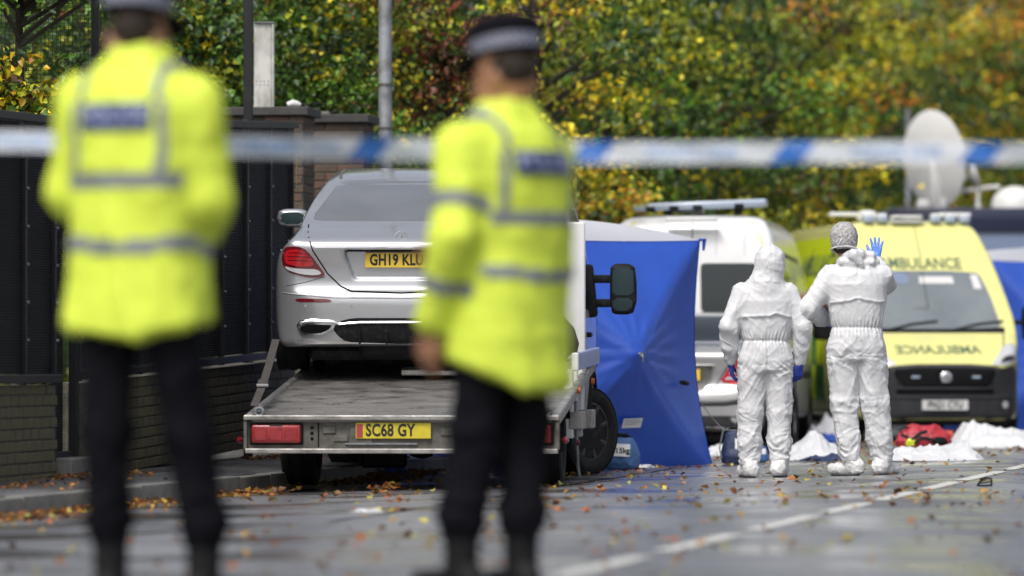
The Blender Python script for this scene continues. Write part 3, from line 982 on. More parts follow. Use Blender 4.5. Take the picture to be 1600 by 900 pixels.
def lay_wall(name, label, y0, y1, z0, z1, shear=0.0, mesh_set=1, most=290, group=None):
    t = thing(name, label, "wall", wall_pt(y0, 0, 0), group=group)
    L = (y1 - y0) / WD[1]
    rot = Matrix.Rotation(WA, 4, 'Z')
    def loc(u, off, z):
        p = rot @ Vector((u, off, 0)); return Vector((p.x, p.y, z + shear * u))
    core = MB()
    # mortar core, set back 8 mm behind the brick faces
    pts = [loc(0.01, 0.010, z0), loc(L - 0.01, 0.010, z0), loc(L - 0.01, 0.21, z0), loc(0.01, 0.21, z0)]
    top = [loc(0.01, 0.010, z1 - 0.006), loc(L - 0.01, 0.010, z1 - 0.006), loc(L - 0.01, 0.21, z1 - 0.006), loc(0.01, 0.21, z1 - 0.006)]
    b = core.bm; A = [b.verts.new(p) for p in pts]; B = [b.verts.new(p) for p in top]
    b.faces.new(A[::-1]); b.faces.new(B)
    for i in range(4): b.faces.new((A[i], A[(i + 1) % 4], B[(i + 1) % 4], B[i]))
    core.build("mortar", M_mortar, t)
    rows = int((z1 - z0) / 0.075); items = []
    for r in range(rows):
        u = 0.1075 - (0.1125 if r % 2 else 0)
        while u - 0.05 < L:
            if u > 0.05 and u + 0.1 < L + 0.04: items.append((u, r))
            u += 0.2235
    items.sort(key=lambda q: -q[0]) if False else None
    rest = None
    # those nearest the camera first
    items.sort(key=lambda q: q[0])
    extra = MB()
    for k, (u, r) in enumerate(items):
        z = z0 + 0.0375 + r * 0.075
        me = brick_mes[mesh_set][int(rng.integers(0, len(brick_mes[mesh_set])))]
        p = loc(u, 0.050 + rng.uniform(-0.0025, 0.0025), z)
        if k < most:
            o = bpy.data.objects.new("brick", me); COL.objects.link(o); o.parent = t
            o.location = p; o.rotation_euler = (0, -math.atan(shear) + rng.uniform(-0.006, 0.006), WA + rng.uniform(-0.006, 0.006))
        else:
            extra.box(p, (0.213, 0.1, 0.063), rot=(0, 0, WA))
            rest = True
    if rest:
        props(extra.build("bricks", mset[0], t), kind="stuff")
    else: extra.bm.free()
    return t, L, loc

w1, L1, loc1 = lay_wall("brick_wall", "low mossy brick wall under the dark mesh fence at the left edge of the street", 31.2, 34.6, -0.02, 0.655, 0.0, 1, group=None)
w2, L2, loc2 = lay_wall("brick_wall", "low sloping brick wall behind the officers' legs and the recovery truck", 35.35, 43.5, -0.02, 0.66, 0.022, 1)

# coping rails at the fence foot
# ------------------------------------------------------------------ fences
def fence_panel(parent, u0, u1, loc, za, zb, shear_top=0.0, off=-0.02):
    """one bay: frame bars, close horizontal wires, dark cloth behind"""
    wires = MB(); z = za + 0.03
    top = lambda u: zb + shear_top * u
    n = int((zb - za) / 0.0165)
    bmw = wires.bm
    V = []
    for k in range(n):
        f = (k + 0.5) / n
        a = loc(u0 + 0.01, off, za + (zb + shear_top * u0 - za) * f); b = loc(u1 - 0.01, off, za + (zb + shear_top * u1 - za) * f)
        sag = 0.004 * math.sin(k * 0.37 + u0 * 3)
        m_ = (a + b) / 2 + Vector((0, 0, sag))
        for p, q in ((a, m_), (m_, b)):
            up = Vector((0, 0, 0.0030)); fr = loc(0, -0.005, 0) - loc(0, 0, 0)
            vs = [bmw.verts.new(p + up), bmw.verts.new(p + fr), bmw.verts.new(p - up), bmw.verts.new(q + up), bmw.verts.new(q + fr), bmw.verts.new(q - up)]
            bmw.faces.new((vs[0], vs[3], vs[4], vs[1])); bmw.faces.new((vs[1], vs[4], vs[5], vs[2]))
    o = wires.build("wire_mesh", M_fence, parent); o["kind"] = "stuff"
    cl = MB()
    a, b, c, d = loc(u0, off + 0.02, za), loc(u1, off + 0.02, za), loc(u1, off + 0.02, top(u1)), loc(u0, off + 0.02, top(u0))
    cl.poly([a, b, c, d], 0.003, (loc(0, 1, 0) - loc(0, 0, 0)))
    cl.build("backing_cloth", M_screen, parent)

def bolt_row(parent, u, loc, za, zb, off):
    for k in range(6):
        z = za + (zb - za) * (k + 0.5) / 6
        p = loc(u, off, z)
        b = MB(); b.box(p, (0.022, 0.022, 0.022), rot=(0, 0, WA), bevel=0.006)
        b.build("bolt", M_galv, parent)

def mesh_fence(label, y0, y1, bays, za, zb, shear, shear_bot=0.0, group="mesh fence panels on the low wall"):
    t = thing("mesh_fence", label, "fence", wall_pt(y0, 0, 0))
    rot = Matrix.Rotation(WA, 4, 'Z')
    L = (y1 - y0) / WD[1]
    def loc(u, off, z):
        p = rot @ Vector((u, off, 0)); return Vector((p.x, p.y, z + shear_bot * u))
    us = [L * k / bays for k in range(bays + 1)]
    for k in range(bays):
        fence_panel(t, us[k] + 0.03, us[k + 1] - 0.03, loc, za, zb, shear, off=0.03)
    for u in us:
        m = MB(); top = zb + shear * u + 0.03
        p = loc(u, 0.03, (za + top) / 2 - 0.02)
        m.box(p, (0.05, 0.05, top - za + 0.10), rot=(0, 0, WA), bevel=0.004)
        m.build("post", M_fence, t)
        bolt_row(t, u, loc, za + 0.1, top - 0.1, -0.004)
    for zz, tag_ in ((za - 0.03, 'bottom'), (zb + 0.02, 'top')):
        m = MB()
        a = loc(0, -0.01, zz + (0 if tag_ == 'bottom' else 0)); b = loc(L, -0.01, zz + (shear * L if tag_ == 'top' else 0))
        d = (b - a); ln = d.length; mid = (a + b) / 2
        R = Matrix.Rotation(WA, 4, 'Z') @ Matrix.Rotation(-math.asin(d.z / ln), 4, 'Y')
        m.box(mid, (ln, 0.06, 0.055), rot=R, bevel=0.004)
        m.build("rail", M_fence, t)
    return t
mesh_fence("dark mesh fence with a sloping top on the low wall at the left edge", 31.2, 34.6, 4, 0.72, 2.34, 0.02)
mesh_fence("dark mesh fence between the narrow gate and the brick pier, behind the silver saloon", 35.35, 43.4, 8, 0.74, 2.44, 0.022, 0.022)
# narrow mesh gate in the gap, with a concrete step
gt = thing("mesh_gate", "narrow dark mesh gate reaching almost to the ground over a concrete step", "gate", wall_pt(34.62, 0.05, 0))
rotW = Matrix.Rotation(WA, 4, 'Z')
def locg(u, off, z):
    p = rotW @ Vector((u, off, 0)); return Vector((p.x, p.y, z))
fence_panel(gt, 0.06, 0.68, locg, 0.18, 2.4, 0.0, off=0.05)
for u in (0.03, 0.71):
    m = MB(); m.box(locg(u, 0.0, 1.24), (0.06, 0.06, 2.46), rot=(0, 0, WA), bevel=0.004); m.build("post", M_fence, gt)
m = MB(); m.box(locg(0.37, 0.02, 2.43), (0.62, 0.05, 0.06), rot=(0, 0, WA), bevel=0.004); m.build("rail", M_fence, gt)
m = MB(); m.box(locg(0.37, 0.02, 0.16), (0.62, 0.05, 0.06), rot=(0, 0, WA), bevel=0.004); m.build("rail", M_fence, gt)
m = MB(); m.box((0, 0, 0), (0.66, 0.42, 0.13), bevel=0.012)
st = m.build("doorstep", M_kerb); st.location = wall_pt(34.62, 0.12, 0.085) + Vector((WD[0] * 0.37, WD[1] * 0.37, 0)); st.rotation_euler = (0, 0, WA)
props(st, "worn concrete step at the foot of the narrow mesh gate", "step")
# vertical rail posts in front of the far screen, top left: dark netting behind the ivy
nt_ = thing("tall_netting", "tall dark netting screen standing behind the ivy at the top left", "netting", (-4.05, 38.9, 0))
m = MB()
for k in range(95):
    z = 2.0 + k * 0.03
    m.box((0.25, 0, z), (1.3, 0.004, 0.004))
for k in range(43):
    m.box((-0.40 + k * 0.03, 0, 3.4), (0.004, 0.004, 2.9))
o = m.build("net", M_fence, nt_); o["kind"] = "stuff"
for k in range(2):
    m = MB(); m.box((-0.38 + k * 1.26, 0.05, 2.4), (0.06, 0.06, 4.9)); m.build("post", M_fence, nt_)

# ------------------------------------------------------------------ brick piers
def pier(label, px0, px1, Y, ztop, depth, mset, cop=0.075, zbase=0.0, vis_from=0.9):
    x0, x1 = (px0 - 800) / 8000 * Y, (px1 - 800) / 8000 * Y
    w = x1 - x0; cx = (x0 + x1) / 2
    t = thing("brick_pier", label, "brick pier", (cx, Y, 0), rotz=-RA * 0.8)
    c = MB(); c.box((0, depth / 2, (ztop - cop) / 2), (w - 0.10 - 0.016, depth - 0.016, ztop - cop - 0.002)); c.build("mortar", M_mortar, t)
    W = w - 0.10
    rows = int((ztop - cop) / 0.075)
    for r in range(rows):
        z = ztop - cop - 0.0375 - r * 0.075
        if z < vis_from: break
        # front face
        u = -W / 2 + (0.1065 if r % 2 == 0 else 0.0)
        cells = []
        a = -W / 2; first = 0.213 if r % 2 == 0 else 0.1025
        while a < W / 2 - 0.02:
            ln = min(first, W / 2 - a); cells.append((a + ln / 2, ln)); a += ln + 0.0105; first = 0.213
        for (cu_, ln) in cells:
            if ln < 0.03: continue
            me = mset[int(rng.integers(0, len(mset)))]
            o = bpy.data.objects.new("brick", me); COL.objects.link(o); o.parent = t
            o.location = (cu_, 0.05 - 0.001 + rng.uniform(-0.002, 0.002), z); o.scale = (ln / 0.213, 1, 1)
        # right side face
        a = 0.11 if r % 2 == 0 else 0.11; first = 0.1025 if r % 2 == 0 else 0.213
        while a < depth - 0.02:
            ln = min(first, depth - a)
            if ln > 0.03:
                me = mset[int(rng.integers(0, len(mset)))]
                o = bpy.data.objects.new("brick", me); COL.objects.link(o); o.parent = t
                o.location = (W / 2 - 0.05 + 0.001, a + ln / 2, z); o.rotation_euler = (0, 0, PI / 2); o.scale = (ln / 0.213, 1, 1)
            a += ln + 0.0105; first = 0.213
    c = MB(); c.box((0, depth / 2, ztop - cop / 2 + 0.001), (w, depth + 0.1, cop), bevel=0.008); c.build("coping", M_coping, t)
    return t
pier("wide brick pier with a dark coping behind the mesh fence, carrying the white post", 325, 484, 44.6, 3.03, 0.55, brick_mes[0], vis_from=0.9)
pier("narrower brick pier with a dark coping just left of the grey lamp post", 462, 578, 46.3, 3.05, 0.5, brick_mes[0], vis_from=1.7)
# slab and rubbish lying on the piers
m = MB(); m.box((0, 0, 0), (0.20, 0.28, 0.03), bevel=0.006)
o = m.build("stone_slab", M_kerb); o.location = at(498, 175, 46.4); o.location.z = 3.05 + 0.017; o.location.y = 46.5; props(o, "pale stone slab lying on the narrower pier's coping", "slab")
rb = thing("plastic_bottle", "crumpled pale plastic bottle lying on the wide brick pier", "bottle", (at(465, 168, 44.8).x, 44.8, 3.032))
m = MB(); m.loft([(-0.09, 0, 0.03), (-0.04, 0, 0.045), (0.0, 0.01, 0.035), (0.03, 0.01, 0.03)], [0.022, 0.032, 0.028, 0.012], 12); m.build("bottle_body", M_paper, rb, smooth=True)
m = MB(); m.loft([(0.03, 0.01, 0.03), (0.055, 0.01, 0.03)], [0.018, 0.018], 10); m.build("cap", M_black, rb)
m = MB(); m.loft([(0, 0, 0.02), (0.05, 0, 0.045), (0.12, 0, 0.04), (0.17, 0, 0.02)], [0.008, 0.008, 0.008, 0.012], 8)
o = m.build("cable_scrap", M_black, smooth=True); o.location = (at(480, 168, 44.75).x, 44.75, 3.032); props(o, "short black scrap of cable next to the bottle on the wide pier", "cable")
# black square mast and weathered post on the wide pier
m = MB(); m.box((0, 0, 2.6), (0.076, 0.076, 5.2), bevel=0.006)
o = m.build("square_mast", M_fence); o.location = (at(388, 300, 42.0).x, 41.98, 0); props(o, "black square steel mast standing in front of the wide brick pier", "mast")
pw = thing("weathered_post", "weathered white slab post with drilled holes on top of the wide brick pier", "post", (at(413.5, 168, 44.8).x, 44.8, 3.032))
m = MB(); m.box((-0.012, 0, 0.37), (0.155, 0.12, 0.74), bevel=0.008); m.build("slab", M_whitepost, pw)
m = MB(); m.box((0.076, -0.01, 0.365), (0.018, 0.14, 0.735), bevel=0.004); m.build("edge_strip", M_whitepost, pw)
m = MB(); m.box((-0.003, -0.01, 0.745), (0.18, 0.15, 0.012), bevel=0.003); m.build("cap_plate", M_galv, pw)
for r_ in range(2):
    for c_ in range(4):
        m = MB(); m.cyl((-0.068 + c_ * 0.034, -0.0605, 0.20 + r_ * 0.032), (-0.068 + c_ * 0.034, -0.0625, 0.20 + r_ * 0.032), 0.005, seg=10)
        m.build("drilled_hole", M_blackgap, pw)
# lamp post
lp = thing("lamp_post", "tall grey galvanised lamp post behind the shrubs left of centre", "lamp post", (at(602, 200, 47.0).x, 47.0, 0))
m = MB(); m.loft([(0, 0, 0), (0, 0, 1.2), (0, 0, 1.25), (0, 0, 7.6)], [0.085, 0.085, 0.064, 0.055], 24); m.build("column", M_galv, lp, smooth=True)
m = MB(); m.loft([(0, 0, 7.5), (0.2, -0.3, 7.8), (0.9, -1.2, 7.95)], [0.04, 0.035, 0.03], 12); m.build("arm", M_galv, lp, smooth=True)
m = MB(); m.box((1.1, -1.45, 7.94), (0.25, 0.6, 0.12), bevel=0.03, seg=2); m.build("lantern", M_galv, lp)
for z in (2.95, 3.35):
    m = MB(); m.cyl((0, 0, z), (0, 0, z + 0.02), 0.069, seg=24); m.build("band", M_dirtysteel, lp)
# far pale posts behind the satellite dish
for px_, lb in ((1419, "slim pale grey post standing behind the satellite dish"), ):
    m = MB(); m.cyl((0, 0, 0), (0, 0, 5.1), 0.055, 0.045, seg=12)
    o = m.build("thin_post", M_galv, smooth=True); o.location = (at(px_, 300, 84.0).x, 84.0, -0.1); props(o, lb, "post")
# hanging yellow strap end on the fence
m = MB(); m.loft([(0, 0, 0), (0.004, 0, -0.12), (0.0, 0, -0.26), (0.004, 0, -0.34)], [0.012, 0.013, 0.012, 0.004], 8, flat=0.3)
o = m.build("hanging_strap", M_yelstrap, smooth=True); o.location = (at(463, 225, 43.2).x, 43.2, 2.62); props(o, "short yellow strap end hanging at the right end of the mesh fence", "strap")

# ================================================================== VEHICLES
def body_obj(name, VQ, material, parent):
    V, Q = VQ
    me = arr_mesh(name, V, Q)
    return link_mesh(name, me, material, parent, True)

def mirror2(fn):
    for s in (-1, 1): fn(s)

def side_x(pts, s): return [(p[0] * s, p[1]) for p in pts]

def sorted_plate_text(parent, c, text, **k): pass

# ---- saloon car (used for the recovered car and the parked one)
def saloon(name, label, loc, rot, paint, glass, L=4.92, W=1.85, H=1.46, h=0.017, kind='new', plate=None):
    t = thing(name, label, "car", loc, rot=rot)
    sx = W / 1.85; sz = H / 1.46; sy = L / 4.92
    side = [(0.05, .25), (0.0, .33), (-0.005, .55), (.025, .655), (.085, .69), (.095, .84), (.055, .975), (.07, 1.03), (.16, 1.07), (.36, 1.105), (.62, 1.135),
            (1.02, 1.30), (1.5, 1.43), (2.1, 1.465), (2.7, 1.42), (3.25, 1.22), (3.65, 1.04), (4.3, .93), (4.75, .76), (4.90, .6), (4.93, .4), (4.85, .22), (4.0, .19), (0.9, .19)]
    side = [(y * sy, z * sz) for y, z in side]
    front = [(0, .14), (.78, .19), (.885, .27), (.918, .42), (.928, .60), (.92, .80), (.885, .93), (.80, 1.03), (.755, 1.08), (.715, 1.19), (.645, 1.32), (.565, 1.415), (.45, 1.462), (.0, 1.478)]
    front = [(x * sx, z * sz) for x, z in front]
    plan = [(0, -.02), (.45, -.01), (.72, .04), (.86, .13), (.905, .28), (.922, .5), (.928, 1.1), (.93, 3.7), (.90, 4.3), (.80, 4.65), (.6, 4.85), (.3, 4.94), (0, 4.96)]
    plan = [(x * sx, y * sy) for x, y in plan]
    ra, fa = 0.99 * sy, 3.93 * sy
    arches = [(ra, .34, .375, .62 * sx), (fa, .34, .375, .62 * sx)]
    cuts = []
    if kind == 'new':
        # the hollow in the boot lid around the plate
        def c1(X, Y, Z):
            q = np.sqrt(np.maximum(np.abs(X) - 0.40 + (0.98 - Z) * 0.35, 0) ** 2 + np.maximum(np.abs(Z - 0.865) - 0.085, 0) ** 2) - 0.022
            return np.maximum(q, Y - 0.125)
        cuts.append(c1)
    VQ = silhouette_body(side, front, plan, h, 0.045, arches, cuts)
    bv = bvh_of(*VQ)
    body_obj("body", VQ, paint, t)
    # dark underside
    u = MB(); u.box((0, L * 0.5, .20), (W * 0.72, L * 0.93, .10), bevel=0.03); u.box((0, .35, .24), (.62 * sx, .5, .14), bevel=.04)
    u.build("underbody", M_black, t)
    for s in (-1, 1):
        a = MB()
        for yy in (ra, fa):
            a.cyl((s * .60 * sx, yy, .36), (s * .66 * sx, yy, .36), .36, seg=32)
        a.build("wheel_well", M_blackgap, t)
        for yy in (ra, fa):
            wheel(t, (s * .815 * sx, yy, .325), .325, .245, s, M_rim)
    # windows
    zr = 1.0 * sz
    rw = [(-.665, 1.165), (-.60, 1.152), (-.3, 1.15), (.3, 1.15), (.60, 1.152), (.665, 1.165), (.575, 1.285), (.50, 1.385), (.44, 1.405), (0, 1.415), (-.44, 1.405), (-.50, 1.385), (-.575, 1.285)]
    patch("rear_window", [(x * sx, z * sz) for x, z in rw], bv, 'rear', glass, t, off=.0035, thick=.015, rnd=1, rings=8)
    ws = [(-.66, 1.08), (.66, 1.08), (.53, 1.36), (.3, 1.385), (-.3, 1.385), (-.53, 1.36)]
    patch("windscreen", [(x * sx, z * sz) for x, z in ws], bv, 'front', glass, t, off=.003, thick=.015)
    for s, vw in ((-1, 'left'), (1, 'right')):
        sw = [(.98, 1.10), (1.3, 1.08), (2.02, 1.06), (2.02, 1.385), (1.65, 1.365), (1.3, 1.27)]
        patch("side_window", [(y * sy, z * sz) for y, z in sw], bv, vw, M_glass, t, off=.003)
        sw = [(2.10, 1.06), (3.25, 1.045), (2.95, 1.18), (2.62, 1.33), (2.1, 1.39)]
        patch("side_window", [(y * sy, z * sz) for y, z in sw], bv, vw, M_glass, t, off=.003)
        ribbon("sill_trim", [(.75 * sy, 1.035 * sz), (2 * sy, 1.025 * sz), (3.3 * sy, 1.0 * sz)], bv, vw, .016, M_chrome, t)
        for yy in (1.38, 2.06, 3.3):
            ribbon("door_gap", [(yy * sy, 1.0 * sz), ((yy + .03) * sy, .7), (yy * sy, .3)], bv, vw, .007, M_blackgap, t, off=.002)
        for yy in (1.55, 2.55):
            hm = MB(); hm.box((s * .925 * sx, yy * sy, .86 * sz), (.03, .2, .03), bevel=.01, seg=2); hm.build("door_handle", M_chrome, t, smooth=True)
        # door mirrors
        x0 = s * 0.90 * sx; ym = 3.02 * sy
        m = MB(); m.box((x0 - s * .04, ym + .03, .98 * sz), (.14, .05, .035), bevel=.012, seg=2); m.build("mirror_arm", M_black, t, smooth=True)
        F = Field((-.16, -.12, -.12), (.16, .12, .12), .008)
        F.stack([(-.07, 0, 0, .085, .05), (-.055, 0, 0, .11, .06), (.0, 0, 0, .125, .065), (.05, .0, 0, .115, .06), (.072, .0, 0, .08, .04)], k=.01, power=3)
        Vm, Qm = F.mesh_arrays(2); Vm = Vm + np.array((x0 + s * .03, ym + .03, 1.01 * sz))
        mo = body_obj("door_mirror", (Vm, Qm), paint, t)
        bm_ = bvh_of(Vm, Qm)
        cx_, cz_ = x0 + s * .03, 1.01 * sz
        patch("mirror_glass", [(cx_ - .095, cz_ - .045), (cx_ + .095, cz_ - .045), (cx_ + .09, cz_ + .05), (cx_ - .09, cz_ + .05)], bm_, 'rear', M_mirror, mo, off=.003)
    if kind == 'new':
        for s in (-1, 1):
            sgn = lambda P: [(x * s, z) for x, z in P]
            lamp = [(.862, .990), (.79, 1.0), (.71, .992), (.655, .93), (.60, .855), (.545, .783), (.62, .765), (.72, .775), (.80, .80), (.862, .838), (.880, .90)]
            lo = patch("tail_light", sgn(lamp), bv, 'rear', M_reddark, t, off=.006, thick=.02, rnd=2, step=.02)
            inner = [(.855, .975), (.71, .978), (.615, .858), (.72, .846), (.80, .858), (.858, .875)]
            patch("red_lens", sgn(inner), bv, 'rear', M_red, lo, off=.011, thick=.006, rnd=2, step=.02)
            for k_ in range(3):
                zz = .895 + k_ * .028
                ribbon("lens_rib", sgn([(.858, zz), (.74, zz + .002), (.635 + k_ * .02, zz - .006)]), bv, 'rear', .006, M_reddark, lo, off=.0125)
            wl = [(.850, .852), (.80, .838), (.70, .832), (.62, .832), (.575, .798), (.63, .785), (.72, .792), (.80, .812), (.85, .835)]
            patch("clear_lens", sgn(wl), bv, 'rear', M_clearlens, lo, off=.0115, thick=.006, rnd=1, step=.02)
            # seams of the boot lid
            ribbon("boot_seam", sgn([(.70, 1.13), (.69, 1.09), (.665, 1.03), (.645, .97), (.54, .80), (.44, .705), (.36, .672), (0.0, .660)]), bv, 'rear', .009, M_blackgap, t, off=.0045)
            ribbon("bumper_seam", sgn([(.555, .775), (.70, .735), (.87, .70)]), bv, 'rear', .004, M_blackgap, t, off=.002)
            patch("bumper_reflector", sgn([(.775, .618), (.53, .618), (.50, .600), (.53, .592), (.77, .594)]), bv, 'rear', M_reddark, t, off=.004, rnd=1, step=.02)
            ribbon("bumper_crease", sgn([(.88, .655), (.5, .628), (0, .622)]), bv, 'rear', .010, paint, t, off=.002, dome=.006)
            # roof seam
            ribbon("roof_gutter", [(s * .505, 1.50), (s * .515, 1.8), (s * .51, 2.6)], bv, 'top', .022, M_dirtysteel, t, off=.003)
            # exhaust finisher
            ch = sgn([(.76, .415), (.735, .45), (.66, .462), (.50, .455), (.445, .43)])
            ribbon("chrome_blade", ch, bv, 'rear', .016, M_chrome, t, off=.012, dome=.006)
            ex = [(.765, .400), (.74, .430), (.64, .442), (.50, .440), (.475, .425), (.51, .385), (.58, .352), (.73, .352)]
            eo = patch("exhaust_tip", sgn(ex), bv, 'rear', M_chrome, t, off=.022, rnd=1, step=.02, thick=.03)
            ei = [(.742, .400), (.722, .420), (.64, .430), (.515, .428), (.505, .420), (.53, .392), (.59, .364), (.715, .364)]
            patch("exhaust_opening", sgn(ei), bv, 'rear', M_blackgap, eo, off=.026, rnd=1, step=.015, thick=.004)
            for xx in (.36, .70):
                sm = MB(); p = project(bv, 'rear', s * xx, .565, .001); sm.cyl(p, p + Vector((0, -.003, 0)), .010, seg=14); sm.build("parking_sensor", paint, t)
        # diffuser
        dfu = [(-.46, .452), (-.35, .478), (.35, .478), (.46, .452), (.50, .40), (.46, .345), (.40, .30), (0, .285), (-.40, .30), (-.46, .345), (-.50, .40)]
        patch("diffuser", dfu, bv, 'rear', M_black, t, off=.006, thick=.02, rnd=1, rings=8)
        ribbon("chrome_blade", [(-.45, .435), (-.30, .447), (0, .449), (.30, .447), (.45, .435)], bv, 'rear', .016, M_chrome, t, off=.016, dome=.006)
        for k_ in (-.3, -.1, .1, .3):
            fm = MB(); fm.box((k_, .02, .335), (.014, .08, .10), bevel=.004); fm.build("diffuser_fin", M_black, t)
        patch("lower_skirt", [(-.80, .29), (-.4, .262), (0, .262), (.4, .262), (.8, .29), (.76, .325), (.45, .298), (-.45, .298), (-.76, .325)], bv, 'rear', paint, t, off=.004, rnd=1)
        # handle lip over the plate
        ribbon("lid_lip", [(-.63, .992), (-.35, .992), (0, .994), (.35, .992), (.63, .992)], bv, 'rear', .012, M_chrome, t, off=.004, dome=.005)
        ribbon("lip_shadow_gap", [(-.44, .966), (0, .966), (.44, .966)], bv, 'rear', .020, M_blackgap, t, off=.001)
        # plate
        p = project(bv, 'rear', 0, .895, .008)
        number_plate(t, (-.005, p.y - .004, .894), plate, M_plateY, size=.112, align='LEFT', tx=-.225, tilt=-.05)
        # emblem : three spokes in a ring
        e = MB(); pc = project(bv, 'rear', 0, 1.062, .006)
        n = 40; R_ = .043
        Mx = Matrix.Translation(pc + Vector((0, -.004, 0))) @ Matrix.Rotation(math.radians(-24), 4, 'X')
        ring = [Vector((math.cos(2 * PI * k / n) * R_, 0, math.sin(2 * PI * k / n) * R_)) for k in range(n + 1)]
        e.loft(ring, .0042, 8, caps=False)
        for k in range(3):
            a = PI / 2 + k * 2 * PI / 3
            e.loft([(0, 0, 0), (math.cos(a) * R_, 0, math.sin(a) * R_)], [.0085, .002], 6)
        e.bm.transform(Mx); e.build("boot_emblem", M_rim, t, smooth=True)
        # head rests seen through the rear window
        for x in (-.33, .33):
            hm = MB(); hm.box((x, 1.1, 1.235), (.22, .05, .11), bevel=.03, seg=3); hm.build("headrest", M_black, t, smooth=True)
    else:
        for s in (-1, 1):
            sgn = lambda P: [(x * s, z) for x, z in P]
            lamp = [(.79, .945), (.60, .95), (.555, .90), (.50, .80), (.445, .725), (.60, .700), (.78, .700), (.82, .80)]
            lo = patch("tail_light", sgn(lamp), bv, 'rear', M_red, t, off=.006, rnd=1, thick=.02, step=.02)
            patch("clear_lens", sgn([(.79, .835), (.56, .835), (.53, .80), (.79, .80)]), bv, 'rear', M_clearlens, lo, off=.010, rnd=0, thick=.005)
            patch("clear_lens", sgn([(.79, .775), (.52, .775), (.49, .745), (.79, .745)]), bv, 'rear', M_clearlens, lo, off=.010, rnd=0, thick=.005)
            ribbon("boot_seam", sgn([(.60, 1.10), (.585, 1.0), (.54, .90), (.43, .72), (.38, .63), (0, .62)]), bv, 'rear', .008, M_blackgap, t, off=.002)
            ribbon("bumper_strip", sgn([(.84, .56), (.5, .52), (0, .515)]), bv, 'rear', .045, M_greyplastic, t, off=.006, dome=.01)
        ribbon("boot_chrome", [(-.6, 1.075), (0, 1.085), (.6, 1.075)], bv, 'rear', .028, M_chrome, t, off=.004, dome=.004)
        patch("plate_recess", [(-.40, .885), (.40, .885), (.36, .73), (.27, .655), (-.27, .655), (-.36, .73)], bv, 'rear', M_dirtysteel, t, off=.002, rnd=1)
        ribbon("recess_edge", [(-.40, .885), (.40, .885), (.36, .73), (.27, .655), (-.27, .655), (-.36, .73)], bv, 'rear', .012, paint, t, off=.004, dome=.006, closed=True)
        p = project(bv, 'rear', 0, .79, .010)
        pm = MB(); pm.box((0, p.y - .004, .79), (.52, .008, .111), bevel=.003); pm.build("number_plate", M_plateY, t)
        patch("lower_bumper", [(-.80, .40), (.80, .40), (.78, .24), (-.78, .24)], bv, 'rear', M_greyplastic, t, off=.003, rnd=1)
        lt = lambda u, v, o: project(bv, 'rear', u + .35, v + .97, .004)
        for k in range(3):
            e = MB(); e.box((.30 + k * .05, p.y + .02, .985), (.03, .006, .016)); e.build("boot_script", M_chrome, t)
    return t, bv

# recovered silver saloon, on the tilted bed
BED_Y0, BED_Z0, BED_SL = 35.2, 0.425, 0.096
TYAW = -math.radians(4.5)
def bed_world(x, y, z=0.0):
    """truck frame -> world"""
    c, s = math.cos(TYAW), math.sin(TYAW)
    return Vector((-0.76 + c * x - s * y, BED_Y0 + s * x + c * y, z))
pitch = math.atan(BED_SL)
carY = 2.35
cp = bed_world(0.04, carY, 0)
cp.x = -0.815
saloon("silver_saloon_car", "silver saloon car strapped on the tilted bed of the recovery truck", (cp.x, cp.y, BED_Z0 + BED_SL * carY), (pitch, 0, math.radians(-0.8)),
       M_silver, M_glass_rear, W=1.91, plate="GH19 KLU", h=0.016)
# older silver saloon parked beyond the tent
sc, _ = saloon("parked_saloon_car", "older silver saloon parked between the blue tent and the white van", (1.535, 49.0, -0.10), (0, 0, -math.radians(8)),
       M_silver2, M_glass, L=4.5, W=1.73, H=1.42, h=0.026, kind='old')

# ------------------------------------------------------------------ recovery truck
tr = thing("recovery_truck", "white recovery truck with a tilted steel bed carrying the silver saloon", "truck", (-0.76, BED_Y0, 0), rotz=TYAW)
GT = -0.085                       # ground height in the truck's frame
BW = 1.09                         # half width of the bed
bl = 4.25
def bz(y): return BED_Z0 + BED_SL * y
# deck
m = MB()
R = Matrix.Rotation(pitch, 4, 'X')
m.box((0, bl / 2, bz(bl / 2) - .02), (2 * BW - .10, bl / math.cos(pitch), .04), rot=R, bevel=.004)
m.build("deck", M_deck, tr)
for s in (-1, 1):
    m = MB(); m.box((s * (BW - .03), bl / 2, bz(bl / 2) + .0), (.055, bl / math.cos(pitch) + .02, .03), rot=R, bevel=.008)
    m.build("side_rail", M_alu, tr)
    m = MB(); m.box((s * (BW - .032), bl / 2, bz(bl / 2) - .05), (.04, bl / math.cos(pitch) - .1, .05), rot=R, bevel=.006)
    m.build("lower_rail", M_alu, tr)
# raised rail on the right side towards the cab
m = MB()
m.box((BW - .01, 3.0, .93 - .10), (.05, 2.5, .13), rot=Matrix.Rotation(.02, 4, 'X'), bevel=.008)
m.build("guard_rail", M_white, tr)
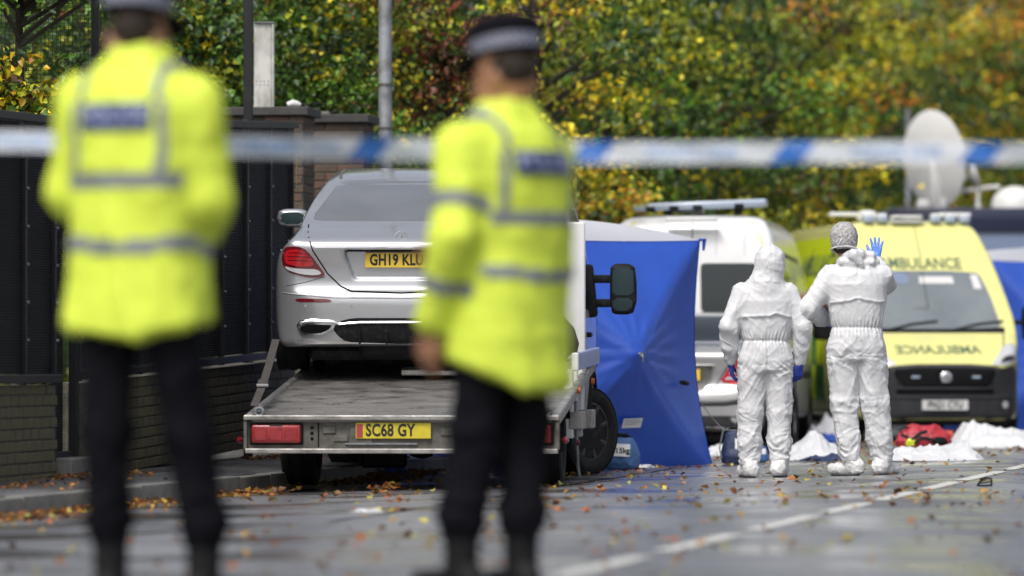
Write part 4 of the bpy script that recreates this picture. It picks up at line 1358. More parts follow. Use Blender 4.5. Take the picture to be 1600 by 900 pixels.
# rear cross member with lamps
m = MB(); m.box((0, -.01, BED_Z0 - .006), (2 * BW, .07, .034), bevel=.006, seg=2); m.build("rear_lip", M_alu, tr)
m = MB(); m.box((0, .03, BED_Z0 - .13), (2 * BW - .03, .04, .19)); m.build("rear_panel", M_dirtysteel, tr)
m = MB(); m.box((0, -.005, BED_Z0 - .235), (2 * BW - .02, .065, .034), bevel=.006, seg=2); m.build("rear_step", M_alu, tr)
for s in (-1, 1):
    m = MB(); m.box((s * (BW - .012), .0, BED_Z0 - .12), (.024, .06, .21), bevel=.003); m.build("end_plate", M_dirtysteel, tr)
    F = MB(); F.box((s * .865, .0, BED_Z0 - .118), (.37, .03, .15), bevel=.012, seg=2); F.build("lamp_housing", M_black, tr)
    lm = MB(); lm.box((s * .865, -.018, BED_Z0 - .118), (.34, .03, .125), bevel=.013, seg=3); lo = lm.build("tail_light", M_redtruck, tr, smooth=True)
    for k in range(3):
        q = MB(); q.box((s * .865 + (k - 1) * .105, -.0345, BED_Z0 - .118), (.085, .006, .085), bevel=.0025); q.build("lens_ridge", M_redtruck, lo)
    q = MB(); q.box((s * .865, -.034, BED_Z0 - .056), (.09, .003, .008)); q.build("lamp_marking", M_ink, lo)
    for k in range(3):
        q = MB(); q.cyl((s * .62, .012, BED_Z0 - .075 - k * .038), (s * .62, .006, BED_Z0 - .075 - k * .038), .011, seg=14); q.build("fixing_hole", M_blackgap, tr)
    q = MB(); q.box((s * .575, .008, BED_Z0 - .12), (.008, .006, .18)); q.build("panel_joint", M_blackgap, tr)
for xx, zz, w_, h_ in ((-.50, -.09, .09, .05), (-.42, -.15, .10, .04), (-.28, -.13, .16, .12), (.32, -.10, .10, .06), (.42, -.16, .08, .05)):
    q = MB(); q.box((xx, .004, BED_Z0 + zz), (w_, .012, h_), bevel=.004); q.build("bracket", M_dirtysteel, tr)
q = MB(); q.box((-.14, .0, BED_Z0 - .185), (.50, .015, .012)); q.build("plate_rail", M_galv, tr)
number_plate(tr, (-.055, -.012, BED_Z0 - .095), "SC68 GY", M_plateYd, size=.116, align='LEFT', tx=-.19, badge=True)
# rope hooks and marker balls at the corners
for s in (-1, 1):
    q = MB(); q.lathe([(0.0, -.026), (.018, -.02), (.026, 0), (.018, .02), (0.0, .026)], 'X', 16, Matrix.Translation((s * (BW + .035), .05, BED_Z0 - .16)))
    q.build("marker_lamp", M_reddark, tr, smooth=True)
    q = MB(); q.cyl((s * (BW - .02), .05, BED_Z0 - .16), (s * (BW + .02), .05, BED_Z0 - .16), .012); q.build("marker_stalk", M_black, tr)
    q = MB()
    for k in range(3):
        c = Vector((s * (BW - .09), .10 + k * .035, BED_Z0 + .035 + .012 * (k % 2)))
        ring = [c + Vector((math.cos(a) * .028, (math.sin(a) * .022 if k % 2 else 0), math.sin(a) * (.01 if k % 2 else .026))) for a in np.linspace(0, 2 * PI, 17)]
        q.loft(ring, .0055, 6, caps=False)
    q.build("chain", M_galv, tr, smooth=True)
# winch and bits at the head of the bed
q = MB(); q.box((0, bl - .15, bz(bl) + .16), (.6, .25, .28), bevel=.03, seg=2); q.build("winch", M_dirtysteel, tr)
q = MB(); q.box((0, bl + .06, bz(bl) + .5), (2 * BW - .2, .05, 1.1), bevel=.01); q.build("headboard", M_white, tr)
q = MB(); q.box((-.05, 2.7, bz(2.7) + .045), (.42, .30, .05), bevel=.008); q.build("ramp_tray", M_alu, tr)
q = MB(); q.loft([(-.25, 2.55, bz(2.5) + .09), (-.1, 2.5, bz(2.5) + .10), (.05, 2.56, bz(2.5) + .085), (.15, 2.5, bz(2.5) + .09)], .012, 8); q.build("ramp_strap", M_black, tr, smooth=True)
# chassis
for s in (-1, 1):
    q = MB(); q.box((s * .38, 3.7, .38), (.08, 5.2, .14), bevel=.01); q.build("chassis_rail", M_black, tr)
q = MB(); q.cyl((-.7, 1.45, .24), (.7, 1.45, .24), .05); q.lathe([(0.02, -.11), (.11, -.08), (.13, 0), (.11, .08), (.02, .11)], 'X', 20, Matrix.Translation((0, 1.45, .24))); q.build("axle", M_black, tr, smooth=True)
wheel(tr, (-.885, 1.62, GT + .305), .305, .25, -1, M_steelrim)
wheel(tr, (.885, 1.62, GT + .305), .305, .25, 1, M_steelrim)
FS = -math.radians(33)
wheel(tr, (-.86, 5.35, GT + .345), .345, .235, -1, M_steelrim, steer=FS)
wheel(tr, (.90, 5.25, GT + .345), .345, .235, 1, M_steelrim, steer=FS, spokes=8, rr=.66)
# white under-bed side frame, right side : mudguard, stay, box sections
def rside(name, pts, x0, th, material):
    q = MB(); q.poly([(x0, y, z) for y, z in pts], th, (1, 0, 0)); return q.build(name, material, tr)
for s in (-1, 1):
    q = MB()
    for k in range(9):
        a0 = PI * k / 9; a1 = PI * (k + 1) / 9
        if bz(1.42) - .06 < .3: pass
    pts = [Vector((s * .885, 1.62 + math.cos(a) * .40, GT + .28 + math.sin(a) * .31)) for a in np.linspace(-.1, PI + .1, 15)]
    for i in range(14):
        a, b = pts[i], pts[i + 1]
        q.poly([a + Vector((-.15, 0, 0)), a + Vector((.15, 0, 0)), b + Vector((.15, 0, 0)), b + Vector((-.15, 0, 0))], .008, (0, 0, 1))
    q.build("mudguard", M_black, tr)
    q = MB(); q.box((.50, .80, .20), (.36, .01, .20), bevel=.004); q.build("number_board", M_dirtysteel, tr)
q = MB(); q.box((-.36, 2.3, .13), (.34, .02, .20), bevel=.02); q.build("fuel_tank_end", M_greyplastic, tr)
for yy in (1.95, 2.45, 3.0):
    q = MB(); q.box((BW - .07, yy, .50), (.07, .05, .5), bevel=.008); q.build("side_post", M_white, tr)
q = MB(); q.box((BW - .02, 2.15, .38), (.10, .46, .13), bevel=.008); q.build("side_guard_block", M_alu, tr)
q = MB(); q.box((BW - .015, 3.15, .38), (.10, .50, .14), bevel=.008); q.build("side_guard_block", M_alu, tr)
q = MB(); q.loft([(BW - .02, 2.0, .52), (BW - .02, 2.05, .30), (BW - .01, 2.05, .05), (BW + .0, 2.1, -.03)], .012, 8); q.build("stay_rod", M_galv, tr, smooth=True)
for yy, z_ in ((2.0, .60), (3.6, .66)):
    q = MB(); q.cyl((BW - .01, yy, z_), (BW + .015, yy, z_), .025, seg=18); q.build("marker_lamp", M_amber, tr)
q = MB(); q.cyl((BW - .01, 1.9, .22), (BW + .015, 1.9, .22), .02, seg=18); q.build("marker_lamp", M_reddark, tr)
# cab
cab_side = [(4.40, .42), (4.38, 1.2), (4.42, 2.1), (4.50, 2.26), (4.75, 2.31), (5.35, 2.28), (5.75, 2.05), (6.2, 1.42), (6.55, 1.22), (6.78, 1.0), (6.86, .6), (6.80, .25), (6.2, .22), (4.6, .32)]
cab_front = [(0, .18), (.90, .22), (.985, .40), (.99, .9), (.98, 1.15), (.93, 1.45), (.86, 1.9), (.78, 2.2), (.62, 2.31), (0, 2.35)]
cab_plan = [(0, 4.35), (.90, 4.36), (.97, 4.45), (.995, 5.0), (.99, 6.0), (.93, 6.5), (.75, 6.75), (.4, 6.86), (0, 6.9)]
VQ = silhouette_body(cab_side, cab_front, cab_plan, .024, .05, [(5.3, GT + .36, .44, .55)])
cbv = bvh_of(*VQ); body_obj("cab", VQ, M_white, tr)
for s, vw in ((-1, 'left'), (1, 'right')):
    patch("side_window", [(4.75, 1.22), (6.05, 1.18), (5.62, 1.86), (5.3, 2.0), (4.78, 2.0)], cbv, vw, M_glass, tr, off=.003)
    for P in ([(4.66, 2.1), (4.62, 1.2), (4.66, .5)], [(6.1, 1.2), (6.02, .95), (5.8, .78), (5.7, .45)]):
        ribbon("door_gap", P, cbv, vw, .010, M_blackgap, tr, off=.002)
    ribbon("side_moulding", [(4.5, .78), (4.9, .78), (5.9, .80)], cbv, vw, .07, M_black, tr, off=.004, dome=.01)
    q = MB(); q.box((s * .985, 4.86, 1.02), (.04, .2, .04), bevel=.012, seg=2); q.build("door_handle", M_black, tr, smooth=True)
    q = MB()
    pts = [Vector((s * .93, 5.3 + math.cos(a) * .45, GT + .36 + math.sin(a) * .45)) for a in np.linspace(.05, PI - .05, 21)]
    for i in range(20):
        a, b = pts[i], pts[i + 1]
        q.poly([a + Vector((-.03 * s, 0, 0)), a + Vector((.07 * s, 0, 0)), b + Vector((.07 * s, 0, 0)), b + Vector((-.03 * s, 0, 0))], .012, (0, 0, 1))
    q.build("arch_lip", M_black, tr)
    # big two-part mirror on two arms
    mx, my, mz = s * 1.235, 5.15, 1.385
    F = Field((-.16, -.12, -.27), (.16, .12, .27), .009)
    F.stack([(-.205, -.01 * s, 0, .06, .035), (-.19, -.005 * s, 0, .085, .05), (-.10, 0, 0, .105, .06), (.05, 0, 0, .105, .06), (.165, -.005 * s, 0, .095, .055), (.195, -.01 * s, 0, .06, .04)], k=.01, power=4)
    Vm, Qm = F.mesh_arrays(2); Vm = Vm + np.array((mx, my, mz))
    mo = body_obj("door_mirror", (Vm, Qm), M_black, tr); mb_ = bvh_of(Vm, Qm)
    patch("mirror_glass", [(mx - .085, mz - .055), (mx + .085, mz - .055), (mx + .08, mz + .165), (mx - .08, mz + .165)], mb_, 'rear', M_mirror, mo, off=.003, rings=3)
    patch("lower_mirror_glass", [(mx - .08, mz - .175), (mx + .065, mz - .175), (mx + .083, mz - .075), (mx - .083, mz - .075)], mb_, 'rear', M_mirror, mo, off=.003, rings=3)
    for zz, dz in ((mz + .075, .02), (mz - .115, -.03)):
        q = MB(); q.box((s * 1.075, my + .01, zz), (.17, .05, .065), bevel=.015, seg=2); q.build("mirror_arm", M_black, tr, smooth=True)
    q = MB(); q.box((s * .955, my + .02, mz - .02), (.12, .10, .42), rot=(0, -s * .10, 0), bevel=.03, seg=2); q.build("mirror_foot", M_black, tr, smooth=True)
patch("windscreen", [(-.75, 1.36), (.75, 1.36), (.66, 1.98), (-.66, 1.98)], cbv, 'front', M_glass, tr, off=.003)
patch("front_bumper", [(-.93, .26), (.93, .26), (.93, .62), (-.93, .62)], cbv, 'front', M_greyplastic, tr, off=.01)
patch("rear_cab_window", [(-.55, 1.45), (.55, 1.45), (.5, 1.85), (-.5, 1.85)], cbv, 'rear', M_glass, tr, off=.004)

# tie-down straps of the car
def strap(label, pts, w=.05, th=.004):
    t = thing("tie_down_strap", label, "strap", pts[0])
    o0 = Vector(pts[0])
    q = MB(); P = [Vector(p) - o0 for p in pts]
    for i in range(len(P) - 1):
        a, b = P[i], P[i + 1]; d = (b - a).normalized(); sd = Vector((1, 0.1, 0)); sd = (sd - d * sd.dot(d)).normalized() * w / 2
        nrm = d.cross(sd).normalized()
        q.poly([a - sd, a + sd, b + sd, b - sd], th, nrm)
    q.build("webbing", M_strap, t)
    mid = P[1]; d = (P[2] - P[1]).normalized()
    q = MB(); q.box(mid, (.075, .05, .12), rot=d.to_track_quat('Z', 'Y').to_matrix().to_4x4(), bevel=.012, seg=2); q.build("ratchet", M_strap, t)
    q = MB(); q.box(mid - d * .05 + Vector((0, -.03, 0)), (.085, .015, .02), bevel=.004); q.build("ratchet_bar", M_clip, t)
    return t
strap("dark webbing strap from the truck bed's left corner up to the car",
      [at(397, 634, 35.45), at(411, 600, 35.9), at(420, 570, 36.6), at(431, 530, 37.6)], .055)
q = thing("strap_bundle", "bundle of dark green straps hanging over the truck's right side rail by the cab", "strap bundle", at(893, 552, 38.4))
mbs = MB(); mbs.loft([(-.10, 0, .25), (-.04, -.02, .16), (.0, 0, .06), (.0, .02, .0)], [.05, .07, .06, .04], 12); mbs.build("bundle", M_strap, q, smooth=True)
for dx, dz in ((-.05, -.06), (.03, -.05), (.09, -.045)):
    mbs = MB(); mbs.loft([(0, 0, .03), (dx * .6, -.01, -.01), (dx, 0, dz + .02), (dx + .03, 0, dz)], [.018, .016, .014, .012], 8); mbs.build("strap_end", M_black, q, smooth=True)

# ------------------------------------------------------------------ ambulance
a_yaw = math.radians(187.6)
nose = Vector(((1478 - 800) / 8000 * 56.6, 56.6, 0))
dirn = Vector((-math.sin(a_yaw), math.cos(a_yaw), 0))
AMB_L = 5.9
org = nose - dirn * AMB_L
am = thing("ambulance", "yellow ambulance facing the camera, its windscreen above a black bumper and grille", "ambulance", (org.x, org.y, -0.05), rotz=a_yaw)
side = [(0.0, .35), (.0, 1.2), (.03, 2.2), (.10, 2.44), (.3, 2.5), (2.5, 2.52), (3.9, 2.50), (4.12, 2.43), (4.35, 2.2), (4.62, 1.90), (5.18, 1.22), (5.35, 1.15), (5.72, .93), (5.86, .80), (5.92, .6), (5.92, .3), (5.85, .2), (4, .25), (.3, .28)]
front = [(0, .15), (.93, .2), (1.0, .38), (1.015, .9), (1.0, 1.2), (.965, 1.45), (.88, 1.9), (.80, 2.2), (.73, 2.40), (.62, 2.50), (0, 2.54)]
plan = [(0, -.02), (.90, 0), (1.0, .08), (1.02, .8), (1.02, 4.6), (1.0, 5.0), (.94, 5.38), (.82, 5.68), (.56, 5.86), (0, 5.95)]
VQ = silhouette_body(side, front, plan, .028, .05, [(4.95, .35, .42, .6), (1.2, .35, .42, .6)])
abv = bvh_of(*VQ); body_obj("body", VQ, M_ambyel, am)
u = MB(); u.box((0, 3, .24), (1.5, 5.4, .14)); u.build("underbody", M_black, am)
for s in (-1, 1):
    for yy in (4.95, 1.2):
        wheel(am, (s * .86, yy, .34), .34, .22, s, M_steelrim)
# view is from the front: image left is +x
patch("windscreen", [(-.80, 1.26), (-.4, 1.235), (.4, 1.235), (.80, 1.26), (.74, 1.62), (.655, 1.88), (.3, 1.905), (-.3, 1.905), (-.655, 1.88), (-.74, 1.62)], abv, 'front', M_windscreen, am, off=.004, rnd=1, rings=8)
patch("windscreen_scuttle", [(-.82, 1.20), (.82, 1.20), (.83, 1.265), (.4, 1.245), (-.4, 1.245), (-.83, 1.265)], abv, 'front', M_black, am, off=.006, rnd=0)
for x, lab in ((.5, 1), (-.25, 1)):
    ribbon("wiper", [(x, 1.235), (x - .28, 1.30), (x - .58, 1.335)], abv, 'front', .022, M_black, am, off=.02, thick=.01)
q = patch("sun_sticker", [(-.66, 1.70), (-.57, 1.70), (-.55, 1.86), (-.63, 1.86)], abv, 'front', M_plateW, am, off=.007, rnd=0, thick=.003)
patch("sun_sticker", [(.05, 1.76), (-.35, 1.76), (-.34, 1.84), (.04, 1.84)], abv, 'front', M_plateW, am, off=.007, rnd=0, thick=.003)
patch("mirror_base", [(.42, 1.76), (.16, 1.76), (.18, 1.885), (.40, 1.885)], abv, 'front', M_slate, am, off=.007, rnd=1, thick=.003)
# bonnet shut lines, grille, bumper
for s in (-1, 1):
    sg = lambda P: [(x * s, z) for x, z in P]
    ribbon("bonnet_gap", sg([(.80, 1.20), (.72, 1.0), (.58, .835)]), abv, 'front', .010, M_blackgap, am)
    hl = [(.885, 1.04), (.83, 1.09), (.74, 1.06), (.60, .905), (.53, .85), (.64, .83), (.80, .85), (.885, .92)]
    ho = patch("headlight", sg(hl), abv, 'front', M_clearlens, am, off=.008, rnd=1, thick=.02, step=.03)
    patch("headlight_bezel", sg([(.84, .90), (.67, .865), (.64, .875), (.72, .945), (.84, .95)]), abv, 'front', M_greyplastic, ho, off=.011, rnd=1, thick=.005)
    pf = patch("fog_lamp", sg([(.74, .36), (.66, .36), (.66, .44), (.74, .44)]), abv, 'front', M_clearlens, am, off=.024, rnd=2, thick=.02)
    # bonnet-hinge reflectors
    x0 = s * 1.0
    q = MB(); q.box((s * 1.05, 4.93, 1.32), (.14, .06, .05), bevel=.015); q.build("mirror_arm", M_black, am)
    F = Field((-.16, -.14, -.26), (.16, .14, .26), .012)
    F.stack([(-.20, 0, 0, .07, .05), (-.18, 0, 0, .10, .08), (.0, 0, 0, .115, .09), (.15, 0, 0, .105, .085), (.19, 0, 0, .07, .05)], k=.01, power=3.5)
    Vm, Qm = F.mesh_arrays(2); Vm = Vm + np.array((s * 1.20, 4.93, 1.32)); body_obj("door_mirror", (Vm, Qm), M_black, am)
    vw = 'right' if s > 0 else 'left'
    patch("side_window", [(4.15, 1.28), (5.05, 1.25), (4.68, 1.72), (4.2, 1.78)], abv, vw, M_glass, am)
bump = [(-.96, .22), (-.5, .17), (.5, .17), (.96, .22), (.965, .55), (.95, .80), (.88, .85), (.66, .80), (.58, .83), (.3, .85), (-.3, .85), (-.58, .83), (-.66, .80), (-.88, .85), (-.95, .80), (-.965, .55)]
patch("front_bumper", bump, abv, 'front', M_greyplastic, am, off=.018, rnd=1, rings=12, thick=.03, centre=(0, .5), dome=.0)
patch("grille", [(-.60, .79), (-.3, .81), (.3, .81), (.60, .79), (.50, .60), (-.50, .60)], abv, 'front', M_blackgap, am, off=.022, rnd=1)
for k in range(5):
    zz = .635 + k * .034
    ribbon("grille_slat", [(-.54 + .0 * k, zz), (0, zz + .006), (.54, zz)], abv, 'front', .014, M_black, am, off=.030, thick=.01, dome=.004)
for s in (-1, 1):
    q = MB(); p = project(abv, 'front', s * .34, .705, .03); q.box(p, (.10, .01, .028), bevel=.004); q.build("grille_lamp", M_bluelens, am)
ribbon("lower_grille", [(-.55, .545), (0, .545), (.55, .545)], abv, 'front', .055, M_blackgap, am, off=.022)
ribbon("bumper_crease", [(-.95, .50), (-.5, .475), (.5, .475), (.95, .50)], abv, 'front', .02, M_greyplastic, am, off=.02, dome=.012)
p = project(abv, 'front', 0, .70, .035)
q = MB(); q.lathe([(0, .012), (.05, .010), (.066, 0), (.066, -.01)], 'Y', 28, Matrix.Translation(p)); bo = q.build("badge", M_chrome, am, smooth=True)
q = MB(); q.lathe([(0, .0145), (.040, .013)], 'Y', 24, Matrix.Translation(p)); q.build("badge_centre", M_rim, bo)
p = project(abv, 'front', 0, .40, .03)
number_plate(am, (.02, p.y + .01, .395), "PN21 CYU", M_plateW, view='front', size=.112)
# lettering
lettering("bonnet_lettering", "AMBULANCE", .205, lambda u, v, o: project(abv, 'front', -u + .02, v * .62 + 1.005, .005), M_ambtext, am, bold=.004, mirror=True, xscale=.80)
lettering("forehead_lettering", "AMBULANCE", .175, lambda u, v, o: project(abv, 'front', -u, v * 1.0 + 1.985, .005), M_ambtext, am, bold=.004, xscale=.93)
ribbon("roof_joint", [(-.02, 2.42), (-.02, 1.93)], abv, 'front', .008, M_greyplastic, am)
for x in (-.50, .45): ribbon("roof_rib", [(x, 2.42), (x * 1.1, 1.95)], abv, 'front', .010, M_ambyel, am, dome=.006)
# roof lights
for x in (-.62, -.45, -.28, .34, .50):
    p = project(abv, 'front', x, 2.40, 0)
    q = MB(); q.box((x, 4.05, 2.50), (.125, .16, .09), bevel=.03, seg=3); lo = q.build("beacon", M_bluelens, am, smooth=True)
    q = MB(); q.box((x, 4.05, 2.545), (.105, .13, .05), bevel=.02, seg=2); q.build("beacon_cap", M_white, lo, smooth=True)
q = MB(); q.box((.06, 4.08, 2.50), (.36, .12, .095), bevel=.012); rs = q.build("roof_sign", M_plateW, am)
lettering("roof_sign_lettering", "AMBULANCE", .060, lambda u, v, o: Vector((.06 - u, 4.141 + .001, 2.50 + v)), M_ambtext, rs, bold=.001)
for x, w_ in ((.86, .55), (-.80, .38)):
    q = MB(); q.box((x * .72, 3.72, 2.565), (w_, .14, .05), bevel=.018, seg=2); q.build("light_bar", M_white, am, smooth=True)
q = MB(); q.lathe([(0, .11), (.08, .10), (.13, .04), (.13, 0)], 'Z', 20, Matrix.Translation((.35, 3.3, 2.52))); q.build("roof_vent", M_white, am, smooth=True)
# near side : lettering, blocks, red stripe
lettering("side_lettering", "AMBULANCE", .34, lambda u, v, o: project(abv, 'right', u + 2.9, v + 1.98, .005), M_ambtext, am, bold=.008)
patch("orange_stripe", [(0.2, 1.30), (4.0, 1.30), (4.0, 1.68), (.2, 1.68)], abv, 'right', M_ambred, am, rnd=0, off=.003)
nb = 8
for i in range(nb):
    for j in range(2):
        y0 = .25 + i * .47
        patch("battenburg_block", [(y0, .45 + j * .40), (y0 + .46, .45 + j * .40), (y0 + .46, .84 + j * .40), (y0, .84 + j * .40)], abv, 'right', (M_ambside, M_ambgreen)[(i + j) % 2], am, rnd=0, rings=2, off=.003, thick=.002)
patch("side_cabinet_band", [(.2, 1.72), (3.9, 1.72), (3.9, 2.32), (.2, 2.32)], abv, 'right', M_ambside, am, rnd=1, rings=4, off=.002, thick=.002)
for yy in (3.95, 2.4, 4.98):
    ribbon("door_gap", [(yy, 2.2), (yy, 1.3), (yy, .4)], abv, 'right', .010, M_blackgap, am, off=.006)
for yy, zz in ((3.7, 2.15), (3.6, 1.86)):
    q = MB(); p = project(abv, 'right', yy, zz, .012); q.box(p, (.03, .07, .09), bevel=.01); q.build("side_lamp", M_greyplastic, am)

# ------------------------------------------------------------------ white van (rear view)
v_yaw = -math.radians(7.0)
va = thing("police_van", "white high-roof van seen from behind with a long grey light bar on its roof", "van", ((1080 - 800) / 8000 * 53.6, 53.6, -0.10), rotz=v_yaw)
side = [(.04, .35), (.0, .5), (.0, 1.3), (.08, 2.0), (.16, 2.38), (.35, 2.47), (1.2, 2.50), (3.6, 2.48), (4.1, 2.3), (4.8, 1.4), (5.3, 1.15), (5.6, .8), (5.62, .3), (5.3, .25), (.3, .27)]
front = [(0, .2), (.93, .25), (.985, .45), (.99, 1.1), (.965, 1.4), (.90, 1.9), (.84, 2.25), (.74, 2.43), (.55, 2.49), (0, 2.52)]
plan = [(0, -.02), (.85, 0), (.96, .06), (.99, .25), (1.0, 4.6), (.9, 5.3), (.5, 5.6), (0, 5.65)]
VQ = silhouette_body(side, front, plan, .028, .05, [(1.05, .33, .42, .6), (4.6, .33, .42, .6)])
vbv = bvh_of(*VQ); body_obj("body", VQ, M_white, va)
u = MB(); u.box((0, 2.8, .24), (1.4, 5.0, .12)); u.build("underbody", M_black, va)
for s in (-1, 1):
    for yy in (1.05, 4.6): wheel(va, (s * .85, yy, .335), .335, .22, s, M_rim)
    sg = lambda P: [(x * s, z) for x, z in P]
    wo = patch("rear_window", sg([(.10, 1.44), (.74, 1.44), (.70, 1.93), (.66, 1.955), (.12, 1.955), (.09, 1.93)]), vbv, 'rear', M_glass, va, off=.004, rnd=1)
    patch("tail_light", sg([(.86, 1.32), (.96, 1.30), (.975, .85), (.87, .85)]), vbv, 'rear', M_red, va, off=.006, rnd=1)
    ribbon("reflective_edge", sg([(.80, 1.40), (.765, 2.0), (.70, 2.32), (.60, 2.40)]), vbv, 'rear', .022, M_ambyel, va, off=.003)
    vw = 'right' if s > 0 else 'left'
    ribbon("roof_rail_slot", [(.35, 2.06), (2.0, 2.06), (3.6, 2.04)], vbv, vw, .05, M_greyplastic, va, off=.003)
    ribbon("rub_strip", [(.3, .78), (2.0, .78), (4.2, .78)], vbv, vw, .08, M_greyplastic, va, off=.004, dome=.01)
    patch("side_window", [(.4, 1.42), (1.7, 1.42), (1.7, 1.9), (.45, 1.9)], vbv, vw, M_glass, va, off=.003)
    q = MB()
    pts = [Vector((s * .97, 1.05 + math.cos(a) * .435, .33 + math.sin(a) * .435)) for a in np.linspace(.0, PI, 21)]
    for i in range(20):
        a, b = pts[i], pts[i + 1]
        q.poly([a + Vector((-.04 * s, 0, 0)), a + Vector((.035 * s, 0, 0)), b + Vector((.035 * s, 0, 0)), b + Vector((-.04 * s, 0, 0))], .02, (0, 0, 1))
    q.build("arch_lip", M_black, va)
    for x in (.25, .55): ribbon("door_pressing", sg([(x, 2.33), (x, 2.05)]), vbv, 'rear', .012, M_white, va, dome=.006)
ribbon("door_gap", [(0, 2.38), (0, 1.2), (0, .5)], vbv, 'rear', .012, M_blackgap, va)
patch("rear_bumper", [(-.94, .32), (.94, .32), (.95, .55), (-.95, .55)], vbv, 'rear', M_greyplastic, va, off=.02)
q = MB(); q.box((0, .02, 2.415), (.55, .12, .05), bevel=.015, seg=2); q.build("brake_light", M_white, va, smooth=True)
lb = MB(); lb.box((.05, .55, 2.575), (1.42, .26, .085), bevel=.03, seg=3, rot=(0, -.035, 0)); lbo = lb.build("light_bar", M_bluelens, va, smooth=True)
for x in (-.52, -.27, -.02, .42): 
    q = MB(); q.box((.05 + x, .55, 2.55 + x * .035), (.10, .272, .05), bevel=.006); q.build("bar_clamp", M_black, lbo)
for x in (-.35, .40):
    q = MB(); q.box((.05 + x, .55, 2.515), (.08, .14, .07)); q.build("bar_foot", M_black, va)
q = MB(); q.box((-.1, .75, 2.53), (.34, .2, .05), bevel=.02, seg=2); q.build("roof_pod", M_white, va, smooth=True)

# ------------------------------------------------------------------ outside broadcast truck with dish
ob = thing("broadcast_truck", "dark navy broadcast truck behind the ambulance at the right edge", "truck", (6.9, 76.0, -0.08), rotz=math.radians(2))
q = MB(); q.box((0, 1.6, 1.75), (2.5, 3.2, 2.7), bevel=.06, seg=2)
q.build("box_body", M_slate, ob, smooth=True)
q = MB(); q.box((0, 1.6, 3.03), (2.62, 3.3, .36), bevel=.03, seg=2); q.build("roof_band", M_navy, ob, smooth=True)
q = MB(); q.box((.0, -.012, .70), (2.4, .02, .55)); q.build("lower_panel", M_navy, ob)
q = MB(); q.box((.50, -.02, 2.27), (.30, .03, .30), bevel=.01); wn_o = q.build("rear_vent", M_navy, ob)
for k in range(5):
    g_ = MB(); g_.box((.50, -.038, 2.15 + k * .06), (.24, .01, .02)); g_.build("vent_slat", M_black, wn_o)
for s in (-1, 1):
    for yy in (.8, 2.9): wheel(ob, (s * 1.05, yy, .42), .42, .26, s, M_steelrim)
q = MB(); q.box((0, -.05, .45), (2.4, .1, .14), bevel=.02); q.build("rear_bumper", M_black, ob)
ds = thing("satellite_dish", "large white satellite dish on the navy truck's roof, tilted edge-on", "satellite dish", ((1458 - 800) / 8000 * 77.2, 77.2, 3.13))
# dish: shallow bowl seen from behind, turned
ax = Matrix.Rotation(math.radians(-46), 4, 'Z') @ Matrix.Rotation(math.radians(8), 4, 'X')
q = MB(); prof = []
RX = .60
for k in range(10):
    r = RX * k / 9; prof.append((r if r > 0 else 0.0, .13 * (r / RX) ** 2 - .10))
prof2 = [(r + (0.0 if r < .01 else .004), hh - .018) for r, hh in prof][::-1]
q.lathe(prof + [(RX + .014, .03)] + prof2, 'Y', 56)
for v in q.bm.verts: v.co.z *= 1.22
q.bm.transform(Matrix.Translation((0, 0, .76)) @ ax)
q.build("reflector", M_dish, ds, smooth=True)
q = MB()
q.loft([(0.02, -.10, .0), (0.0, -.20, .30), (-.02, -.16, .68), (-.03, -.12, .85)], [.045, .05, .04, .02], 12)
q.loft([(.10, -.10, .0), (.06, -.17, .35), (.02, -.15, .6)], [.05, .035, .02], 12); q.build("back_brace", M_dish, ds, smooth=True)
q = MB(); q.box((-.15, 0, .08), (.2, .24, .16), bevel=.05, seg=2); q.box((.10, 0, .08), (.18, .24, .2), bevel=.04, seg=2); q.build("mount", M_dish, ds, smooth=True)
q = MB(); q.loft([(.25, -.05, .26), (.86, -.25, .34), (.98, -.28, .34)], [.035, .03, .03], 10); q.loft([(.66, -.2, .45), (.66, -.2, .1), (.66, -.2, .02)], [.02, .03, .045], 10); q.build("feed_arm", M_dish, ds, smooth=True)
q = MB(); q.lathe([(0, 0), (.07, .02), (.15, .05), (.20, .10), (.19, .115), (.14, .07), (0, .03)], 'X', 24, Matrix.Translation((.52, -.2, .52)) @ Matrix.Rotation(-.25, 4, 'Y'))
q.loft([(.36, -.2, .44), (.50, -.2, .50)], [.07, .03], 12); q.build("sub_reflector", M_dish, ds, smooth=True)
q = MB()
q.lathe([(.36, 0), (.36, .02), (.35, .12), (.30, .22), (.20, .30), (.10, .335), (0, .345)], 'Z', 40)
o = q.build("dome_aerial", M_dish, smooth=True); o.location = ((1586 - 800) / 8000 * 77.0, 77.0, 3.14); props(o, "small white dome aerial on the navy truck's roof at the right edge", "aerial dome")

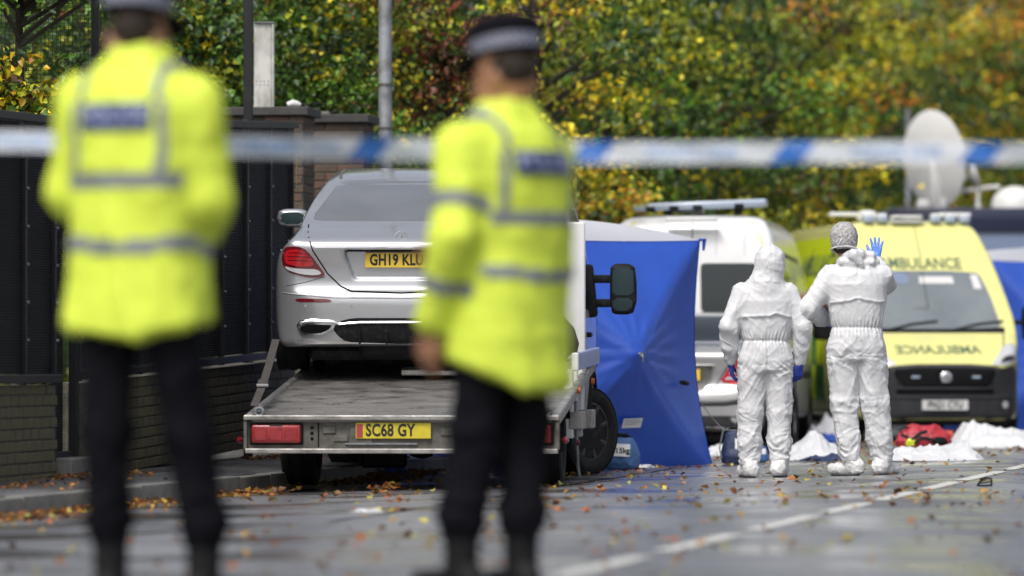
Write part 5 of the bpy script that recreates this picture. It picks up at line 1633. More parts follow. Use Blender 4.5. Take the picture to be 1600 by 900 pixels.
# ================================================================== PEOPLE
def hand_prims(F, wrist, d, n, t, curl=0.25, spread=0.10, sc=1.0, fat=1.0):
    """palm, four separate fingers of different lengths and a thumb; d to the finger tips, n out of the back of the hand, t to the thumb side"""
    w = Vector(wrist); d = Vector(d).normalized(); t = Vector(t); t = (t - d * t.dot(d)).normalized(); n = Vector(n); n = (n - d * n.dot(d) - t * n.dot(t)).normalized()
    L = (.070, .078, .073, .057); kn = (.090, .094, .089, .082)
    F.cap(w - d * .03, w + d * .02, .027 * sc * fat, .026 * sc * fat, .01)
    for i in range(4):
        o = (1.5 - i) * .0205 * sc
        K = w + d * kn[i] * sc + t * o
        F.cap(w + t * o * .55 + d * .012, K, .0165 * sc * fat, .0125 * sc * fat, .008)
        a = (1.5 - i) * spread
        dd = (d * math.cos(a) + t * math.sin(a)).normalized()
        p = K
        for j, f in enumerate((.44, .31, .25)):
            ang = curl * (0.8 + j * 1.0)
            v = dd * math.cos(ang) - n * math.sin(ang)
            q = p + v * L[i] * f * sc
            F.cap(p, q, (.0100 - .0009 * j) * sc * fat, (.0093 - .0010 * j) * sc * fat, .003)
            p = q
    a0 = w + t * .022 * sc + d * .022 * sc
    a1 = w + t * .050 * sc + d * .052 * sc - n * .008
    a2 = a1 + (t * .55 + d * .80 - n * .25).normalized() * .032 * sc
    a3 = a2 + (t * .35 + d * .92 - n * .3).normalized() * .026 * sc
    F.cap(a0, a1, .0165 * sc * fat, .0125 * sc * fat, .008); F.cap(a1, a2, .0115 * sc * fat, .0105 * sc * fat, .003); F.cap(a2, a3, .0105 * sc * fat, .009 * sc * fat, .003)

def head_prims(F, c, face=(0, 1), sc=1.0, tilt=0.0):
    c = Vector(c); f = Vector((face[0], face[1], 0)).normalized(); r = Vector((f.y, -f.x, 0)); up = (Vector((0, 0, 1)) - f * tilt).normalized(); f = (f + up * (-tilt) * 0 + Vector((0, 0, -tilt * .9))).normalized()
    R = np.array([[r.x, f.x, up.x], [r.y, f.y, up.y], [r.z, f.z, up.z]])
    F.ell(c + f * -.008 * sc + up * .012 * sc, (.077 * sc, .095 * sc, .105 * sc), .02, R)
    F.ell(c + f * .028 * sc - up * .050 * sc, (.055 * sc, .062 * sc, .066 * sc), .025, R)
    F.cap(c + f * .088 * sc + up * .010, c + f * .105 * sc - up * .022 * sc, .009 * sc, .014 * sc, .012)     # nose
    F.cap(c + f * .083 * sc - up * .055 * sc - r * .018, c + f * .083 * sc - up * .055 * sc + r * .018, .009 * sc, .009 * sc, .006)   # mouth
    F.cap(c + f * .080 * sc + up * .026 * sc - r * .035, c + f * .080 * sc + up * .026 * sc + r * .035, .012 * sc, .012 * sc, .012)   # brow
    for s in (-1, 1):
        F.ell(c + r * s * .080 * sc - f * .005 - up * .010 * sc, (.011 * sc, .020 * sc, .031 * sc), .006, R)   # ears
    return R

def finish(name, F, material, parent, disp=None, it=2):
    V, Q = F.mesh_arrays(it)
    if disp is not None:
        N = vnormals(V, Q)
        V = V + N * disp(V, N)[:, None]
    me = arr_mesh(name, V, Q)
    return link_mesh(name, me, material, parent, True), V, Q

def crinkle(seed, knees=(), amp=1.0):
    off = np.array([seed * 3.7, seed * 1.9, seed * 5.1])
    def f(V, N):
        P = V + off
        Wp = P + .05 * np.stack([vnoise(P * 5, seed), vnoise(P * 5, seed + 1), vnoise(P * 5, seed + 2)], 1)
        # diagonal pulled folds
        A = np.stack([Wp[:, 0] * 12 + Wp[:, 2] * 5 * np.sign(V[:, 0]), Wp[:, 1] * 9, Wp[:, 2] * 2.6 - Wp[:, 0] * 2], 1)
        B = np.stack([Wp[:, 0] * 10 - Wp[:, 2] * 13 * np.sign(V[:, 0]), Wp[:, 1] * 9, Wp[:, 2] * 5 + Wp[:, 0] * 5], 1)
        sh = lambda r, lo_: np.maximum(r, lo_) ** 2 * np.sign(np.maximum(r, lo_))
        d = .0135 * sh(ridged(A, 2, seed), -.5) + .0065 * sh(ridged(B, 2, seed + 5), -.4)
        # cross folds bunched at joints (bands of z)
        for (z0, w, a) in knees:
            g = np.exp(-((V[:, 2] - z0) / w) ** 2)
            C = np.stack([Wp[:, 0] * 8, Wp[:, 1] * 8, Wp[:, 2] * 26 + V[:, 0] * 9 * np.sign(V[:, 0]) + 2.2 * vnoise(Wp * 7, seed + 9)], 1)
            d = d + g * a * np.maximum(ridged(C, 2, seed + 7), -.4)
        d = d + .0012 * ridged(Wp * 30, 2, seed + 3)
        up = 1 - .42 / (1 + np.exp(-(V[:, 2] - 1.02) / .05)) * (np.abs(V[:, 0]) < .22)
        return d * amp * up - .003
    return f

def suit_person(label, loc, rotz, H, arms, feet, head, hooded, seed, hair=False, glove_mats=(None, None)):
    t = thing("person", label, "person", loc, rotz=rotz)
    s = H / 1.80
    S = lambda p: Vector((p[0] * s, p[1] * s, p[2] * s))
    lo, hi = (-.50, -.28, -.02), (.50, .62, 1.95)
    # ---- the body, one continuous figure
    Bd = Field(np.array(lo) * s, np.array(hi) * s, .013)
    hc = S(head[:3])
    head_prims(Bd, hc, head[3], 1.0)
    Bd.cap(S((0, -.01, 1.46)), hc + Vector((0, -.015, -.07)), .055, .052, .03)
    Bd.stack([(z * s, 0, cy * s, a * s, b * s) for z, cy, a, b in ((.86, 0, .13, .10), (.95, 0, .155, .115), (1.08, 0, .135, .10), (1.30, 0, .16, .11), (1.43, 0, .165, .10), (1.49, 0, .10, .07))], .04, 2.2)
    hips = ((-.085, 0, .93), (.085, 0, .93))
    for k in range(2):
        hip, (kn, an) = hips[k], feet[k][:2]
        Bd.cap(S(hip), S(kn), .080, .052, .03); Bd.cap(S(kn), S(an), .052, .038, .02)
        toe = Vector((an[0] + feet[k][2][0] * .14, an[1] + feet[k][2][1] * .14, .035))
        Bd.cap(S((an[0], an[1], .05)), S(toe), .040, .033, .02)
    for k in range(2):
        sh = ((-.175, 0, 1.43), (.175, 0, 1.43))[k]; el, wr = arms[k][:2]
        Bd.cap(S(sh), S(el), .048, .038, .03); Bd.cap(S(el), S(wr), .038, .028, .02); Bd.cap(S(wr), S(wr) + Vector(arms[k][2]).normalized() * .03, .022, .018, .01)
    finish("body", Bd, M_skin, t)
    # ---- coverall
    Cv = Field(np.array(lo) * s, np.array(hi) * s, .0075)
    wd = 1.0
    prof = ((.82, 0, .155, .120), (.90, 0, .192, .140), (1.00, 0, .190, .140), (1.055, 0, .178, .128), (1.10, 0, .190, .138), (1.24, 0, .212, .148), (1.36, -.005, .218, .146), (1.44, -.005, .200, .125), (1.49, -.005, .140, .100), (1.53, -.005, .09, .08))
    Cv.stack([(z * s, 0, cy * s, a * s, b * s) for z, cy, a, b in prof], .03, 2.4)
    for k in range(2):
        hip, (kn, an) = ((-.098, 0, .90), (.098, 0, .90))[k], feet[k][:2]
        Cv.cap(S(hip), S(kn), .112 * s, .093 * s, .035)
        mid = (Vector(kn) * .45 + Vector(an) * .55)
        Cv.cap(S(kn), S(mid), .093 * s, .086 * s, .03); Cv.cap(S(mid), S((an[0], an[1], .13)), .086 * s, .066 * s, .02)
        sh = ((-.178, -.005, 1.425), (.178, -.005, 1.425))[k]; el, wr = arms[k][:2]
        Cv.cap(S(sh), S(el), .080 * s, .070 * s, .035); Cv.cap(S(el), S(Vector(el) * .4 + Vector(wr) * .6), .074 * s, .062 * s, .02); Cv.cap(S(Vector(el) * .4 + Vector(wr) * .6), S(wr), .062 * s, .046 * s, .015)
    if hooded:
        Cv.ell(hc + Vector((0, -.012, .008)), (.112, .125, .128), .03)
        Cv.cap(hc + Vector((0, .0, .125)), hc + Vector((-.02, .05, .10)), .022, .03, .03)
        Cv.cap(S((0, -.01, 1.48)), hc + Vector((0, -.02, -.06)), .128, .104, .04)
        # face opening
        X, Y, Z = Cv.ax[0][:, None, None], Cv.ax[1][None, :, None], Cv.ax[2][None, None, :]
        fx, fy = head[3]
        c = hc + Vector((fx, fy, 0)).normalized() * .13
        Cv.F = smax(Cv.F, -(np.sqrt(((X - c.x) / .075) ** 2 + ((Y - c.y) / .075) ** 2 + ((Z - c.z) / .10) ** 2) - 1) * .07, .008)
    else:
        # folded-down hood behind the neck
        b0 = S((0, -.02, 1.52))
        for (x0, z0, x1, z1, r0, r1, yb) in ((-.115, -.005, -.06, .045, .030, .040, .0), (-.06, .045, .02, .055, .040, .045, -.045), (.02, .055, .10, .045, .045, .040, -.02), (.10, .045, .14, .0, .036, .028, .0), (-.02, .05, .035, -.03, .045, .018, -.085), (-.10, .0, -.02, -.01, .035, .04, -.05), (.03, -.01, .11, .0, .040, .03, -.04)):
            Cv.cap(b0 + Vector((x0, yb, z0)), b0 + Vector((x1, yb - .01, z1)), r0, r1, .014)
        for a in np.linspace(.3, PI - .3, 7):
            p = b0 + Vector((math.cos(a) * .105, math.sin(a) * .10 + .0, .0))
            Cv.ell(p, (.035, .035, .045), .025)
    # trim at ankle
    Z = Cv.ax[2][None, None, :]
    Cv.F = smax(Cv.F, (.095 * s - Z) + 0 * Cv.F, .006)
    zw, zb, zc = 1.055 * s, 1.235 * s, 1.5 * s
    base = crinkle(seed, [(.50 * s, .07, .008), (.17 * s, .08, .014), (.82 * s, .06, .006), (.33 * s, .06, .004)])
    armmask = lambda V: np.abs(V[:, 0]) < .205 * s
    def disp(V, N):
        d = base(V, N)
        torso = armmask(V) & (V[:, 2] > .85 * s)
        th = np.arctan2(V[:, 1], V[:, 0])
        g = np.exp(-((V[:, 2] - zw) / .055) ** 2)
        d = d + torso * g * (.0055 * np.sin(th * 34 + 3 * vnoise(V * 9, seed)) - .004)
        d = d - torso * .007 * np.exp(-((V[:, 2] - zw) / .009) ** 2)
        back = torso & (N[:, 1] < .2) & (np.abs(V[:, 0]) < .19 * s)
        zz = V[:, 2] - zb - .018 * (1 - (V[:, 0] / (.2 * s)) ** 2) - .01 * vnoise(V * np.array([14, 0, 0]), seed)
        d = d + back * (.0085 * np.exp(-(zz / .009) ** 2) + .008 * (1 / (1 + np.exp(-zz / .006))) * np.exp(-np.maximum(zz, 0) / .10))
        seam = back & (V[:, 2] < zc)
        d = d - seam * .0035 * np.exp(-((V[:, 0] - .004) / .007) ** 2)
        # longer hanging folds on the legs below the seat
        legs = V[:, 2] < .86 * s
        d = d + legs * .006 * np.maximum(ridged(np.stack([V[:, 0] * 16 + V[:, 2] * 4 + seed, V[:, 1] * 13, V[:, 2] * 2.2], 1), 2, seed + 21), -.3)
        hd = V[:, 2] > 1.50 * s
        d = d + hd * (.006 * np.maximum(ridged(V * 13, 3, seed + 40), -.3) - .004 * np.exp(-((V[:, 0] - hc.x - .005) / .006) ** 2) * (V[:, 1] < hc.y))
        return d
    finish("coverall", Cv, M_suit, t, disp, it=1)
    # overshoes
    for k in range(2):
        an = feet[k][1]; td = Vector((feet[k][2][0], feet[k][2][1], 0)).normalized()
        a = S((an[0], an[1], .07))
        F = Field(a - Vector((.26, .26, .10)), a + Vector((.26, .26, .17)), .007)
        heel = Vector((a.x, a.y, .052)) - td * .055; toe = Vector((a.x, a.y, .045)) + td * .155
        F.cap(heel, toe, .050, .044, .02); F.cap(heel + Vector((0, 0, .01)), Vector((a.x, a.y, .13)), .052, .060, .025)
        F.cap(Vector((a.x, a.y, .12)), Vector((a.x, a.y, .165)), .064, .052, .01)
        X, Y, Z = F.ax[0][:, None, None], F.ax[1][None, :, None], F.ax[2][None, None, :]
        F.F = smax(F.F, .012 - Z + 0 * F.F, .006)
        dd = crinkle(seed + 30 + k, [(.13, .03, .006), (.06, .05, .005)], .8)
        finish("overshoe", F, M_shoe, t, dd, it=1)
        q = MB(); q.loft([heel + Vector((0, 0, -.046)), (heel + toe) / 2 + Vector((0, 0, -.040)), toe + Vector((0, 0, -.039))], [.040, .040, .036], 14, flat=.25)
        q.build("sole", M_sole, t, smooth=True)
    # gloves
    for k in range(2):
        wr = S(arms[k][1]); d, n, tv, curl, spread = arms[k][2:7]
        F = Field(wr - Vector((.16, .16, .18)), wr + Vector((.16, .16, .18)), .0038)
        hand_prims(F, wr + Vector(d).normalized() * .02, d, n, tv, curl, spread, .92, 1.04)
        F.cap(wr - Vector(d).normalized() * .03, wr + Vector(d).normalized() * .02, .036, .030, .008)
        finish("glove", F, glove_mats[k] or M_glove, t, lambda V, N: .0012 * ridged(V * 60, 2, seed), it=2)
    if hair:
        F = Field(hc - Vector((.16, .16, .18)), hc + Vector((.16, .16, .18)), .006)
        F.ell(hc + Vector((0, -.012, .030)), (.100, .114, .108), .01); F.ell(hc + Vector((0, -.03, -.02)), (.092, .09, .07), .02)
        X, Y, Z = F.ax[0][:, None, None], F.ax[1][None, :, None], F.ax[2][None, None, :]
        F.F = smax(F.F, (hc.z - .068 + (Y - hc.y) * .25) - Z + 0 * F.F, .01)
        o, V, Q = finish("hair_net", F, M_net, t, lambda V, N: .004 * np.maximum(ridged(V * 26, 2, seed), -.2) + .0015 * ridged(V * 60, 1, seed + 2), it=1)
        q = MB(); n_ = 36
        ring = [hc + Vector((math.cos(a) * .094, -.028 + math.sin(a) * .088, -.066 - math.sin(a) * .022)) for a in np.linspace(0, 2 * PI, n_ + 1)]
        q.loft(ring, .0062, 8, caps=False)
        for (x0, z0, x1, z1) in ((-.055, -.05, -.005, .045), (-.005, .045, .075, -.02), (.02, .055, .06, .0)):
            q.loft([hc + Vector((x0, -.112 - .0 * abs(x0), z0)), hc + Vector(((x0 + x1) / 2, -.127, (z0 + z1) / 2)), hc + Vector((x1, -.108, z1))], [.0028, .004, .0028], 6)
        q.build("net_elastic", M_netedge, o, smooth=True)
        F = Field(hc - Vector((.15, .15, .17)), hc + Vector((.15, .15, .17)), .006)
        F.ell(hc + Vector((0, -.022, -.045)), (.083, .085, .06), .02)
        finish("hair", F, M_hair, t, None, it=1)
    else:
        q = MB(); ring = [hc + Vector((math.cos(a) * .094, .02 + math.sin(a) * .02, .0 + math.sin(a) * .12)) for a in np.linspace(.2, PI - .2, 14)]
    return t

U = lambda *a: a
# shorter, hooded
suit_person("shorter person in a hooded white coverall, arms hanging in dark blue gloves",
            (at(1196, 738, 37.3).x, 37.3, gz(1.85, 37.3)), math.radians(2), 1.70,
            arms=[((-.285, -.05, 1.16), (-.262, .06, .905), (.10, .25, -1), (-1, -.1, 0), (.2, 1, 0), .35, .04),
                  ((.285, -.05, 1.16), (.272, .02, .895), (-.18, .05, -1), (.5, -1, 0), (-.8, -.4, 0), .42, .10)],
            feet=[((-.112, .01, .50), (-.125, 0, .09), (-.25, 1)), ((.108, .02, .50), (.108, .0, .09), (.28, 1))],
            head=(.035, .01, 1.655, (.15, 1)), hooded=True, seed=3, glove_mats=(M_gloved, M_gloved))
# taller, hair net, waving
suit_person("taller person in a white coverall and hair net, raising a blue-gloved right hand",
            (at(1338, 738, 37.3).x, 37.3, gz(2.49, 37.3)), 0, 1.84,
            arms=[((-.345, -.04, 1.19), (-.20, .20, 1.10), (.6, .8, -.1), (-.4, .3, .8), (.3, 0, 1), .3, .05),
                  ((.232, .235, 1.365), (.165, .335, 1.535), (.04, .02, 1), (0, -1, .1), (-1, 0, .15), .05, .20)],
            feet=[((-.085, .02, .50), (-.040, .0, .09), (-.75, .55)), ((.135, .02, .50), (.195, .03, .09), (.55, .8))],
            head=(-.088, .02, 1.675, (-.3, 1)), hooded=False, seed=8, hair=True, glove_mats=(M_glove, M_glove))

# ---- police officers, near the camera and out of focus
def faces_part(name, V, Q, pick, off, material, parent):
    C = V[Q].mean(1); m = pick(C, np.cross(V[Q[:, 2]] - V[Q[:, 0]], V[Q[:, 3]] - V[Q[:, 1]]))
    q = Q[m]
    if not len(q): return None
    used, inv = np.unique(q, return_inverse=True)
    N = vnormals(V, Q)[used]
    me = arr_mesh(name, V[used] + N * off, inv.reshape(q.shape))
    return link_mesh(name, me, material, parent, True)

def officer(label, loc, rotz, sc, hem, arms, feet, head, seed, skin, hand_skin=(True, True)):
    t = thing("person", label, "person", loc, rotz=rotz)
    t.scale = sc if isinstance(sc, tuple) else (sc, sc, sc)
    lo, hi = (-.48, -.34, -.02), (.48, .50, 1.92)
    S = Vector
    B = Field(lo, hi, .010)
    hc = S(head[:3])
    head_prims(B, hc, head[3], 1.05, .12)
    B.cap(S((0, -.01, 1.50)), hc + S((0, -.02, -.06)), .060, .056, .03)
    B.stack([(z, 0, 0, a, b) for z, a, b in ((.86, .14, .11), (.95, .16, .12), (1.08, .15, .11), (1.3, .175, .12), (1.45, .18, .11), (1.52, .10, .08))], .04, 2.2)
    for k in range(2):
        hip, (kn, an) = ((-.09, 0, .93), (.09, 0, .93))[k], feet[k][:2]
        B.cap(S(hip), S(kn), .078, .052, .03); B.cap(S(kn), S(an), .052, .04, .02)
        B.cap(S((an[0], an[1], .05)), S((an[0] + feet[k][2][0] * .13, an[1] + feet[k][2][1] * .13, .04)), .04, .034, .02)
        sh = ((-.19, 0, 1.46), (.19, 0, 1.46))[k]; el, wr = arms[k][:2]
        B.cap(S(sh), S(el), .05, .04, .03); B.cap(S(el), S(wr), .04, .03, .02)
        d, n, tv, curl, spread = arms[k][2:7]
        hand_prims(B, S(wr) + S(d).normalized() * .03, d, n, tv, curl, spread, 1.05, 1.12)
    finish("body", B, skin, t, None, 2)
    # trousers
    T = Field(lo, (.48, .40, 1.12), .012)
    T.stack([(.84, 0, 0, .16, .125), (.92, 0, 0, .185, .14), (1.08, 0, 0, .18, .13)], .04)
    for k in range(2):
        hip, (kn, an) = ((-.10, 0, .90), (.10, 0, .90))[k], feet[k][:2]
        T.cap(S(hip), S(kn), .100, .077, .035); T.cap(S(kn), S((an[0], an[1], .24)), .077, .068, .02)
        T.cap(S((an[0], an[1], .27)), S((an[0], an[1], .22)), .074, .064, .02)
    finish("trousers", T, M_trouser, t, crinkle(seed + 2, [(.5, .08, .010), (.27, .07, .014)], 1.1), 1)
    for k in range(2):
        an, td = feet[k][1], S((feet[k][2][0], feet[k][2][1], 0)).normalized()
        a = S((an[0], an[1], 0))
        F = Field(a - S((.24, .24, .02)), a + S((.24, .24, .30)), .009)
        F.cap(a - td * .05 + S((0, 0, .05)), a + td * .16 + S((0, 0, .045)), .046, .040, .02); F.cap(a + S((0, 0, .08)), a + S((0, 0, .26)), .056, .060, .03)
        F.F = smax(F.F, .008 - F.ax[2][None, None, :] + 0 * F.F, .006)
        finish("boot", F, M_boot, t, None, 1)
    # jacket
    J = Field(lo, hi, .011)
    prof = ((hem - .03, .235, .175), (hem + .05, .238, .178), (.95, .225, .168), (1.1, .222, .165), (1.28, .232, .168), (1.42, .236, .160), (1.50, .205, .135), (1.56, .13, .105), (1.615, .085, .088))
    J.stack([(z, 0, 0, a, b) for z, a, b in prof], .03, 2.5)
    arms_mask = []
    for k in range(2):
        sh = ((-.205, 0, 1.445), (.205, 0, 1.445))[k]; el, wr = arms[k][:2]
        J.cap(S(sh), S(el), .084, .072, .04); J.cap(S(el), S(wr), .078, .058, .03)
    X, Y, Z = J.ax[0][:, None, None], J.ax[1][None, :, None], J.ax[2][None, None, :]
    ix = X * math.cos(rotz) - Y * math.sin(rotz)
    cut = (hem + .22 * np.maximum(0, ix - .02) + .16 * np.maximum(0, -ix - .10)) if rotz < 0 else (hem + .42 * np.maximum(0, .06 - ix) + .05 * np.maximum(0, ix - .12))
    J.F = smax(J.F, cut - Z + 0 * J.F, .02)
    hang = lambda V, N: .017 * np.maximum(ridged(np.stack([V[:, 0] * 5 + V[:, 2] * 1.5 + seed, V[:, 1] * 5, V[:, 2] * 2.4], 1), 2, seed), -.4) + .006 * ridged(V * 9, 2, seed + 1) - .003
    jo, V, Q = finish("jacket", J, M_hiviz, t, hang, 2)
    on_arm = lambda C: _arm_dist(C, arms) < .115
    def _arm_dist(C, arms):
        D = np.full(len(C), 9.0)
        for k in range(2):
            P = [np.array(((-.235, 0, 1.36), (.235, 0, 1.36))[k]), np.array(arms[k][0]), np.array(arms[k][1])]
            for a, b in ((P[0], P[1]), (P[1], P[2])):
                d = b - a; tt_ = np.clip(((C - a) @ d) / (d @ d), 0, 1)
                D = np.minimum(D, np.linalg.norm(C - a - tt_[:, None] * d, axis=1))
        return D
    tor = lambda C: ~on_arm(C) | (np.abs(C[:, 0]) < .17)
    sag = lambda C: .10 * (np.abs(C[:, 0] - .02)) * (C[:, 1] < 0)
    faces_part("reflective_stripe", V, Q, lambda C, N: tor(C) & (np.abs(C[:, 2] - 1.225 - sag(C) * .3) < .021), .004, M_reflect, jo)
    faces_part("reflective_stripe", V, Q, lambda C, N: tor(C) & (np.abs(C[:, 2] - 1.035 - sag(C)) < .021), .004, M_reflect, jo)
    for s in (-1, 1):
        faces_part("shoulder_stripe", V, Q, lambda C, N: (np.abs(C[:, 0] - s * (.155 - .02 * (C[:, 2] > 1.45))) < .015) & (C[:, 2] > 1.25) & (np.abs(C[:, 0]) < .19), .004, M_reflect, jo)
    for k in (range(2) if rotz > 0 else ()):
        el = np.array(arms[k][0]); sh = np.array(((-.205, 0, 1.445), (.205, 0, 1.445))[k]); wr = np.array(arms[k][1])
        for a, b, f in ((sh, el, .62), (el, wr, .55)):
            d = (b - a); L = np.linalg.norm(d); d = d / L
            faces_part("sleeve_band", V, Q, lambda C, N: (np.abs((C - a) @ d - f * L) < .024) & (np.linalg.norm(C - a - ((C - a) @ d)[:, None] * d, axis=1) < .125) & on_arm(C) & ((np.abs(C[:, 0]) > .19) | (C[:, 1] > .16)), .004, M_reflect, jo)
    # back panel with lettering
    bv = bvh_of(V, Q)
    pt = patch("back_panel", [(-.125, 1.368), (.125, 1.368), (.125, 1.448), (-.125, 1.448)], bv, 'rear', M_navypatch, jo, off=.008, rnd=0, thick=.006)
    lettering("panel_lettering", "POLICE", .068, lambda u, v, o: project(bv, 'rear', u, v + 1.41, .011), M_patchtext, pt, bold=.0015, xscale=1.05)
    # cap: crown, checkered band, peak
    fx, fy = head[3]; fa = math.atan2(fy, fx) - PI / 2
    cm = bpy.data.objects.new("cap", None)
    Mc = Matrix.Translation(hc + S((0, -.005, .072))) @ Matrix.Rotation(fa, 4, 'Z') @ Matrix.Rotation(-.17, 4, 'X') @ Matrix.Rotation(.13 if rotz > 0 else -.13, 4, 'Y')
    q = MB(); q.lathe([(.098, .0), (.102, .05), (.112, .062), (.114, .082), (.102, .108), (.07, .127), (.03, .134), (0, .135)], 'Z', 40)
    for v in q.bm.verts: v.co.y *= 1.16
    co = q.build("cap", M_cap, t, smooth=True, sharp=60); co.matrix_local = Mc
    q = MB(); q.lathe([(.1020, .008), (.1045, .046)], 'Z', 40)
    for v in q.bm.verts: v.co.y *= 1.16
    for f in [f for f in q.bm.faces if len(f.verts) > 4]: q.bm.faces.remove(f)
    q.build("checkered_band", M_checker, co, smooth=True)
    q = MB()
    q.poly([(math.cos(a) * .10, .06 + math.sin(a) * .125, .004 - math.sin(a) * .035) for a in np.linspace(.15, PI - .15, 15)], .006, (0, 0, 1))
    q.build("peak", M_cap, co)
    F = Field(hc - S((.15, .15, .17)), hc + S((.15, .15, .17)), .008)
    F.ell(hc + S((0, -.02, .02)), (.083, .098, .085), .01)
    F.F = smax(F.F, (hc.z - .03) - F.ax[2][None, None, :] + 0 * F.F, .01)
    Yh = F.ax[1][None, :, None]; Xh = F.ax[0][:, None, None]
    F.F = smax(F.F, ((Xh - hc.x) * fx + (Yh - hc.y) * fy) - .03 + 0 * F.F, .01)
    finish("hair", F, M_hair, t, None, 1)
    return t

YL = 16.4
officer("police officer on the left in a fluorescent jacket, a navy panel across the upper back",
        (at(216, 900, YL).x, YL, gz(-1.2, YL)), math.radians(-23), (1.0, 1.0, 1.125), .782,
        arms=[((-.268, .02, 1.20), (-.10, .25, 1.10), (.8, .3, -.1), (-.2, 1, .2), (.1, 0, 1), .4, .04),
              ((.235, .03, 1.18), (.09, .26, 1.10), (-.8, .3, -.1), (.2, 1, .2), (-.1, 0, 1), .4, .04)],
        feet=[((-.11, .0, .52), (-.115, .03, .09), (-.2, 1)), ((.15, .05, .52), (.185, .10, .09), (.3, 1))],
        head=(-.025, .05, 1.635, (.45, 1)), seed=4, skin=M_skin)
YR = 17.4
officer("police officer in the middle in a fluorescent jacket, turned leftwards with the left arm hanging",
        (at(790, 900, YR).x, YR, gz(-.1, YR)), math.radians(48), 1.04, .665,
        arms=[((-.275, -.02, 1.17), (-.262, .09, .90), (.08, .15, -1), (-1, 0, 0), (.1, 1, 0), .4, .04),
              ((.265, .05, 1.18), (.08, .26, 1.12), (-.8, .3, -.1), (.2, 1, .2), (-.1, 0, 1), .4, .04)],
        feet=[((-.125, .02, .52), (-.17, .04, .09), (-.1, 1)), ((.06, -.03, .52), (.01, -.06, .09), (.3, 1))],
        head=(.02, .02, 1.695, (-.35, 1)), seed=6, skin=M_skind)

# ================================================================== CORDON TAPE
tp = thing("police_tape", "blue and white police tape stretched across the whole picture behind the two officers", "tape", (0, 18.1, 0))
YT = 0.0; TY = 18.1
def tape_pt(x, v):
    """x along the tape, v across (-.5 .. .5)"""
    z = CAM_Z + (573 - 224) / 8000 * TY - (x + 1.81) * 0.012 - 0.008 * math.cos(x * 1.7) 
    w = 0.080 - .010 * abs(math.sin(x * 2.3)) * abs(math.sin(x * .9))
    return Vector((x, .02 * math.sin(x * 4 + v) + .03 * v * math.sin(x * 2.1) + .006 * math.sin(x * 23 + v * 5), z + v * w))
def tape_piece(name, x0, x1, slant, v0, v1, off, material, parent, n=40):
    V = []; 
    for i in range(n + 1):
        for j in range(4):
            v = v0 + (v1 - v0) * j / 3; x = x0 + (x1 - x0) * i / n + slant * v
            p = tape_pt(x, v); V.append((p.x, p.y - off, p.z))
    V = np.array(V); idx = np.arange((n + 1) * 4).reshape(n + 1, 4)
    Q = np.stack([idx[:-1, :-1].ravel(), idx[1:, :-1].ravel(), idx[1:, 1:].ravel(), idx[:-1, 1:].ravel()], 1)
    return link_mesh(name, arr_mesh(name, V, Q), material, parent, True)
tape_piece("film", -7.0, 7.0, 0, -.5, .5, 0, M_tapeW, tp, 400)
for px in (-1750, -1400, -1040, -700, -340, 578, 925, 1238, 1535, 1850, 2200, 2540, 2880, 3200):
    if -100 < px < 430: continue
    x = (px - 800) / 8000 * TY
    tape_piece("blue_band", x - .055, x + .055, .06, -.5, .5, .0015, M_tapeB, tp, 4)
for px in (60, 400, 460, 1080, 1400):
    x = (px - 800) / 8000 * TY
    lettering("tape_lettering", "POLICE LINE", .050, lambda u, v, o: tape_pt(x + u, v / .08) + Vector((0, -.002, 0)), M_tapeT, tp, bold=.001, xscale=1.15)
    if px == 60: continue

# ================================================================== TENTS
def cloth_tri(bm, A, B, C, n, wave, seed):
    pass

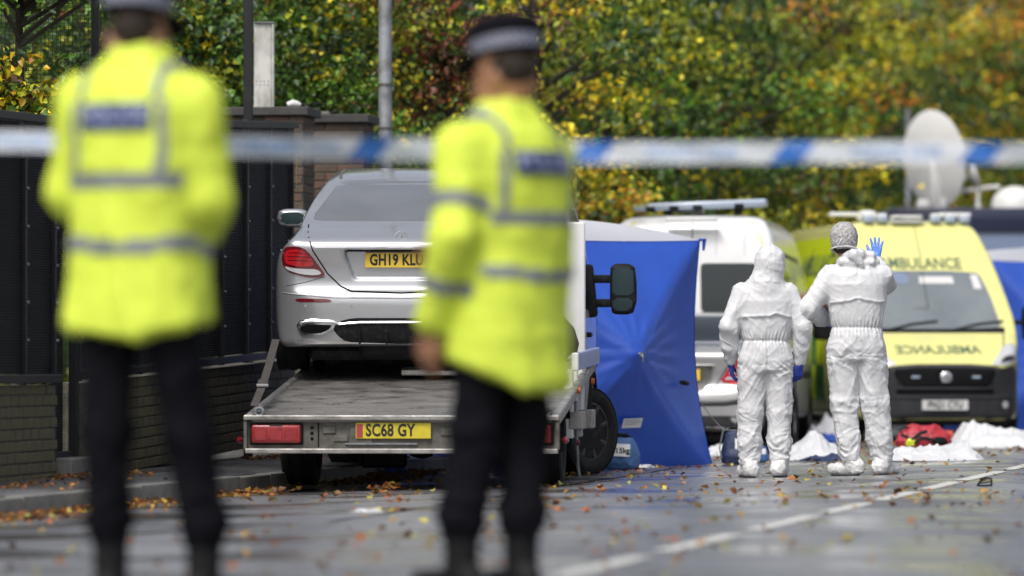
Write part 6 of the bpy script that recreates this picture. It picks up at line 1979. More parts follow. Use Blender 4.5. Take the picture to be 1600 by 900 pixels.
def popup_tent(label, corner_l, corner_r, H, flare, seed, z0, roof_h, hub_out=.50, marks=True, group=None):
    """square pop-up tent; front panel from corner_l (left) to corner_r (right), others behind"""
    L = Vector((corner_l[0], corner_l[1], z0)); R_ = Vector((corner_r[0], corner_r[1], z0))
    e = (R_ - L); w = e.length; ex = e.normalized(); ey = Vector((-ex.y, ex.x, 0))   # ey points away from the camera
    t = thing("popup_tent", label, "tent", (L + R_) / 2 + ey * w / 2)
    o0 = t.location.copy()
    def panel(a, b, outn, name, sd):
        """pushed-out panel a->b, hub in the middle"""
        n = 60; V = []
        pad = lambda s: s
        for i in range(n + 1):
            for j in range(n + 1):
                u, v = i / n, j / n
                # slight inward bow of the vertical edges, flare at the foot
                bow = .055 * w * math.sin(PI * v) * (1 - abs(2 * u - 1) * 0)
                uu = (u - .5); side = uu * (w - 2 * bow * .55)
                fl = flare * (1 - v) ** 3
                side += uu * 2 * fl
                cu, cv = abs(2 * u - 1), abs(2 * v - 1)
                pyr = 1 - max(cu, cv)
                dep = hub_out * pyr + fl - bow * .275
                # creases running from the hub
                a_ = math.atan2((v - .5), (u - .5))
                r_ = math.hypot(u - .5, v - .5)
                cr = .008 * math.sin(a_ * 14 + sd) * math.exp(-((r_ - .09) / .10) ** 2) + .007 * math.sin(a_ * 26 + sd * 2) * math.exp(-((r_ - .2) / .12) ** 2) * (.5 + .5 * math.sin(a_ * 3 + sd)) - .014 * math.exp(-((cu - cv) / .035) ** 2) * min(1, pyr * 5)
                wr = .010 * vnoise(np.array([[u * 3 + sd, v * 3, 0]]), 5)[0] * math.sin(PI * min(1, pyr * 2) / 2)
                dep += cr + wr
                z = H * v - .018 * math.sin(PI * u) * (v > .5) * ((v - .5) * 2) ** 4
                if v == 0: z = .012 + .012 * math.sin(u * 31 + sd)
                p = (a + b) / 2 + (b - a).normalized() * side + outn * dep + Vector((0, 0, z)) - o0
                V.append(tuple(p))
        idx = np.arange((n + 1) ** 2).reshape(n + 1, n + 1)
        Q = np.stack([idx[:-1, :-1].ravel(), idx[1:, :-1].ravel(), idx[1:, 1:].ravel(), idx[:-1, 1:].ravel()], 1)
        return link_mesh(name, arr_mesh(name, np.array(V), Q), M_tent, t, True)
    L2, R2 = L + ey * w, R_ + ey * w
    for a, b, nn in ((L, R_, -ey), (R_, R2, ex), (R2, L2, ey), (L2, L, -ex)):
        panel(a, b, nn, "wall_panel", seed + a.x)
        # hub clip and pull
        c = (a + b) / 2 + nn * (hub_out + .004) + Vector((0, 0, H * .5)) - o0
        q = MB(); q.cyl(c, c + nn * .02, .022, seg=16)
        q.loft([c + nn * .02 + Vector((0, 0, .0)), c + nn * .04 + Vector((0, 0, -.02)), c + nn * .035 + Vector((0, 0, -.06))], .006, 8)
        q.build("hub_clip", M_clip, t, smooth=True)
        # skirt on the ground
        q = MB(); n = 30; d = (b - a).normalized()
        top, bot = [], []
        for i in range(n + 1):
            u = i / n; s_ = (u - .5) * (w + 2 * flare)
            base = (a + b) / 2 + d * s_ - o0
            top.append(q.bm.verts.new(base + Vector((0, 0, .03)))); bot.append(q.bm.verts.new(base + nn * (.10 + .035 * math.sin(i * 1.1 + seed)) + Vector((0, 0, .008 + .012 * abs(math.sin(i * 1.7))))))
        for i in range(n): q.bm.faces.new((top[i], top[i + 1], bot[i + 1], bot[i]))
        q.build("ground_skirt", M_tent, t, smooth=True)
    # roof: four sagging triangles to the apex
    q = MB(); C4 = [L, R_, R2, L2]; ap = (L + R2) / 2 + Vector((0, 0, H + roof_h)) - o0; n = 14
    rows = []
    for k in range(4):
        a = C4[k] + Vector((0, 0, H)) - o0; b = C4[(k + 1) % 4] + Vector((0, 0, H)) - o0
        a = a + (a - ap).normalized() * .015; b = b + (b - ap).normalized() * .015
        vs = {}
        for i in range(n + 1):
            for j in range(n + 1 - i):
                f = i / n; g = j / (n - i) if n > i else 0
                edge = a.lerp(b, g) - Vector((0, 0, .018 * math.sin(PI * g)))
                p = edge.lerp(ap, f); p.z += -.05 * math.sin(PI * f) * math.sin(PI * g) + .035 * math.sin(PI * f)
                vs[i, j] = q.bm.verts.new(p)
        for i in range(n):
            for j in range(n - i):
                q.bm.faces.new((vs[i, j], vs[i, j + 1], vs[i + 1, j]))
                if j < n - i - 1: q.bm.faces.new((vs[i, j + 1], vs[i + 1, j + 1], vs[i + 1, j]))
    bmesh.ops.remove_doubles(q.bm, verts=list(q.bm.verts), dist=.002)
    q.build("roof", M_tentroof, t, smooth=True, sharp=30)
    q = MB(); c = R_ + Vector((0, 0, H)) - o0 - ey * .02
    q.loft([c + ex * -.02, c + ex * .03 + Vector((0, 0, .004)), c + ex * .02 + Vector((0, 0, -.09))], [.014, .020, .010], 8); q.build("corner_tie", M_tent, t, smooth=True)
    if marks:
        def front_pt(u, z, off):
            cu, cv = abs(u) * 2 / w, abs(z / H - .5) * 2
            return (L + R_) / 2 + ex * u - ey * (hub_out * max(0, 1 - max(cu, cv)) + off + flare * (1 - z / H) ** 3) + Vector((0, 0, z)) - o0
        q = MB(); A = [front_pt(u, z, .018) for u, z in ((-.02, .36), (.17, .365), (.172, .445), (-.018, .44))]
        q.poly(A, .002, (0, 1, 0)); lo = q.build("white_label", M_paper, t)
        for zz, l_ in ((.425, .15), (.408, .16), (.39, .12)):
            q = MB(); A = [front_pt(u, z, .0215) for u, z in ((-.005, zz), (-.005 + l_, zz + .002), (-.005 + l_, zz + .007), (-.005, zz + .005))]; q.poly(A, .001, (0, 1, 0)); q.build("label_print", M_patchtext if zz > .41 else M_rim, lo)
        q = MB(); q.loft([front_pt(.58, .745, .02), front_pt(.62, .74, .035), front_pt(.69, .732, .03), front_pt(.71, .735, .02)], [.012, .022, .018, .010], 10); q.build("toggle", M_black, t, smooth=True)
    return t
zt = gz(1.1, 42.8)
popup_tent("blue pop-up tent with a white roof beside the recovery truck's cab", (at(800, 0, 42.5).x, 42.5), (at(1094, 0, 43.5).x, 43.5), 1.95, .085, 1.3, zt - .03, .20)
popup_tent("blue tent with a white roof behind the ambulance, cut off by the right edge", (at(1541, 0, 63).x, 62.8), (at(1541, 0, 63).x + 1.75, 63.4), 2.12, .08, 4.1, gz(6.2, 63), .18, marks=False)

# weight bags and guy line
def lump(name, label, cat, c, size, material, seed, flatten=.0, rotz=0, power=2.6, group=None, crk=1.0, taper=0.0):
    F = Field((-size[0] * 1.3, -size[1] * 1.3, -.02), (size[0] * 1.3, size[1] * 1.3, size[2] * 1.25), max(.008, max(size) / 40))
    a, b, h = size[0], size[1], size[2]
    F.stack([(0, 0, 0, a * .92, b * .9), (h * .25, 0, 0, a, b), (h * .6, 0, 0, a * (.92 - taper * .5), b * .8), (h * .9, 0, 0, a * (.75 - taper), b * .45), (h, 0, 0, a * (.55 - taper), b * .22)], .01, power)
    V, Q = F.mesh_arrays(2); N = vnormals(V, Q)
    V = V + N * (crk * (.10 * min(size) * ridged(V * (1.6 / max(size)), 3, seed)))[:, None]
    V[:, 2] = np.maximum(V[:, 2], 0)
    o = link_mesh(name, arr_mesh(name, V, Q), material, None, True)
    o.location = c; o.rotation_euler = (0, 0, rotz)
    return (props(o, label, cat, group) if label else o), V, Q

def ground_at(px, py):
    """where the sight line through a pixel meets the road or pavement"""
    Y = 30.0
    for _ in range(40):
        x = (px - 800) / 8000 * Y; z = gz(x, Y)
        Y = (CAM_Z - z) * 8000 / (py - 573)
    return Vector(((px - 800) / 8000 * Y, Y, gz((px - 800) / 8000 * Y, Y)))

def bag(label, c, size, material, seed, lettering_text=None, rotz=0, top=None):
    t = thing("weight_bag", label, "bag", c, rotz=rotz)
    o, V, Q = lump("bag_body", None, None, (0, 0, 0), size, material, seed, crk=1.6, power=2.1, taper=.12)
    o.parent = t; bv = bvh_of(V, Q); w, h = size[0], size[2]
    q = MB(); q.loft([(-w * .5, 0, h * .95), (-w * .2, -.02, h * 1.07), (w * .25, -.02, h * 1.05), (w * .55, 0, h * .93)], .016, 8); q.build("handle", M_black, t, smooth=True)
    if lettering_text:
        lb = patch("label", [(-.06, h * .42), (.07, h * .40), (.075, h * .78), (-.055, h * .80)], bv, 'rear', M_paper, t, off=.006, rnd=0)
        lettering("label_lettering", lettering_text, .062, lambda u, v, o_: project(bv, 'rear', u + .01, v + h * .58, .009), M_ink, lb, bold=.002)
    else:
        patch("label", [(-.0, h * .45), (.035, h * .44), (.035, h * .75), (.0, h * .76)], bv, 'rear', M_paper, t, off=.006, rnd=0)
    return t
bag("faded blue weight bag with a white label between tent and truck wheel", Vector((at(970, 0, 41.9).x, 41.9, gz(.95, 41.9))), (.165, .10, .27), M_sandbag, 3, "15kg")
bag("dark navy weight bag holding the tent's guy line behind the shorter person's legs", Vector((at(1148, 0, 43.6).x, 43.6, gz(1.9, 43.6))), (.12, .09, .29), M_navybag, 5)
bag("small pale blue bag standing between the shorter person's feet", Vector((at(1190, 0, 44.2).x, 44.2, gz(2.15, 44.2))), (.06, .06, .16), M_sandbag, 7)
q = MB(); a = at(1094, 628, 43.9); b = at(1130, 672, 43.5); gl0 = a.copy()
q.loft([Vector((0, 0, 0)), (b - a) * .5 + Vector((0, 0, -.01)), b - a, at(1152, 672, 43.5) - a], .004, 6)
q.loft([b - a, at(1124, 700, 43.5) - a, at(1128, 716, 43.5) - a], .007, 6)
o = q.build("guy_line", M_rim, smooth=True); o.location = gl0; props(o, "thin grey guy line from the tent's side down to the navy weight bag", "rope")

# ================================================================== THINGS LYING ABOUT
def sheet_pile(label, px0, px1, py, hpx, depth, seed, material=M_sheet, cat="plastic sheet", humps=None, Y=None, edge=.02):
    c = ground_at((px0 + px1) / 2, py); 
    if Y: c = Vector((((px0 + px1) / 2 - 800) / 8000 * Y, Y, gz(c.x, Y)))
    w = (px1 - px0) / 8000 * c.y; hh = hpx / 8000 * c.y
    nx, ny = 90, 36
    u, v = [g_.ravel() for g_ in np.meshgrid(np.linspace(0, 1, nx + 1), np.linspace(0, 1, ny + 1), indexing='ij')]
    env = np.minimum(1, np.minimum(8 * u, 8 * (1 - u))) * np.minimum(1, np.minimum(7 * v, 7 * (1 - v)))
    P = np.stack([u * w * 3.2 + seed, v * depth * 3.0, 0 * u + seed * .7], 1)
    b = 0
    for (cu_, wid, hgt) in (humps or ((.35, .15, 1.0), (.7, .2, .6))):
        b = b + hgt * np.exp(-np.abs((u - cu_ + .25 * (v - .5)) / wid) ** 1.6) * np.exp(-((v - .5) / .36) ** 2)
    r = ridged(P, 3, seed); r2 = ridged(P * 2.6, 2, seed + 3)
    z = env ** .7 * (hh * b * (1 + .35 * r + .22 * r2) + .012 + .030 * np.maximum(0, r) + .014 * np.maximum(0, r2))
    e = .05 * vnoise(np.stack([u * 9, v * 9, 0 * u + seed], 1), 4)
    V = np.stack([(u - .5) * w + e * (1 - env) * 1.3, (v - .5) * depth + e * (1 - env), np.maximum(z, .004)], 1)
    idx = np.arange((nx + 1) * (ny + 1)).reshape(nx + 1, ny + 1)
    Q = np.stack([idx[:-1, :-1].ravel(), idx[1:, :-1].ravel(), idx[1:, 1:].ravel(), idx[:-1, 1:].ravel()], 1)
    o = link_mesh("plastic_sheet" if material is M_sheet else "tarpaulin", arr_mesh("sheet", np.array(V), Q), material, None, True)
    o.location = c
    return props(o, label, cat)
sheet_pile("crumpled white plastic sheet with one tall peak between the two people in white", 1215, 1330, 719, 26, .9, 2, humps=((.48, .20, 1.0), (.15, .2, .45), (.85, .25, .45)))
sheet_pile("white plastic sheet spread under the red bag", 1370, 1530, 719, 13, 1.0, 5, humps=((.3, .3, .8), (.86, .12, 1.2), (.6, .3, .6)))
sheet_pile("long white plastic sheet heaped before the ambulance's bumper at the right edge", 1476, 1650, 699, 22, 1.3, 9, humps=((.22, .10, 1.0), (.42, .22, .7), (.75, .35, .62)))
sheet_pile("bundled white sheet behind the taller person's legs by the van's wheel", 1254, 1322, 694, 34, .5, 11, humps=((.5, .5, 1.0),))
sheet_pile("small white bundle by the tent's right foot in front of the parked saloon", 1104, 1146, 712, 16, .4, 12, humps=((.5, .5, 1.0),))
sheet_pile("torn strip of white plastic on the ground at the foot of the tent", 1035, 1092, 727, 4, .3, 14, humps=((.5, .5, .4),))
sheet_pile("white plastic scrap on the ground right of the blue weight bag", 985, 1018, 731, 4, .2, 15, humps=((.5, .5, .4),))
sheet_pile("dark cloth folded under the white sheet between the two people", 1255, 1325, 721, 7, .3, 16, material=M_navybag, cat="cloth", humps=((.6, .4, .8),))
sheet_pile("dark cloth strip under the white sheet right of the taller person", 1385, 1425, 716, 10, .3, 17, material=M_navybag, cat="cloth", humps=((.5, .4, .8),))
sheet_pile("blue tarpaulin heap on the pavement seen under the truck", 590, 645, 722, 14, .5, 18, material=M_tarp, cat="tarpaulin", humps=((.4, .3, .7), (.75, .2, .6)))
sheet_pile("white plastic carrier scrap in the gutter seen between the middle officer's legs", 712, 752, 728, 18, .3, 19, humps=((.6, .3, 1.0),))
sheet_pile("flat pale paper scrap on the road between the middle officer's legs", 700, 775, 748, 4, .35, 20, humps=((.5, .5, .3),))
sheet_pile("white scrap of tissue lying alone on the near road left of centre", 556, 596, 801, 4, .12, 21, humps=((.5, .4, .5),))
sheet_pile("blue cloth bundle beneath the ambulance behind the taller person", 1262, 1312, 668, 10, .4, 22, material=M_tarp, cat="cloth", humps=((.5, .5, .8),), Y=55.5)
# dark bag between the officer's legs
lump("rubbish_bag", "black bag slumped on the pavement seen between the middle officer's legs", "bag", ground_at(768, 726), (.13, .10, .17), M_navybag, 4)
# red bag
rbp = ground_at(1447, 709); 
rt = thing("red_bag", "open red kit bag with black straps lying on the white sheet", "bag", rbp + Vector((0, .25, .06)))
o, V, Q = lump("bag_body", None, None, (0, 0, 0), (.26, .15, .205), M_redbag, 12, crk=1.6, taper=.15); o.parent = rt
bv = bvh_of(V, Q)
ribbon("strap", [(-.22, .12), (-.12, .07), (-.05, .13), (.02, .15)], bv, 'rear', .026, M_black, rt, off=.012, dome=.004)
ribbon("strap", [(-.10, .03), (-.04, .09), (.06, .07), (.13, .04), (.2, .06)], bv, 'rear', .028, M_black, rt, off=.014, dome=.004)
patch("side_pocket", [(.06, .02), (.21, .02), (.20, .09), (.08, .10)], bv, 'rear', M_black, rt, off=.012, rnd=1)
patch("yellow_panel", [(-.19, .01), (-.09, .01), (-.10, .08), (-.16, .085)], bv, 'rear', M_ambside, rt, off=.012, rnd=1)
q = MB(); q.loft([(-.20, -.05, .13), (-.24, -.07, .16), (-.17, -.06, .18), (-.08, -.05, .165)], .008, 8); q.build("carry_handle", M_black, rt, smooth=True)
ob_ = ground_at(1466, 694)
ot = thing("orange_case", "bright orange plastic case behind the red bag", "case", ob_)
q = MB(); q.box((0, 0, .075), (.30, .2, .13), bevel=.02, seg=2); q.build("case_shell", M_orange, ot, smooth=True)
q = MB(); q.box((0, -.102, .085), (.28, .008, .02), bevel=.003); q.build("case_seam", M_redbag, ot)
q = MB(); q.box((0, -.11, .11), (.1, .02, .02), bevel=.006); q.build("case_handle", M_black, ot)
# small dark object on the road at the right
wp = ground_at(1540, 760)
q = MB(); q.loft([(-.055, 0, .006), (-.03, .01, .035), (.0, .01, .055), (.035, 0, .05), (.04, 0, .01)], [.006, .009, .008, .009, .006], 8)
q.loft([(-.055, 0, .006), (0, -.04, .006), (.04, 0, .008)], .006, 8); q.loft([(-.04, 0, .02), (.03, 0, .03)], .005, 6)
o = q.build("wire_scrap", M_black, smooth=True); o.location = wp; props(o, "small bent black scrap standing on the road near the right edge", "scrap")

# ================================================================== FALLEN LEAVES
def leaf_mesh(name, C, Nn, T, size, colr, material, parent=None, fold=.35, curl=.2):
    """many small five-point leaves: centre C, normal Nn, tip direction T"""
    C = np.asarray(C); n = len(C)
    Nn = Nn / np.linalg.norm(Nn, axis=1, keepdims=True)
    T = T - Nn * (T * Nn).sum(1, keepdims=True); T = T / np.maximum(np.linalg.norm(T, axis=1, keepdims=True), 1e-6)
    B = np.cross(Nn, T); s = np.asarray(size)[:, None]
    f = fold * s
    V = np.stack([C - T * s * .5, C + B * s * .42 - T * s * .12 + Nn * f * .5, C + B * s * .22 + T * s * .28 + Nn * f * .25, C + T * s * .55 - Nn * s * curl,
                  C - B * s * .22 + T * s * .28 + Nn * f * .25, C - B * s * .42 - T * s * .12 + Nn * f * .5], 1).reshape(-1, 3)
    b = (np.arange(n) * 6)[:, None]
    Q = np.concatenate([b + np.array([[0, 1, 2, 3]]), b + np.array([[0, 3, 4, 5]])])
    me = arr_mesh(name, V, Q)
    at_ = me.attributes.new("leaf_colour", 'FLOAT_COLOR', 'POINT')
    col = np.concatenate([np.repeat(colr, 6, axis=0), np.ones((n * 6, 1))], 1).astype(np.float32)
    at_.data.foreach_set("color", col.ravel())
    return link_mesh(name, me, material, parent)

def pick_colours(n, palette, weights, jitter=.18):
    P = np.array(palette); w = np.array(weights, float); w /= w.sum()
    c = P[rng.choice(len(P), n, p=w)]
    return np.clip(c * (1 + jitter * rng.standard_normal((n, 1))) * (1 + .08 * rng.standard_normal((n, 3))), .002, .95)

LITTER = ((.34, .12, .025), (.42, .24, .035), (.20, .08, .025), (.11, .05, .02), (.44, .38, .08), (.28, .18, .08))
def litter(label, pts, size, weights=(3, 3, 3, 2, 1.5, 1.5), lift=.012):
    pts = np.array(pts); n = len(pts)
    z = np.array([gz(p[0], p[1]) for p in pts]) + rng.uniform(.004, lift, n)
    C = np.column_stack([pts, z])
    N = np.column_stack([rng.normal(0, .38, n), rng.normal(0, .38, n), np.ones(n)])
    a = rng.uniform(0, 2 * PI, n)
    T = np.column_stack([np.cos(a), np.sin(a), rng.normal(0, .1, n)])
    o = leaf_mesh("fallen_leaves", C, N, T, rng.uniform(size[0], size[1], n), pick_colours(n, LITTER, weights), M_litter, fold=.42, curl=-.12)
    return props(o, label, "fallen leaves", kind="stuff")
# loosely over the road
P = []
while len(P) < 4300:
    Y = 17 + 50 * rng.random() ** .8; s_, t_ = (Y - RO[1]) / RU[1], rng.uniform(-4.9, 3.6)
    p = road(s_, t_)
    if rng.random() < .35 + .65 * (fbm(np.array([[p.x * .5, p.y * .3, 1.0]]), 3, 2)[0] > -.05): P.append((p.x, p.y))
litter("scattered brown and yellow leaves over the wet road", P, (.028, .062))
# thick in the gutter
P = []
for k in range(4200):
    s_ = rng.uniform(-3, 34); g_ = fbm(np.array([[s_ * .8, 3.3, 0]]), 3, 5)[0]
    if rng.random() < .55 + 1.1 * g_:
        p = road(s_, KERB_T + abs(rng.normal(0, .16 + .12 * max(0, g_ + .2))) + .02); P.append((p.x, p.y))
litter("drift of orange and brown leaves packed along the gutter", P, (.032, .06), (4, 2, 5, 4, .5, 1), .035)
P = []
for k in range(2600):
    Y = rng.uniform(30, 52); a = wall_x(Y) + abs(rng.normal(0, .22)) + .03
    if rng.random() < .3: a = wall_x(Y) + rng.uniform(0, 2.2)
    s_, t_ = road_st(a, Y)
    if t_ < KERB_T - .15 and fbm(np.array([[a * .9, Y * .6, 4]]), 3, 8)[0] > -.1: P.append((a, Y))
litter("brown leaves lying on the pavement below the wall", P, (.03, .055), (3, 2, 5, 4, .5, 1), .02)
# small heap of leaves behind the truck wheel by the kerb
P = [(p.x, p.y) for p in (ground_at(rng.uniform(575, 660), 752 - abs(rng.normal(0, 5))) for _ in range(330))]
litter("small heap of orange leaves on the kerb behind the truck's front wheel", P, (.035, .06), (4, 2, 5, 3, .3, .5), .06)

# ================================================================== TREES AND SHRUBS
GREEN_D, GREEN_M, GREEN_B, OLIVE = (.020, .050, .009), (.052, .118, .013), (.13, .28, .022), (.19, .22, .012)  # greens darkened so the leaf colours carry part of the crowns' shade
YELGRN, YELLOW, GOLD, ORANGE, RUST, RED, BROWN = (.36, .40, .018), (.74, .58, .02), (.62, .38, .016), (.55, .20, .02), (.21, .065, .024), (.50, .12, .04), (.12, .06, .022)
def foliage(name, parent, clusters, per, leaf, palette, weights, seed, front_bias=.35, squash=.58, droop=.3):
    """clusters: list of (centre, radius, tint weights index)"""
    r = np.random.default_rng(seed)
    Cs, Ns, Ts, Ss, Ks = [], [], [], [], []
    P = np.array(palette)
    for (c, rad, wts) in clusters:
        n = max(6, int(per * rad ** 2))
        d = r.standard_normal((n, 3)); d[:, 2] = d[:, 2] * .9 + .15; d /= np.linalg.norm(d, axis=1, keepdims=True)
        rr = rad * (1 - .55 * r.random(n) ** 2.0)
        off = d * rr[:, None] * np.array([1, 1, squash]); off *= 1 + .25 * r.standard_normal((n, 1)) * .6
        Cs.append(np.array(c) + off)
        N = d * .8 + np.array([0, -.15, .45]) + .55 * r.standard_normal((n, 3)); Ns.append(N)
        T = d * .6 + np.array([0, 0, -droop]) + .6 * r.standard_normal((n, 3)); Ts.append(T)
        Ss.append(r.uniform(leaf[0], leaf[1], n))
        w = np.array(wts, float); w /= w.sum()
        k = r.choice(len(P), n, p=w)
        k = np.where(r.random(n) < .74, r.choice(len(P), p=w), k)
        Ks.append(np.clip(P[k] * (1 + .22 * r.standard_normal((n, 1))), .003, .9))
    return leaf_mesh(name, np.concatenate(Cs), np.concatenate(Ns), np.concatenate(Ts), np.concatenate(Ss), np.concatenate(Ks), M_leaf, parent, fold=.25, curl=.18)

def tree(name, label, cat, base, H, crown, ncl, rcl, per, leaf, palette, mixes, seed, group=None, trunk_r=.12, zlow=None):
    """crown = (centre z, radius x, radius y, radius z); mixes = list of weight tuples, one picked per cluster"""
    r = np.random.default_rng(seed)
    t = thing(name, label, cat, base, group=group)
    cz, rx, ry, rz = crown
    cl = []
    k = 0
    while len(cl) < ncl and k < ncl * 30:
        k += 1
        d = r.standard_normal(3); d /= np.linalg.norm(d)
        q = r.random() ** .42
        if d[1] > .15 and r.random() < .6: continue     # fewer clumps on the far side
        p = np.array([d[0] * rx * q, d[1] * ry * q, cz + d[2] * rz * q])
        if zlow is not None and p[2] < zlow: continue
        # colour comes in patches across the crown
        g = 1.25 * fbm(np.array([[p[0] * .34 + seed, p[2] * .42, p[1] * .3]]), 2, seed)[0] + .07 * r.standard_normal()
        m = mixes[int(np.clip((g + .5) * len(mixes), 0, len(mixes) - 1))]
        cl.append((p, rcl * r.uniform(.6, 1.25), m))
    foliage("crown", t, cl, per, leaf, palette, None, seed)
    w = MB(); lean = r.uniform(-.15, .15)
    top = max(cz + rz * .3, .5)
    w.loft([(0, 0, -.3), (lean * .2, 0, top * .3), (lean, .05, top * .65), (lean * 1.4, .1, top)], [trunk_r * 1.25, trunk_r, trunk_r * .7, trunk_r * .35], 12)
    for i in range(min(26, len(cl))):
        p = cl[i * len(cl) // min(26, len(cl))][0]; zb = max(.3, min(top * .9, p[2] - .35 * math.hypot(p[0], p[1]) - .2))
        b0 = Vector((lean * zb / top, .03, zb)); b1 = Vector(p); mid = b0.lerp(b1, .5) + Vector((r.normal(0, .06), r.normal(0, .06), .08))
        w.loft([b0, mid, b1], [trunk_r * .32, trunk_r * .2, .01], 6, caps=False)
    w.build("trunk", M_bark, t, smooth=True)
    return t

PAL = (GREEN_D, GREEN_M, GREEN_B, OLIVE, YELGRN, YELLOW, GOLD, ORANGE, RUST, RED, BROWN)
#       GD GM GB OL YG YE GO OR RU RE BR
dk = (8, 6, 1, 2, .4, .1, 0, 0, 0, 0, .4)  # dark mix, its colour also standing for the shaded gaps between clumps
gr = (5, 7, 3, 2, 1, .3, .1, 0, .1, 0, .2)
br = (1, 5, 7, 2, 1, .2, 0, 0, .1, 0, .1)
ol = (2.5, 4, 1, 6, 4, 1.4, .5, .1, .1, 0, .3)
yg = (1, 2.5, 1, 4, 6, 3, .8, .1, .1, 0, .2)
ye = (.6, 1.4, .3, 2.5, 4, 6, 3, .3, .1, 0, .2)
og = (1, 1.5, 0, 2, 2, 3, 4.5, 2.2, .5, .1, .6)
rd = (1, 2, 0, 2, 1, 1, 2, 4, 1, 2.5, .6)
ru = (1.2, 1.2, 0, .6, .2, 0, .2, .5, 6, .3, 2)
iv = (6, 6, .8, 2, .8, .8, .2, .1, .1, 0, .3)
ivy_ = (2, 3, .5, 2, 2.5, 2.6, 1.2, .3, .3, 0, .6)

def X(px, Y): return (px - 800) / 8000 * Y
# left: creepers over the fence
tree("ivy_bush", "yellowing creeper hanging over the dark fence at the far left", "ivy", (X(20, 37.6), 37.6, 0), 3, (2.62, .75, .35, .48), 70, .22, 620, (.045, .085), PAL, [ivy_, yg, ivy_, iv], 21, trunk_r=.03)
tree("overhanging_branch", "leafy branch with yellow leaves hanging in at the top left corner", "tree", (X(70, 38.4) - .1, 38.0, 0), 4.5, (3.72, 1.0, .4, .30), 60, .24, 560, (.05, .09), PAL, [iv, ivy_, gr], 22, trunk_r=.06)
tree("ivy_bush", "dark green bush flecked with yellow leaves right of the left officer's head", "bush", (X(318, 46.8), 46.8, 0), 4.2, (3.15, .75, .5, 1.15), 120, .26, 620, (.045, .085), PAL, [iv, gr, iv, ol, ivy_], 23, trunk_r=.06)
tree("ivy_bush", "dark shaded bush behind the left officer's cap", "bush", (X(150, 46.0), 46.0, 0), 4.2, (3.1, .75, .5, 1.3), 90, .28, 420, (.05, .085), PAL, [dk, iv, dk, gr], 24, trunk_r=.06)
# green shrub on the piers and its neighbours
tree("green_shrub", "bright green small-leaved shrub above the brick piers", "shrub", (X(505, 48.0), 48.0, 0), 4, (3.15, .66, .42, .62), 130, .17, 950, (.035, .062), PAL, [gr, br, br, gr, br], 25, trunk_r=.05)
tree("green_shrub", "dark green shrub with hanging sprays right of the lamp post", "shrub", (X(690, 49.0), 49.0, 0), 3.4, (2.35, .75, .5, .95), 130, .19, 800, (.035, .065), PAL, [dk, gr, gr, br], 26, trunk_r=.05)
tree("rust_leaved_tree", "small tree with dried rust-red leaves between the lamp post and the middle officer", "tree", (X(690, 50.6), 50.6, 0), 5, (3.85, .85, .6, .75), 110, .22, 600, (.045, .08), PAL, [ru, ru, gr, ru, ol], 27, trunk_r=.07)
tree("hedge_tree", "green and olive tree filling the top left behind the white post", "tree", (X(470, 50.0), 50.2, 0), 6, (4.0, 1.35, .7, 1.0), 170, .30, 430, (.05, .085), PAL, [gr, ol, gr, yg, ru], 28, trunk_r=.09)
tree("hedge_tree", "dark green tree behind the bushes at the left", "tree", (X(250, 47.0), 48.0, 0), 6, (3.6, 1.9, .8, 1.7), 170, .36, 300, (.055, .09), PAL, [dk, iv, dk, gr], 29, trunk_r=.1)
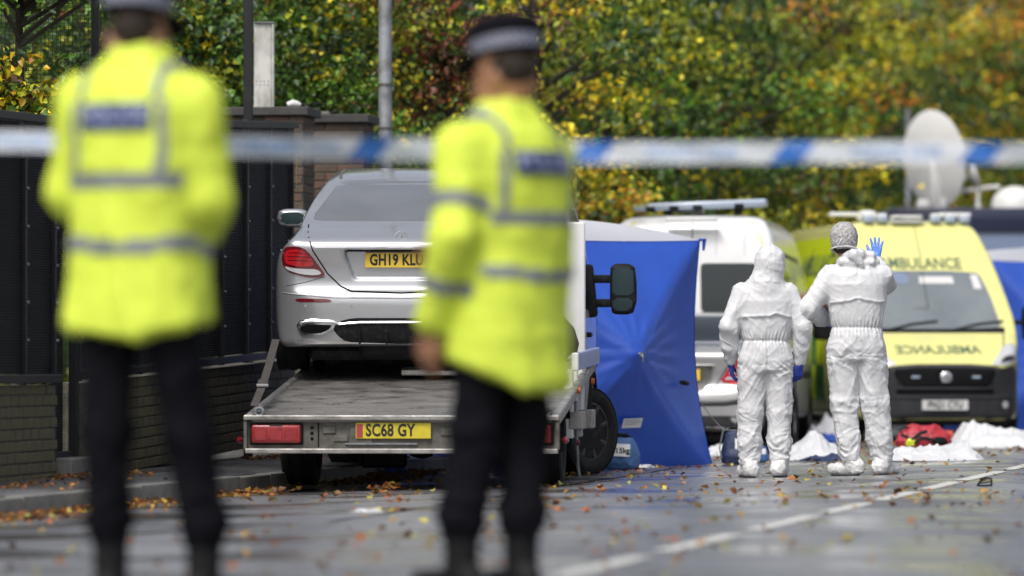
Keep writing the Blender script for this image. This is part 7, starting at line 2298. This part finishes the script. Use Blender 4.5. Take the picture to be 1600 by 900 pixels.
# the row along the road, receding
row = [
 (820, 54, 4.1, 1.5, 1.9, 93, 0.41, 330, (.055, .09), [gr, ol, dk, dk, yg, ye], "green tree with yellow sprays behind the middle officer's cap"),
 (700, 57, 3.4, 1.4, 1.8, 80, 0.43, 260, (.055, .09), [dk, gr, dk], "dark green tree between the rust-leaved tree and the middle officer"),
 (955, 60, 3.2, 1.75, 2.9, 161, 0.41, 330, (.06, .095), [gr, dk, yg, dk, ol, og], "green and gold tree rising behind the blue tent"),
 (1075, 66, 3.9, 1.8, 3.2, 161, 0.46, 300, (.065, .10), [yg, ye, dk, ol, dk, gr], "yellow and olive tree above the white van's light bar"),
 (1190, 75, 4.2, 2.0, 3.5, 167, 0.5, 250, (.07, .11), [yg, ye, dk, ye, ol, dk], "bright yellow-green tree above the gap between van and ambulance"),
 (1300, 86, 4.4, 2.1, 3.8, 161, 0.55, 220, (.08, .12), [ye, yg, dk, dk, ol], "yellow tree behind the taller person's head"),
 (1400, 97, 4.6, 2.4, 4.2, 161, 0.62, 190, (.085, .13), [dk, ol, dk, gr, dk, ol], "dark green shaded tree behind the satellite dish"),
 (1500, 104, 5.6, 2.2, 4.0, 148, 0.6, 190, (.09, .135), [rd, yg, dk, ol, rd, og], "tree with orange-red autumn leaves right of the satellite dish"),
 (1590, 99, 5.4, 2.2, 4.3, 155, 0.6, 190, (.09, .135), [rd, ol, gr, rd, yg], "orange and green tree cut off by the right edge"),
 (1450, 112, 6.6, 4.5, 2.6, 161, 0.72, 150, (.10, .15), [yg, ol, ye, dk], "olive tree crown along the top right behind the others"),
 (1240, 92, 5.8, 3.6, 2.6, 148, 0.66, 160, (.09, .14), [yg, ol, dk, ye], "yellow-green tree crown along the top behind the others"),
]
for k, (px, Y, cz, rx, rz, n, rc, per, lf, mx, lb) in enumerate(row):
    tree("roadside_tree", lb, "tree", (X(px, Y), Y, -.1), 8, (cz, rx, rx * .6, rz), int(n * .85), rc, per, lf, PAL, mx, 40 + k, group="autumn trees along the road", trunk_r=.13)
# low orange hedge under the trees above the tent
tree("low_hedge", "low orange and brown hedge seen just above the white tent roof", "hedge", (X(960, 57.0), 57.2, 0), 2.4, (2.05, .85, .4, .75), 110, .24, 520, (.05, .085), PAL, [og, og, ye, ru, ol], 61, trunk_r=.04)
# two broad trees across the street behind the viewpoint, which the windows mirror
for k, (x, y, lb) in enumerate(((-7.5, -26, "broad dark tree behind the viewpoint, mirrored in the vehicles' rear windows"), (9.5, -30, "taller tree to the right behind the viewpoint, mirrored in the van's window"))):
    tree("street_tree", lb, "tree", (x, y, -.1), 9, (6.0, 3.6, 2.5, 3.0), 110, .85, 90, (.16, .24), PAL, [dk, gr, dk, ol], 80 + k, trunk_r=.2)
# a dense wood that closes the view
r = np.random.default_rng(99)
cl = []
for i in range(900):
    Y = r.uniform(62, 74) if i % 3 == 0 else r.uniform(108, 126)
    if i % 3 == 0:
        x = r.uniform(X(-60, Y), X(1010, Y)); 
    else: x = r.uniform(X(-100, Y), X(1700, Y))
    z = r.uniform(.2, 7.0 if Y < 80 else 12.0)
    cl.append(((x, Y, z), r.uniform(.8, 1.35), [dk, dk, dk, gr, ol][int(r.integers(0, 5))]))
o = foliage("distant_wood", None, cl, 62, (.15, .24), PAL, None, 99)
props(o, "dense dark wood closing the view behind all the trees", "wood", kind="stuff")
